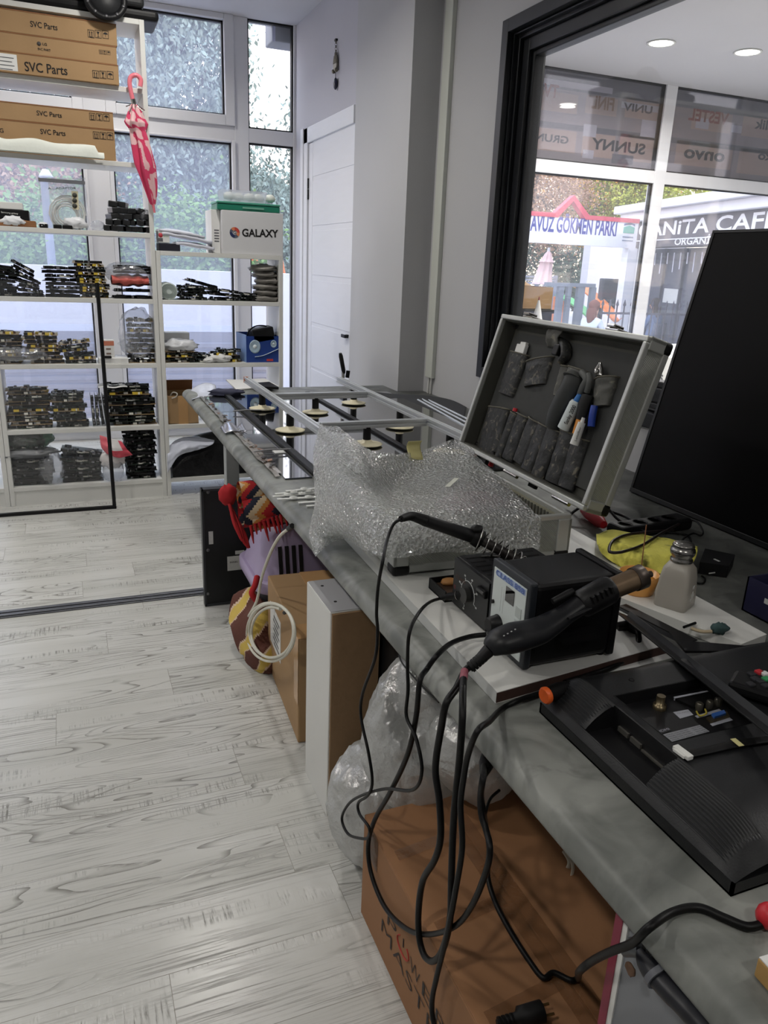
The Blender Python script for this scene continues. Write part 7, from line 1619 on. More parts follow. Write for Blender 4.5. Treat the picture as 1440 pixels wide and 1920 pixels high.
# ribbon lead with white plug on the television
t = thing('ribbon_lead', 'black ribbon lead with white plug lying on the television back', 'lead', tuple(PZ(1280, 1412, ztop)))
zz = ztop+.004; a = PZ(1268, 1404, zz); b = PZ(1292, 1422, zz)
F_ = frame((a+b)/2, b-a, (0, 1, 0)); MB().box((0, 0, .002), ((b-a).length+.006, .011, .007), F_).build('plug', WHITEP, t, bevel=.0012); MB().box((0, -.007, .002), ((b-a).length-.004, .004, .004), F_).build('plug_lip', WHITEP, t)
pp = smooth_path([PZ(1292, 1414, zz), PZ(1330, 1406, zz), PZ(1385, 1394, zz), PZ(1470, 1382, zz)]); mb = MB()
mb.tube(pp, .008, 8, flat=.14); mb.build('ribbon', RUBBER, t)
q = PZ(1382, 1393, zz+.002); MB().box((0, 0, .0012), (.0095, .019, .0006), frame(q, (1, -.1, 0), (.2, 1, 0))).build('cream_tape', M('cream_tape', (206, 198, 140), .6), t)
# orange-ended screwdriver at the corner of the television
t = thing('screwdriver', 'black screwdriver with orange end cap at the corner of the television', 'screwdriver', tuple(PZ(1040, 1295, ZT+.05)))
a = PZ(1021, 1305, ZT+.046); b = PZ(1075, 1284, ZT+.05); MB().tube([a+(b-a)*.1, a.lerp(b, .5), b], [.0135, .0145, .008], 14).build('handle', RUBBER, t); d_ = (b-a).normalized()
MB().tube([a-d_*.002, a+d_*.002, a+d_*.007], [.0125, .0155, .0145], 18).build('end_cap', M('cap_orange', (240, 104, 40), .4, var=(30, .1)), t)
MB().tube([b, PZ(1120, 1270, ZT+.06)], .0035, 8).build('shaft', STEEL, t)
# ---- power strip, red tools, adapter, blue box, big television
t = thing('power_strip', 'long black power strip lying behind the yellow cloth', 'power strip', tuple(PZ(1220, 985, ZT)))
a, b = PZ(1150, 996, ZT+.02), PZ(1284, 976, ZT+.02); F_ = frame(a, b-a, (0, 1, 0)); L_ = (b-a).length
MB().lohi((0, -.035, -.02), (L_, .035, .018), F_).build('body', BLACKP, t, bevel=.012, seg=3)
for k in range(4): MB().lathe([(.0, .0185), (.019, .0185), (.021, .0195), (.0225, .0185)], F_ @ T(L_*(.15+.2*k), 0, 0), 20).build('socket', RUBBER, t)
t = thing('screwdriver', 'red handled screwdriver lying behind the tool case lid', 'screwdriver', tuple(PZ(1115, 968, ZT)))
a, b = PZ(1094, 956, ZT+.022), PZ(1132, 984, ZT+.022); MB().tube([a, a.lerp(b, .3), a.lerp(b, .8), b], [.012, .018, .019, .012], 14).build('handle', M('tool_red', (196, 40, 50), .4), t); d_ = (a-b).normalized(); MB().tube([a, a+d_*.10], .004, 8).build('shaft', STEEL, t)
t = thing('spirit_level', 'upright red tool with dark window standing behind the tool case lid', 'tool', tuple(PZ(1122, 945, ZT)))
p = PZ(1120, 946, ZT); MB().lohi((p.x-.03, p.y-.02, ZT), (p.x+.02, p.y+.015, PY(1130, 906, p.y).z)).build('body', M('tool_red', (196, 40, 50), .4), t, bevel=.004); MB().lohi((p.x-.022, p.y-.022, ZT+.02), (p.x+.008, p.y-.02, PY(1130, 916, p.y).z)).build('window', M('tool_window', (84, 62, 54), .5), t)
t = thing('adapter', 'flat black adapter box on the bench beside the frosted bottle', 'adapter', tuple(PZ(1345, 1060, ZT)))
c0, c1, c2, c3 = PZ(1308, 1076, ZT), PZ(1362, 1084, ZT), PZ(1374, 1062, ZT), PZ(1318, 1050, ZT)
MB().prism([(c.x, c.y) for c in (c0, c1, c2, c3)], ZT+.001, ZT+.034).build('body', BLACKP, t, bevel=.002)
q = PZ(1344, 1050, ZT+.035); MB().box((q.x, q.y, ZT+.0345), (.006, .018, .001)).build('printed_mark', SILK, t)
for dz in (.012, .018): q = PZ(1332, 1074, ZT+dz); MB().lohi((q.x-.010, q.y-.006, ZT+dz), (q.x+.010, q.y-.004, ZT+dz+.0025)).build('printed_line', SILK, t)
t = thing('gift_box', 'open dark blue box at the bench edge by the large screen', 'box', tuple(PZ(1410, 1150, ZT)))
a = PZ(1390, 1143, ZT+.001); NB = M('navy_box', (30, 30, 62), .45, var=(12, .15)); x0, y1_ = a.x, a.y; zt_ = PY(1393, 1082, a.y).z
mb = MB()
for lo, hi in (((x0, y1_-.22, ZT+.001), (x0+.004, y1_, zt_)), ((x0+.2, y1_-.22, ZT+.001), (x0+.204, y1_, zt_)), ((x0, y1_-.004, ZT+.001), (x0+.204, y1_, zt_)), ((x0, y1_-.22, ZT+.001), (x0+.204, y1_-.216, zt_)), ((x0, y1_-.22, ZT+.001), (x0+.204, y1_, ZT+.004))): mb.lohi(lo, hi)
mb.build('body', NB, t)
MB().sphere((x0+.09, y1_-.07, zt_-.02), (.05, .04, .03), 14, jitter=.3).build('white_lining', PAPER, t)
q = PX(1437, 1128, x0-.001); MB().box((x0-.0006, q.y, q.z), (.001, .012, .012)).build('printed_mark', SILK, t)
t = thing('large_television', 'large black television leaning on the wall at the back of the bench', 'television', (1.93, 1.45, ZT))
B0 = PZ(1181, 921, ZT+.002); T0 = PX(1308, 433, 2.012); B1 = Vector((B0.x, .70, ZT+.002)); vv = T0-B0; vv.y = 0; HH = vv.length; F_ = frame(B0, B1-B0, vv); LL = (B1-B0).length
sgn_ = 1 if (F_.to_3x3() @ Vector((0, 0, 1))).x < 0 else -1      # + is the screen side
MB().lohi((0, 0, -.028*sgn_), (LL, HH, 0), F_).build('casing', BLACKP, t, bevel=.004)
MB().lohi((.012, .016, 0), (LL-.012, HH-.010, .0015*sgn_), F_).build('screen', M('matte_screen', (4, 4, 5), .4, var=None, spec=.12), t)
mb = MB(); mb.lohi((0, 0, 0), (LL, .016, .004*sgn_), F_); mb.lohi((0, HH-.01, 0), (LL, HH, .004*sgn_), F_); mb.lohi((0, .016, 0), (.012, HH-.01, .004*sgn_), F_); mb.build('bezel', M('bezel_black_satin', (22, 23, 25), .4), t, bevel=.0015)
t = thing('small_carton', 'kraft and white box at the corner of the bench', 'carton', tuple(PZ(1430, 1830, ZT)))
a = PZ(1413, 1862, ZT+.0); c = PZ(1460, 1915, ZT); x0, y1_ = .70, .445
q0, q1 = PZ(1414, 1822, ZT), PZ(1430, 1846, ZT)
mb = MB(); P4 = [PZ(1412, 1830, ZT), PZ(1445, 1868, ZT)]; u2 = (P4[1]-P4[0]).normalized(); v2 = Vector((-u2.y, u2.x, 0))
if v2.x < 0: v2 = -v2
F_ = frame(P4[0]+Vector((0, 0, .001)), u2, v2); mb.lohi((0, 0, 0), (.12, .09, .026), F_ if (F_.to_3x3() @ Vector((0, 0, 1))).z > 0 else F_ @ Matrix.Diagonal((1, 1, -1, 1)))
mb.build('body', M('kraft_box', (176, 140, 84), .7, var=(20, .08)), t, bevel=.002)
mb = MB(); mb.lohi((.001, .001, .026), (.119, .089, .0275), F_ if (F_.to_3x3() @ Vector((0, 0, 1))).z > 0 else F_ @ Matrix.Diagonal((1, 1, -1, 1))); mb.build('white_top', PAPER, t)
tag(MB().sphere(PZ(1443, 1718, ZT+.016), (.016, .016, .016), 14).build('red_plug', M('tool_red', (196, 40, 50), .4)), 'red plug at the end of the cable on the bench', 'plug')
# ================================================================== UNDER THE BENCH
t = thing('flat_screen', 'black flat screen standing on the floor with its labelled back showing', 'screen', (.75, 3.22, 0))
sx0_, sz1_ = .480, .548; SYB = 3.2
MB().lohi((sx0_, SYB, .004), (1.14, SYB+.03, sz1_)).build('back_panel', M('rear_black', (20, 21, 23), .5, var=(30, .15), bump=(200, .06)), t, bevel=.004)
mb = MB(); mb.lohi((sx0_-.003, SYB-.004, .002), (sx0_+.006, SYB+.034, sz1_+.003)); mb.lohi((sx0_, SYB-.004, sz1_-.006), (1.14, SYB+.034, sz1_+.003)); mb.lohi((sx0_, SYB-.004, .002), (1.14, SYB+.034, .012)); mb.build('rim', M('rim_grey_black', (48, 50, 54), .4), t)
def onsb(px, py): return PY(px, py, SYB-.0008)
for nm, pa, pb in (('barcode_label', (391, 997), (400, 1020)), ('type_label', (426, 1044), (469, 1066)), ('small_label', (441, 1033), (458, 1038))):
    a, b = onsb(*pa), onsb(*pb); MB().lohi((a.x, SYB-.001, b.z), (b.x, SYB, a.z)).build(nm, M('label_offwhite', (196, 196, 192), .55, var=(120, .12)), t)
a, b = onsb(431, 1056), onsb(446, 1055); lettering('PANEL', (a.x, SYB-.001, a.z), (b.x, SYB-.001, a.z), .008, (0, -1, 0), INK, t)
for py in (923, 1032, 1114): a = onsb(388, py); MB().lathe([(0, .003), (.006, .003), (.008, 0)], frame((a.x+.005, SYB, a.z), (1, 0, 0), (0, 0, 1)), 12).build('screw', M('grey_screw', (110, 110, 112), .4, .6), t)
# pet carrier
LIL = M('lilac_plastic', (172, 158, 190), .4, var=(8, .05)); DGR = M('dark_grey_plastic', (62, 64, 68), .5, var=(10, .1))
px0, px1, py0, py1 = .615, 1.10, 2.70, 3.10
t = thing('pet_carrier', 'lilac and dark grey plastic pet carrier pushed under the bench', 'pet carrier', (.85, 2.9, 0))
def shell(z_prof, m, name, n=8):
    mb = MB(); vs = []; k_ = 0
    for z_, e_ in z_prof:
        poly = rrect((px1-px0)-2*e_, (py1-py0)-2*e_, .09, n, (px0+px1)/2, (py0+py1)/2); k_ = len(poly); vs += [(x, y, z_) for x, y in poly]
    fs = [(i*k_+q, i*k_+(q+1) % k_, (i+1)*k_+(q+1) % k_, (i+1)*k_+q) for i in range(len(z_prof)-1) for q in range(k_)]
    mb.add(vs, fs, 0, True); mb.add(vs, [tuple(range(k_-1, -1, -1)), tuple((len(z_prof)-1)*k_+q for q in range(k_))]); return mb.build(name, m, t)
shell([(0.0, .06), (.02, .045), (.245, .012)], DGR, 'bottom_tub'); shell([(.245, -.006), (.252, -.012), (.292, -.012), (.296, -.004)], LIL, 'rim'); shell([(.296, .006), (.46, .045), (.50, .075), (.515, .12)], LIL, 'top_shell')
for q in range(4):
    p0 = PY(526+q*13, 1003, py0+.02); MB().prism([(-.007, 0), (.007, 0), (.007, .125), (-.007, .125)], -.002, .004, frame((p0.x, py0+.0085, .312), (1, 0, 0), (0, .225, 1))).build('air_slot', INK, t)
for q in (.66, .95): MB().lohi((q, py0-.018, .25), (q+.06, py0-.008, .31)).build('latch', DGR, t, bevel=.003)
# woven bag with tassels on the carrier
KR, KN, KC_, KO = M('kilim_red', (176, 38, 44), .9, var=(40, .15)), M('kilim_navy', (38, 40, 56), .9, var=(40, .15)), M('kilim_cream', (206, 184, 152), .9, var=(40, .1)), M('kilim_orange', (196, 130, 64), .9, var=(40, .1))
t = thing('woven_bag', 'red, navy and cream woven bag with red tassels lying on the pet carrier', 'bag', (.66, 2.8, .51))
def roll(pa, pb, r_, Y, name, seed):
    a, b = PY(*pa, Y), PY(*pb, Y); d_ = (b-a).normalized(); u_ = Vector((0, 0, 1)); s_ = d_.cross(u_)
    mb = MB()
    g = mb.grid(lambda p, q: a.lerp(b, p)+(s_*math.cos(2*math.pi*q)+u_*math.sin(2*math.pi*q))*r_*(1+.12*mnoise.noise((p*5, math.cos(2*math.pi*q), seed))), 90, 48)
    for i in range(len(g.f)):
        p = (i % 90)/90; q = (i//90)/48; z_ = (p*2.2+abs((q*3) % 1-.5)*1.0+seed*.37) % 1
        g.mi[i] = 1 if z_ < .28 else 2 if z_ < .52 else 3 if z_ < .72 else 0
    g.build(name, [KR, KN, KC_, KO], t)
roll((448, 928), (560, 915), .052, 2.80, 'upper_fold', 1); roll((452, 962), (590, 935), .062, 2.77, 'middle_fold', 2); roll((470, 980), (600, 950), .035, 2.74, 'lower_fold', 3)
MB().sphere(PY(427, 928, 2.78), (.034, .03, .04), 18, jitter=.25, fq=7).build('pompom', KR, t)
rd = random.Random(4)
for k in range(13):
    a = PY(430+k*.9, 945+k*2, 2.76); b = PY(452+k*1.2, 1010+k*1.5, 2.70); MB().tube(smooth_path([a, a.lerp(b, .5)+Vector((rd.uniform(-.01, .01), rd.uniform(-.01, .01), 0)), b], 4), .0065, 5).build('tassel', KR, t)
for k in range(9):
    a = PY(470+k*8, 985-k*3, 2.70); b = a+Vector((rd.uniform(-.01, .02), -.01, -rd.uniform(.03, .09))); MB().tube([a, a.lerp(b, .5), b], [.007, .006, .002], 5).build('fringe', KR, t)
# blanket on the floor
BB, BY, BO = M('blanket_brown', (92, 54, 44), .9, var=(25, .15), bump=(200, .2)), M('blanket_yellow', (204, 176, 88), .9, var=(25, .1), bump=(200, .2)), M('blanket_cream', (206, 182, 158), .9, var=(25, .1))
t = thing('blanket', 'brown, yellow and cream striped blanket bunched on the floor beside the carton', 'blanket', (.55, 2.7, 0))
n1 = [[PZ(440, 1115, .17), PZ(462, 1108, .2), PZ(488, 1100, .22), PZ(512, 1105, .2)], [PZ(430, 1150, .12), PZ(455, 1150, .16), PZ(482, 1150, .19), PZ(512, 1155, .17)],
      [PZ(436, 1190, .075), PZ(458, 1195, .10), PZ(484, 1198, .13), PZ(512, 1200, .12)], [PZ(452, 1222, .035), PZ(466, 1230, .05), PZ(488, 1236, .07), PZ(512, 1235, .07)], [PZ(462, 1240, .004), PZ(476, 1254, .004), PZ(496, 1262, .004), PZ(513, 1264, .004)]]
f1 = net_fn(n1); g = MB().grid(lambda u_, v_: f1(u_, v_)+Vector((0, 0, .012*math.sin(v_*16+u_*4)*(1 if v_ < .9 else .2)+.008*mnoise.noise((u_*6, v_*6, 1)))), 40, 60)
for i in range(len(g.f)):
    u_ = (i % 40)/40; v_ = (i//40)/60; q = (v_*2.1+u_*1.4+.12*mnoise.noise((u_*4, v_*4, 3))) % 1
    g.mi[i] = 1 if .55 < q < .82 else 2 if .50 < q < .55 or .82 < q < .86 else 0
for r_ in range(len(g.v)): g.v[r_] = (g.v[r_][0], g.v[r_][1], max(.003, g.v[r_][2]))
g.build('cover', [BB, BY, BO], t, solid=.006)
MB().tube(smooth_path([PY(482, 1082, 2.72), PY(478, 1098, 2.68), PY(472, 1112, 2.66), PY(480, 1125, 2.66)]), .012, 8).build('red_tassel', KR, t)
# carton with parcel tape
t = thing('carton', 'tall taped brown carton with a printed label under the bench, beside the white drawer box', 'carton', (.8, 2.3, 0))
q0, q1 = Vector((.592, 2.072)), Vector((.622, 2.60)); dd = (q1-q0).normalized(); nn2 = Vector((dd.y, -dd.x)); F_ = Matrix(((nn2.x, dd.x, 0, q0.x), (nn2.y, dd.y, 0, q0.y), (0, 0, 1, 0), (0, 0, 0, 1))); LC = (q1-q0).length
MB().lohi((0, 0, 0), (.40, LC, .378), F_).build('body', CARD, t, bevel=.005)
mb = MB(); mb.lohi((.12, -.0012, .20), (.22, .0, .378), F_); mb.lohi((.12, 0, .378), (.22, LC, .3795), F_); mb.build('parcel_tape', TAPE, t); MB().lohi((.0, .0, .3782), (.4, .10, .3792), F_).build('tape_band', TAPE, t)
mb = MB(); mb.lohi((-.0012, .0, .14), (0, .06, .378), F_); mb.build('corner_tape', TAPE, t)
MB().lohi((-.0016, .28, .14), (-.0002, .47, .30), F_).build('label', PAPER, t)
mb = MB()
for k in range(7): mb.lohi((-.0021, .30+.012*(k % 3), .16+.018*k), (-.0016, .40+.012*(k % 2), .168+.018*k), F_)
mb.build('label_print', M('grey_ink', (100, 100, 104), .6, var=None), t)
# white drawer box with its brown fibreboard end
t = thing('drawer_box', 'upright white board box with brown fibreboard end facing the room, under the bench', 'box', (.65, 1.8, 0))
MDF = M('fibreboard_brown', (140, 112, 82), .8, var=(40, .15), bump=(100, .08)); GTOP = M('grey_laminate', (176, 176, 180), .4, var=(10, .03))
W0 = Vector((.574, 1.705)); MB().lohi((.574, 1.711, 0), (.712, 1.925, .636)).build('carcass', [WHITE], t, bevel=.0015); MB().lohi((.578, 1.703, 0), (.712, 1.711, .633)).build('fibreboard_end', MDF, t)
MB().lohi((.576, 1.713, .636), (.711, 1.922, .638)).build('grey_top', GTOP, t)
for (x, y) in ((.605, 1.88), (.607, 1.77)): MB().tube([(x, y, .6375), (x, y, .6388)], .0045, 12).build('screw_hole', INK, t)
tag(MB().lohi((.724, 1.52, .003), (.765, 1.93, .69)).build('flat_screen', M('rear_black', (20, 21, 23), .5), bevel=.003), 'black panel standing upright between the white drawer box and the plastic bundle', 'screen')
# bundle of plastic wrap
BUN = clear_mat('packing_film_bundle', .74, .30, rough=.16, hazecol=(238, 240, 238), bump=(42, 1.0))
t = thing('packing_bundle', 'big bundle of crumpled white packing film stuffed between floor and bench', 'packing film', (.75, 1.5, 0))
def blob(c, r, seed, jit=.22, n=130):
    mb = MB(); mb.sphere(c, r, n, jitter=0)
    out = []
    for p in mb.v:
        v = Vector(p)-Vector(c); sd = Vector((seed, seed*.5, 0))
        rid = lambda f_: 1-2*abs(mnoise.noise(v*f_+sd))
        k = 1+jit*mnoise.noise(v*6+sd)+.10*rid(7)+.065*rid(15)+.032*rid(33); q = Vector(c)+v*k; out.append((q.x, q.y, min(max(q.z, .003), ZU-.008)))
    mb.v = out; return mb
blob((.755, 1.49, .30), (.145, .13, .25), 3).build('main_lump', BUN, t); blob((.645, 1.53, .15), (.11, .12, .17), 8).build('floor_lump', BUN, t); blob((.83, 1.36, .40), (.11, .11, .13), 12).build('side_lump', BUN, t); blob((.775, 1.55, .58), (.05, .07, .12), 15).build('upper_lump', BUN, t)
# large lettered carton
BC = M('big_carton', (150, 108, 74), .72, var=(3, .1), bump=(50, .05)); bx0, bx1, by0, by1, bz = .549, .94, .55, 1.362, .283
t = thing('carton', 'large brown carton with black word rows on its side, nearest under the bench', 'carton', (.76, .96, 0))
MB().lohi((bx0, by0, 0), (bx1, by1, bz)).build('body', BC, t, bevel=.004)
mb = MB(); mb.lohi((bx0+.001, by0+.001, bz), (.742, by1-.001, bz+.003)); mb.build('flap', BC, t, bevel=.001); MB().lohi((.746, by0+.001, bz), (bx1-.001, by1-.001, bz+.003)).build('flap', BC, t, bevel=.001)
CT = clear_mat('clear_parcel_tape', .10, .16, tint=(252, 244, 234), rough=.12, hazecol=(200, 180, 150), bump=(24, .8))
MB().grid(lambda u_, v_: Vector((.715+.06*u_, by0+(by1-by0)*v_, bz+.0042+.0015*mnoise.noise((u_*4, v_*30, 1)))), 6, 80).build('parcel_tape', CT, t)
for k, yy in enumerate((1.20, 1.0, .80)): MB().grid(lambda u_, v_: Vector((bx0+.02+.16*u_, yy+.03*v_+.02*u_, bz+.0046+.002*mnoise.noise((u_*9, v_*3, k)))), 16, 4).build('tape_scrap', CT, t)
a = PX(699, 1560, bx0-.001); MB().lohi((bx0-.0012, 1.27, .20), (bx0, 1.32, bz)).build('side_tape', CT, t)
OX = bx0-.0004; INKB = M('carton_ink', (44, 36, 34), .6, var=None)
a = PX(716, 1716, bx0); b = PX(846, 1935, bx0)
ya, yb_ = a.y-.004, b.y
z2 = PX(722, 1752, bx0).z; z1_ = PX(731, 1725, bx0).z; capm = .034
mz = PX(735, 1758, bx0)
lettering('MASTER', (OX, ya, z2-.006), (OX, yb_, z2-.006), .036, (-1, 0, 0), INKB, t, bold=-.014)
p_ = ya-.03; wl = (p_-yb_)/5.0
for k, ch in enumerate('PWER'):
    pos = p_-wl*(k if k == 0 else k+1); lettering(ch, (OX, pos, z2+.044), (OX, pos-wl*.78, z2+.044), .036, (-1, 0, 0), INKB, t, bold=-.014)
oc_ = Vector((OX-.0008, p_-wl*1.4, z2+.062)); RI = M('carton_ink_red', (176, 62, 56), .6, var=None)
MB().tube([oc_+Vector((0, -.030*math.cos(math.radians(a_)), .019*math.sin(math.radians(a_)))) for a_ in range(125, 416, 12)], .0022, 5, flat=.2).build('power_mark', RI, t); MB().box(tuple(oc_+Vector((0, 0, .012))), (.0008, .0035, .022)).build('power_mark_bar', INKB, t)
# things past the carton
t = thing('carton', 'white carton with red marks standing behind the large lettered carton', 'carton', (1.2, 1.0, 0))
MB().lohi((.952, .64, 0), (1.38, 1.30, .42)).build('body', M('stained_white_card', (240, 238, 234), .6, var=(6, .12)), t, bevel=.004)
for y in (.92, .80): MB().lohi((.951, y, .335), (.952, y+.03, .36)).build('red_mark', M('mark_crimson', (180, 60, 70), .5, var=None), t)
tag(MB().tube(smooth_path([PX(1052, 1590, .93), PX(1068, 1616, .91), PX(1060, 1640, .90), PX(1064, 1658, .895), PX(1072, 1642, .90), PX(1073, 1618, .91), PX(1056, 1588, .93)]), .005, 8, flat=.4).build('strap', M('ivory_strap', (206, 200, 184), .5)), 'ivory plastic strap loop hanging over the large lettered carton', 'strap')
GC = M('grey_cabinet', (128, 131, 136), .4, var=(4, .05))
t = thing('cabinet', 'grey cabinet with crimson front edge under the near end of the bench', 'cabinet', (.95, .3, 0))
MB().lohi((.628, -.2, 0), (1.35, .612, .70)).build('body', GC, t, bevel=.003); MB().lohi((.624, .612, 0), (.66, .626, .70)).build('crimson_edge', M('crimson_edge', (132, 38, 62), .45), t); MB().lohi((.6255, .603, 0), (.628, .612, .70)).build('pale_edge', WHITEP, t)
# black tool clamped under the bench edge
t = thing('clamp_tool', 'black hand tool with round grey ring hanging below the bench edge', 'tool', tuple(PX(1230, 1840, .6)))
XQ_ = .600
def cq(px, py): return PX(px, py, XQ_)
pts = [cq(1205, 1778), cq(1222, 1805), cq(1262, 1850), cq(1300, 1890), cq(1335, 1930)]
MB().tube(smooth_path(pts, 5), [.010, .012, .014, .016, .018, .0195, .021, .022, .022, .022, .022, .022, .022, .021, .021, .021, .021, .02, .02, .02, .02], 16, flat=.62).build('body', M('tool_dark_blue', (20, 21, 28), .4, var=(20, .15)), t)
mb = MB(); mb.tube([cq(1238, 1822), cq(1246, 1833)], [.025, .025], 20, flat=.7); mb.build('ring', M('ring_grey', (96, 98, 104), .35), t)
MB().tube([cq(1172, 1786), cq(1188, 1776), cq(1205, 1782)], [.006, .012, .010], 12).build('head', M('tool_head_grey', (92, 96, 100), .4), t)
mb = MB()
for k in range(3): mb.sphere(cq(1212+k*8, 1774+k*8), (.006, .006, .007), 10)
mb.build('thumb_screw', BLACKP, t); q = cq(1196, 1812); MB().sphere(q+Vector((-.012, 0, 0)), (.003, .009, .009), 12, jitter=.3).build('brown_patch', M('brown_patch', (110, 84, 66), .8, var=(60, .3)), t)
t = thing('mains_plug', 'black mains plug lying on the large lettered carton', 'plug', tuple(PZ(985, 1902, bz)))
a, b = PZ(932, 1919, bz+.022), PZ(1016, 1896, bz+.024); MB().tube([a, a.lerp(b, .45), a.lerp(b, .5), b], [.006, .010, .017, .018], 16).build('body', RUBBER, t); d_ = (b-a).normalized(); s_ = d_.cross(Vector((0, 0, 1)))
for k in (-1, 1): MB().tube([b+s_*.0095*k, b+s_*.0095*k+d_*.018], .0024, 10).build('pin', M('pin_brass', (150, 120, 80), .3, .9, var=None), t)
mb = MB()
for k in range(4): q = a.lerp(b, .06+.09*k); mb.tube([q-d_*.002, q+d_*.002], .0098, 12)
mb.build('strain_relief', RUBBER, t)
t = thing('cable_coil', 'coil of white coaxial cable hanging from the bench edge', 'cable', tuple(PX(508, 1185, .56)))
WCB = M('white_cable', (214, 212, 198), .4, var=(30, .04)); pts = [PX(543, 990, .585), PX(525, 1005, .575), PX(510, 1030, .565), PX(498, 1060, .56), PX(489, 1090, .557), PX(481, 1128, .556)]
for k in range(1, 60):
    w = math.radians(168-k*20); tn = k/18; rx, ry = 47-2.6*tn, 55-2.2*tn; pts.append(PX(508+1.6*tn-2+rx*math.cos(w), 1184+2.5*math.sin(tn*2.4)-ry*math.sin(w), .556-.007*((tn*1.7) % 1)))
MB().tube(smooth_path(pts, 5), .0052, 8).build('cable', WCB, t)
p0, p1 = PX(541, 991, .584), PX(548, 986, .587); MB().tube([p0, p1], .0085, 10).build('end_clip', BLACKP, t); p0, p1 = PX(533, 1149, .553), PX(537, 1147, .553); MB().tube([p0, p1], .0062, 8).build('end_tip', INK, t)
# ================================================================== CABLES
CB = M('cable_black', (10, 10, 11), .45, var=(60, .15), spec=.3); XC = .553
def C5(x, y): return 620+x/2.5714, 1180+y/2.5714
def hang(pts, X=XC): return [PX(px, py, X) for px, py in pts]
# soldering iron lead
a = [PZ(753, 973, 1.0), PX(738, 983, .60), PX(726, 1012, .57)]
pts = a+hang([(718, 1050), (709, 1100), (706, 1150), (708, 1185), (703, 1235), (680, 1300), (677, 1345), (691, 1412), (698, 1465), (690, 1491), (672, 1505), (674, 1526), (692, 1552)], .525)+hang([(690, 1570), (676, 1572), (652, 1563), (641, 1534), (655, 1506), (682, 1490), (724, 1479), (774, 1481), (791, 1445), (780, 1384), (762, 1343), (765, 1293), (764, 1240), (768, 1185)], .530)+[PX(786, 1148, .57), PX(806, 1129, .65), PX(826, 1122, .72)]
tag(MB().tube(smooth_path(pts, 6), .0034, 8).build('iron_lead', CB), 'thin black lead looping from the soldering iron down to its station', 'cable')
t = thing('din_plug', 'black round plug in the dial socket of the small soldering station', 'plug', tuple(PX(850, 1117, .735)))
p0, p1, p2 = PX(826, 1122, .715), PX(838, 1119, .725), PX(874, 1114, .749); MB().tube([p0, p1, p1.lerp(p2, .08), p1.lerp(p2, .6), p1.lerp(p2, .62), p2], [.0042, .0062, .0085, .0085, .0098, .0098], 14).build('body', RUBBER, t); MB().tube([p1.lerp(p2, .55), p1.lerp(p2, .57)], .0102, 14).build('metal_ring', STEEL, t)
# hot air hose
pts = [PZ(912, 1190, ZB1+.02), PZ(880, 1194, ZB1+.016), PX(846, 1206, .64), PX(820, 1228, .585), PX(800, 1255, .565)]+hang([C5(430, 250), C5(412, 420), C5(372, 600), C5(290, 780), C5(212, 920), C5(181, 1040), C5(196, 1180), C5(262, 1340), C5(368, 1445), C5(480, 1470), C5(600, 1430), C5(682, 1330), C5(748, 1172), C5(768, 1060)], .538)+hang([C5(750, 970), C5(728, 900), C5(722, 810), C5(736, 700)], .548)+[PX(907, 1432, .66)]
tag(MB().tube(smooth_path(pts, 7), .0052, 10).build('station_lead', CB), 'thick black lead looping from the hot air station front down over the carton', 'cable')
# gun hose: down, round and back
pts = [PY(886, 1248, 1.02), PX(872, 1258, .585), PX(856, 1290, .56)]+hang([C5(556, 360), C5(532, 480), C5(510, 610), C5(506, 700), C5(524, 830), C5(530, 1000), C5(502, 1110), C5(445, 1210), C5(424, 1350), C5(426, 1480), C5(450, 1570), C5(490, 1600), C5(530, 1565), C5(560, 1480), C5(578, 1370), C5(582, 1200), C5(594, 900), C5(620, 640), C5(634, 450)], .530)+[PX(868, 1295, .55), PX(870, 1262, .585)]
tag(MB().tube(smooth_path(pts, 7), .0062, 10).build('gun_hose', CB), 'thick black hose hanging in a narrow loop from the hot air gun', 'hose')
tag(MB().tube([PX(869, 1274, .570), PX(871, 1258, .583)], .0068, 10).build('frayed_end', M('frayed_pink', (150, 84, 96), .6, var=(80, .3))), 'pinkish frayed sleeve where the hose meets the hot air gun', 'sleeve')
pts = [PZ(1042, 1292, ZT+.008), PZ(1005, 1302, ZT+.008), PZ(970, 1314, ZT+.008), PZ(940, 1330, ZT+.005), PX(918, 1352, .572)]+hang([C5(708, 490), C5(664, 600), C5(642, 710), C5(626, 850), C5(634, 1050), C5(604, 1250), C5(572, 1420), C5(540, 1560), C5(510, 1680), C5(488, 1800), C5(500, 1910), C5(540, 2010)], .524)
tag(MB().tube(smooth_path(pts, 7), .005, 10).build('power_lead', CB), 'black power lead running from the orange-ended screwdriver down past the lettered carton', 'cable')
pts = [PX(912, 1442, .62), PX(905, 1465, .60)]+hang([C5(724, 800), C5(738, 900)], .575)+[PZ(914, 1569, bz+.06), PZ(917, 1600, bz+.045), PZ(915, 1646, bz+.03), PZ(931, 1697, bz+.018), PZ(958, 1748, bz+.012), PZ(990, 1798, bz+.011), PZ(1018, 1833, bz+.010), PZ(1038, 1824, bz+.012), PZ(1070, 1838, bz+.012), PZ(1084, 1834, bz+.03)]+[PX(1086, 1822, .60), PX(1110, 1802, .585), PX(1146, 1784, .578), PX(1186, 1768, .578)]+[PZ(1216, 1740, ZT+.006), PZ(1262, 1710, ZT+.006), PZ(1310, 1702, ZT+.006), PZ(1360, 1722, ZT+.006), PZ(1405, 1738, ZT+.007), PZ(1444, 1726, ZT+.010)]
tag(MB().tube(smooth_path(pts, 7), .0054, 10).build('mains_lead', CB), 'black mains lead coming from under the bench and back up over its near edge', 'cable')
t = thing('inline_plug', 'black inline plug tucked under the bench edge above the lettered carton', 'plug', tuple(PX(912, 1440, .64)))
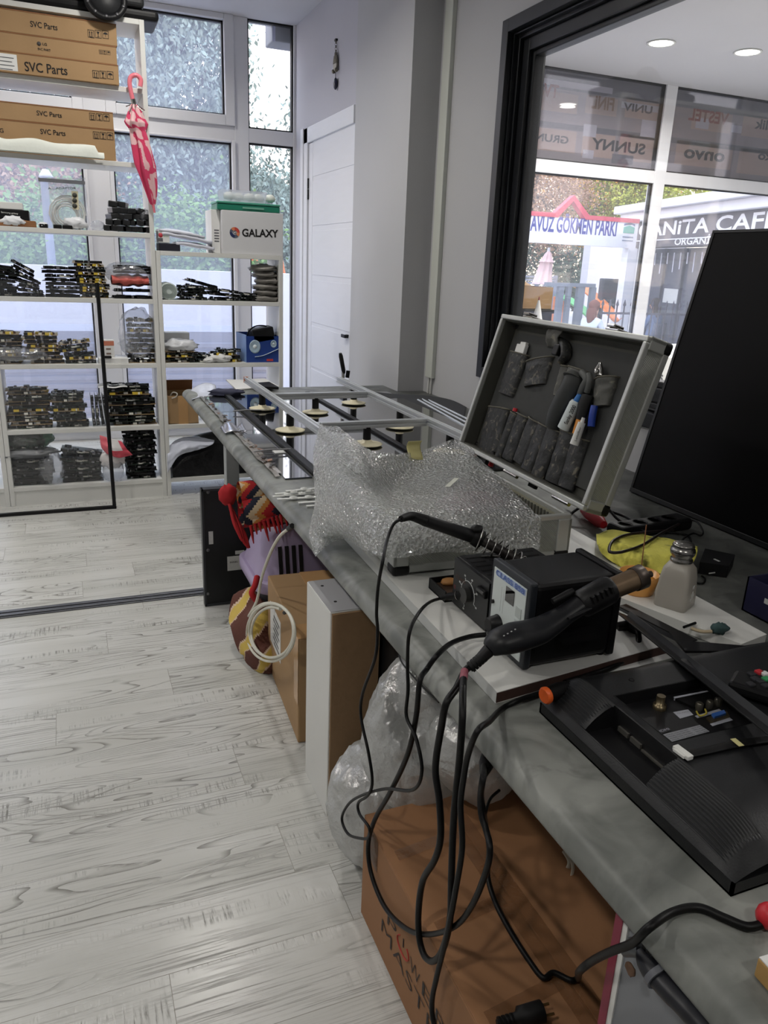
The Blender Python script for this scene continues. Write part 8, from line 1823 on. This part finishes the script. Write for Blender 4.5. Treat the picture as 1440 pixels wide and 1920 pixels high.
MB().tube([PX(915, 1418, .66), PX(912, 1432, .64), PX(907, 1452, .61)], [.013, .014, .007], 12).build('body', RUBBER, t)
pts = [PX(936, 1482, .70), PX(918, 1500, .66), PX(908, 1535, .60), PX(908, 1556, .575)]
tag(MB().tube(smooth_path(pts), .003, 8).build('thin_lead', CB), 'short thin black lead joining the mains lead under the bench', 'cable')
pts = [PX(748, 1228, .60), PX(756, 1246, .585), PX(790, 1285, .588), PX(823, 1317, .598)]
tag(MB().tube(smooth_path(pts), .0018, 6).build('thin_wire', CB), 'thin dark wire along the underside of the bench edge by the plastic bundle', 'wire')
pts = [PZ(1157, 1172, ZT+.04), PZ(1180, 1170, ZT+.04), PZ(1197, 1190, ZT+.03), PZ(1190, 1222, ZT+.012), PZ(1150, 1250, ZT+.008), PZ(1100, 1268, ZT+.008), PZ(1060, 1280, ZT+.01)]
tag(MB().tube(smooth_path(pts), .0062, 10).build('rear_lead', CB), 'black lead curving from the back of the hot air station over white paper', 'cable')
pts = [PZ(1050, 985, ZT+.01), PZ(1075, 960, ZT+.03), PZ(1105, 944, ZT+.05), PZ(1135, 950, ZT+.05), PZ(1160, 975, ZT+.03), PZ(1190, 990, ZT+.02), PZ(1215, 1000, ZT+.03)]
tag(MB().tube(smooth_path(pts), .0042, 8).build('cable', CB), 'black cable arching from behind the tool case to the power strip', 'cable')
pts = [PZ(1104, 952, ZT+.02), PZ(1130, 955, ZT+.03), PZ(1165, 966, ZT+.03), PZ(1182, 975, ZT+.03), PZ(1184, 984, ZT+.02)]
tag(MB().tube(smooth_path(pts), .0045, 8).build('cable', CB), 'second black cable beside the red screwdriver handle', 'cable')
pts = [PZ(1278, 980, ZT+.02), PZ(1240, 1000, ZT+.06), PZ(1205, 1022, ZT+.075), PZ(1170, 1034, ZT+.08), PZ(1148, 1036, ZT+.08), PZ(1142, 1030, ZT+.08), PZ(1150, 1014, ZT+.08), PZ(1175, 1003, ZT+.075), PZ(1215, 998, ZT+.06), PZ(1262, 994, ZT+.03)]
tag(MB().tube(smooth_path(pts), .0042, 8).build('cable_loop', M('cable_brown_black', (38, 28, 28), .35, var=(60, .15))), 'dark cable bent in a long loop over the yellow cloth', 'cable')
pts = [PZ(1288, 975, ZT+.015), PZ(1306, 978, ZT+.02), PZ(1318, 996, ZT+.012), PZ(1314, 1004, ZT+.008), PZ(1300, 1000, ZT+.008), PZ(1284, 1008, ZT+.008), PZ(1278, 1016, ZT+.008)]
tag(MB().tube(smooth_path(pts), .0028, 8).build('thin_cable', CB), 'thin black cable curling beside the end of the power strip', 'cable')
pts = [PZ(1248, 998, ZT+.006), PZ(1270, 1000, ZT+.006), PZ(1290, 1004, ZT+.006), PZ(1296, 1016, ZT+.006), PZ(1290, 1024, ZT+.006)]
tag(MB().tube(smooth_path(pts), .003, 8).build('thin_cable', CB), 'thin black cable coming out behind the yellow cloth', 'cable')
pts = [PZ(1316, 1080, ZT+.006), PZ(1322, 1086, ZT+.006), PZ(1318, 1094, ZT+.005), PZ(1304, 1092, ZT+.005)]
tag(MB().tube(smooth_path(pts), .0026, 8).build('thin_cable', CB), 'short cable tail under the black adapter box', 'cable')

# ================================================================== SUB-PARTS: what belongs to a part hangs under it
def under(root_name, part, kids):
    for o in list(bpy.data.objects):
        if o.parent is None and o.name.split('.')[0] == root_name:
            ps = [c for c in o.children if c.name.split('.')[0] == part]
            if not ps: continue
            for c in list(o.children):
                if c.name.split('.')[0] in kids and c not in ps: c.parent = ps[0]
under('tool_case', 'lid_shell', ('lid_rim', 'corner_cap', 'lid_lining', 'felt_board', 'lid_back_lining', 'latch', 'pouch', 'strap', 'strap_flap'))
under('tool_case', 'base_wall', ('base_rim', 'corner_foot', 'lining_rib', 'lining'))
under('television', 'port_recess', ('aerial_socket', 'white_sticker', 'port_panel', 'label_strip', 'vga_socket', 'vga_plate', 'rating_label', 'logo_label', 'audio_socket', 'thin_wire', 'lettering'))
under('television', 'side_niche', ('side_port', 'card_slot'))
under('hot_air_station', 'control_panel', ('blue_band', 'lettering', 'display', 'mode_key', 'indicator', 'knob', 'panel_line', 'power_label'))
under('hot_air_gun', 'vent_collar', ('vent_slot',)); under('hot_air_gun', 'handle', ('printed_mark', 'side_rib'))
under('soldering_station', 'front_panel', ('dial_arc', 'dial_mark', 'dial_socket', 'rocker_switch', 'switch_key', 'red_mark', 'lettering'))
under('soldering_station', 'housing', ('vent_slot', 'foot'))
under('cable_bag', 'pouch', ('zip', 'lettering', 'round_sticker', 'sticker_strip')); under('cable_bag', 'cable_coil', ('plug',))
under('lamp_box', 'front_panel', ('printed_headlight', 'printed_bulb', 'printed_beam', 'printed_red_mark'))
under('carton', 'body', ('lettering', 'handling_mark', 'paper_label', 'label_print', 'round_logo', 'ring_logo', 'parcel_tape', 'tape_band', 'tape_scrap', 'corner_tape', 'side_tape', 'label', 'printed_band', 'printed_line', 'printed_mark', 'red_dot', 'red_mark', 'power_mark', 'power_mark_bar'))
under('park_sign', 'board', ('lettering', 'emblem', 'emblem_roof', 'emblem_line')); under('cafe_building', 'fascia', ('lettering', 'fascia_line')); under('cafe_building', 'shop_front', ('mullion', 'icicle_light', 'window_notice'))
under('shop_sign', 'panel', ('lettering', 'dark_band', 'tan_patch', 'pale_patch', 'dark_patch'))
under('flat_screen', 'back_panel', ('barcode_label', 'type_label', 'small_label', 'lettering', 'screw')); under('pet_carrier', 'top_shell', ('air_slot',)); under('woven_bag', 'pompom', ('tassel',)); under('woven_bag', 'lower_fold', ('fringe',))
under('dispenser_bottle', 'glass_body', ('white_smear',)); under('dispenser_bottle', 'pump_cap', ('cap_gap',)); under('remote_control', 'casing', ('key',)); under('large_television', 'casing', ('bezel',)); under('adapter', 'body', ('printed_mark', 'printed_line'))
under('cabinet', 'body', ('crimson_edge', 'pale_edge')); under('gift_box', 'body', ('lettering', 'printed_mark')); under('glue_tube', 'body', ('lettering',)); under('marker', 'body', ('lettering',)); under('led_bar', 'bar', ('lens',)); under('led_strip', 'foil', ('foil_scrap',)); under('storage_case', 'lid', ('label_strip',)); under('umbrella', 'canopy', ('rib_tip', 'tip')); under('power_strip', 'body', ('socket',)); under('drawer_box', 'carcass', ('grey_top', 'screw_hole')); under('suction_lifter', 'clamp_lever', ('lever_hole',)); under('television_stand', 'foot_ring', ('foot_plate', 'foot_screw'))
for o in list(bpy.data.objects):      # every cup carries its own post and foot
    if o.parent is None and o.name == 'suction_lifter':
        cups = [c for c in o.children if c.name.split('.')[0] == 'suction_cup']; cen = lambda c: sum((v.co for v in c.data.vertices), Vector())/len(c.data.vertices)
        for c in list(o.children):
            if c.name.split('.')[0] in ('post', 'cup_foot'):
                q = cen(c); c.parent = min(cups, key=lambda k: (cen(k).xy-q.xy).length)
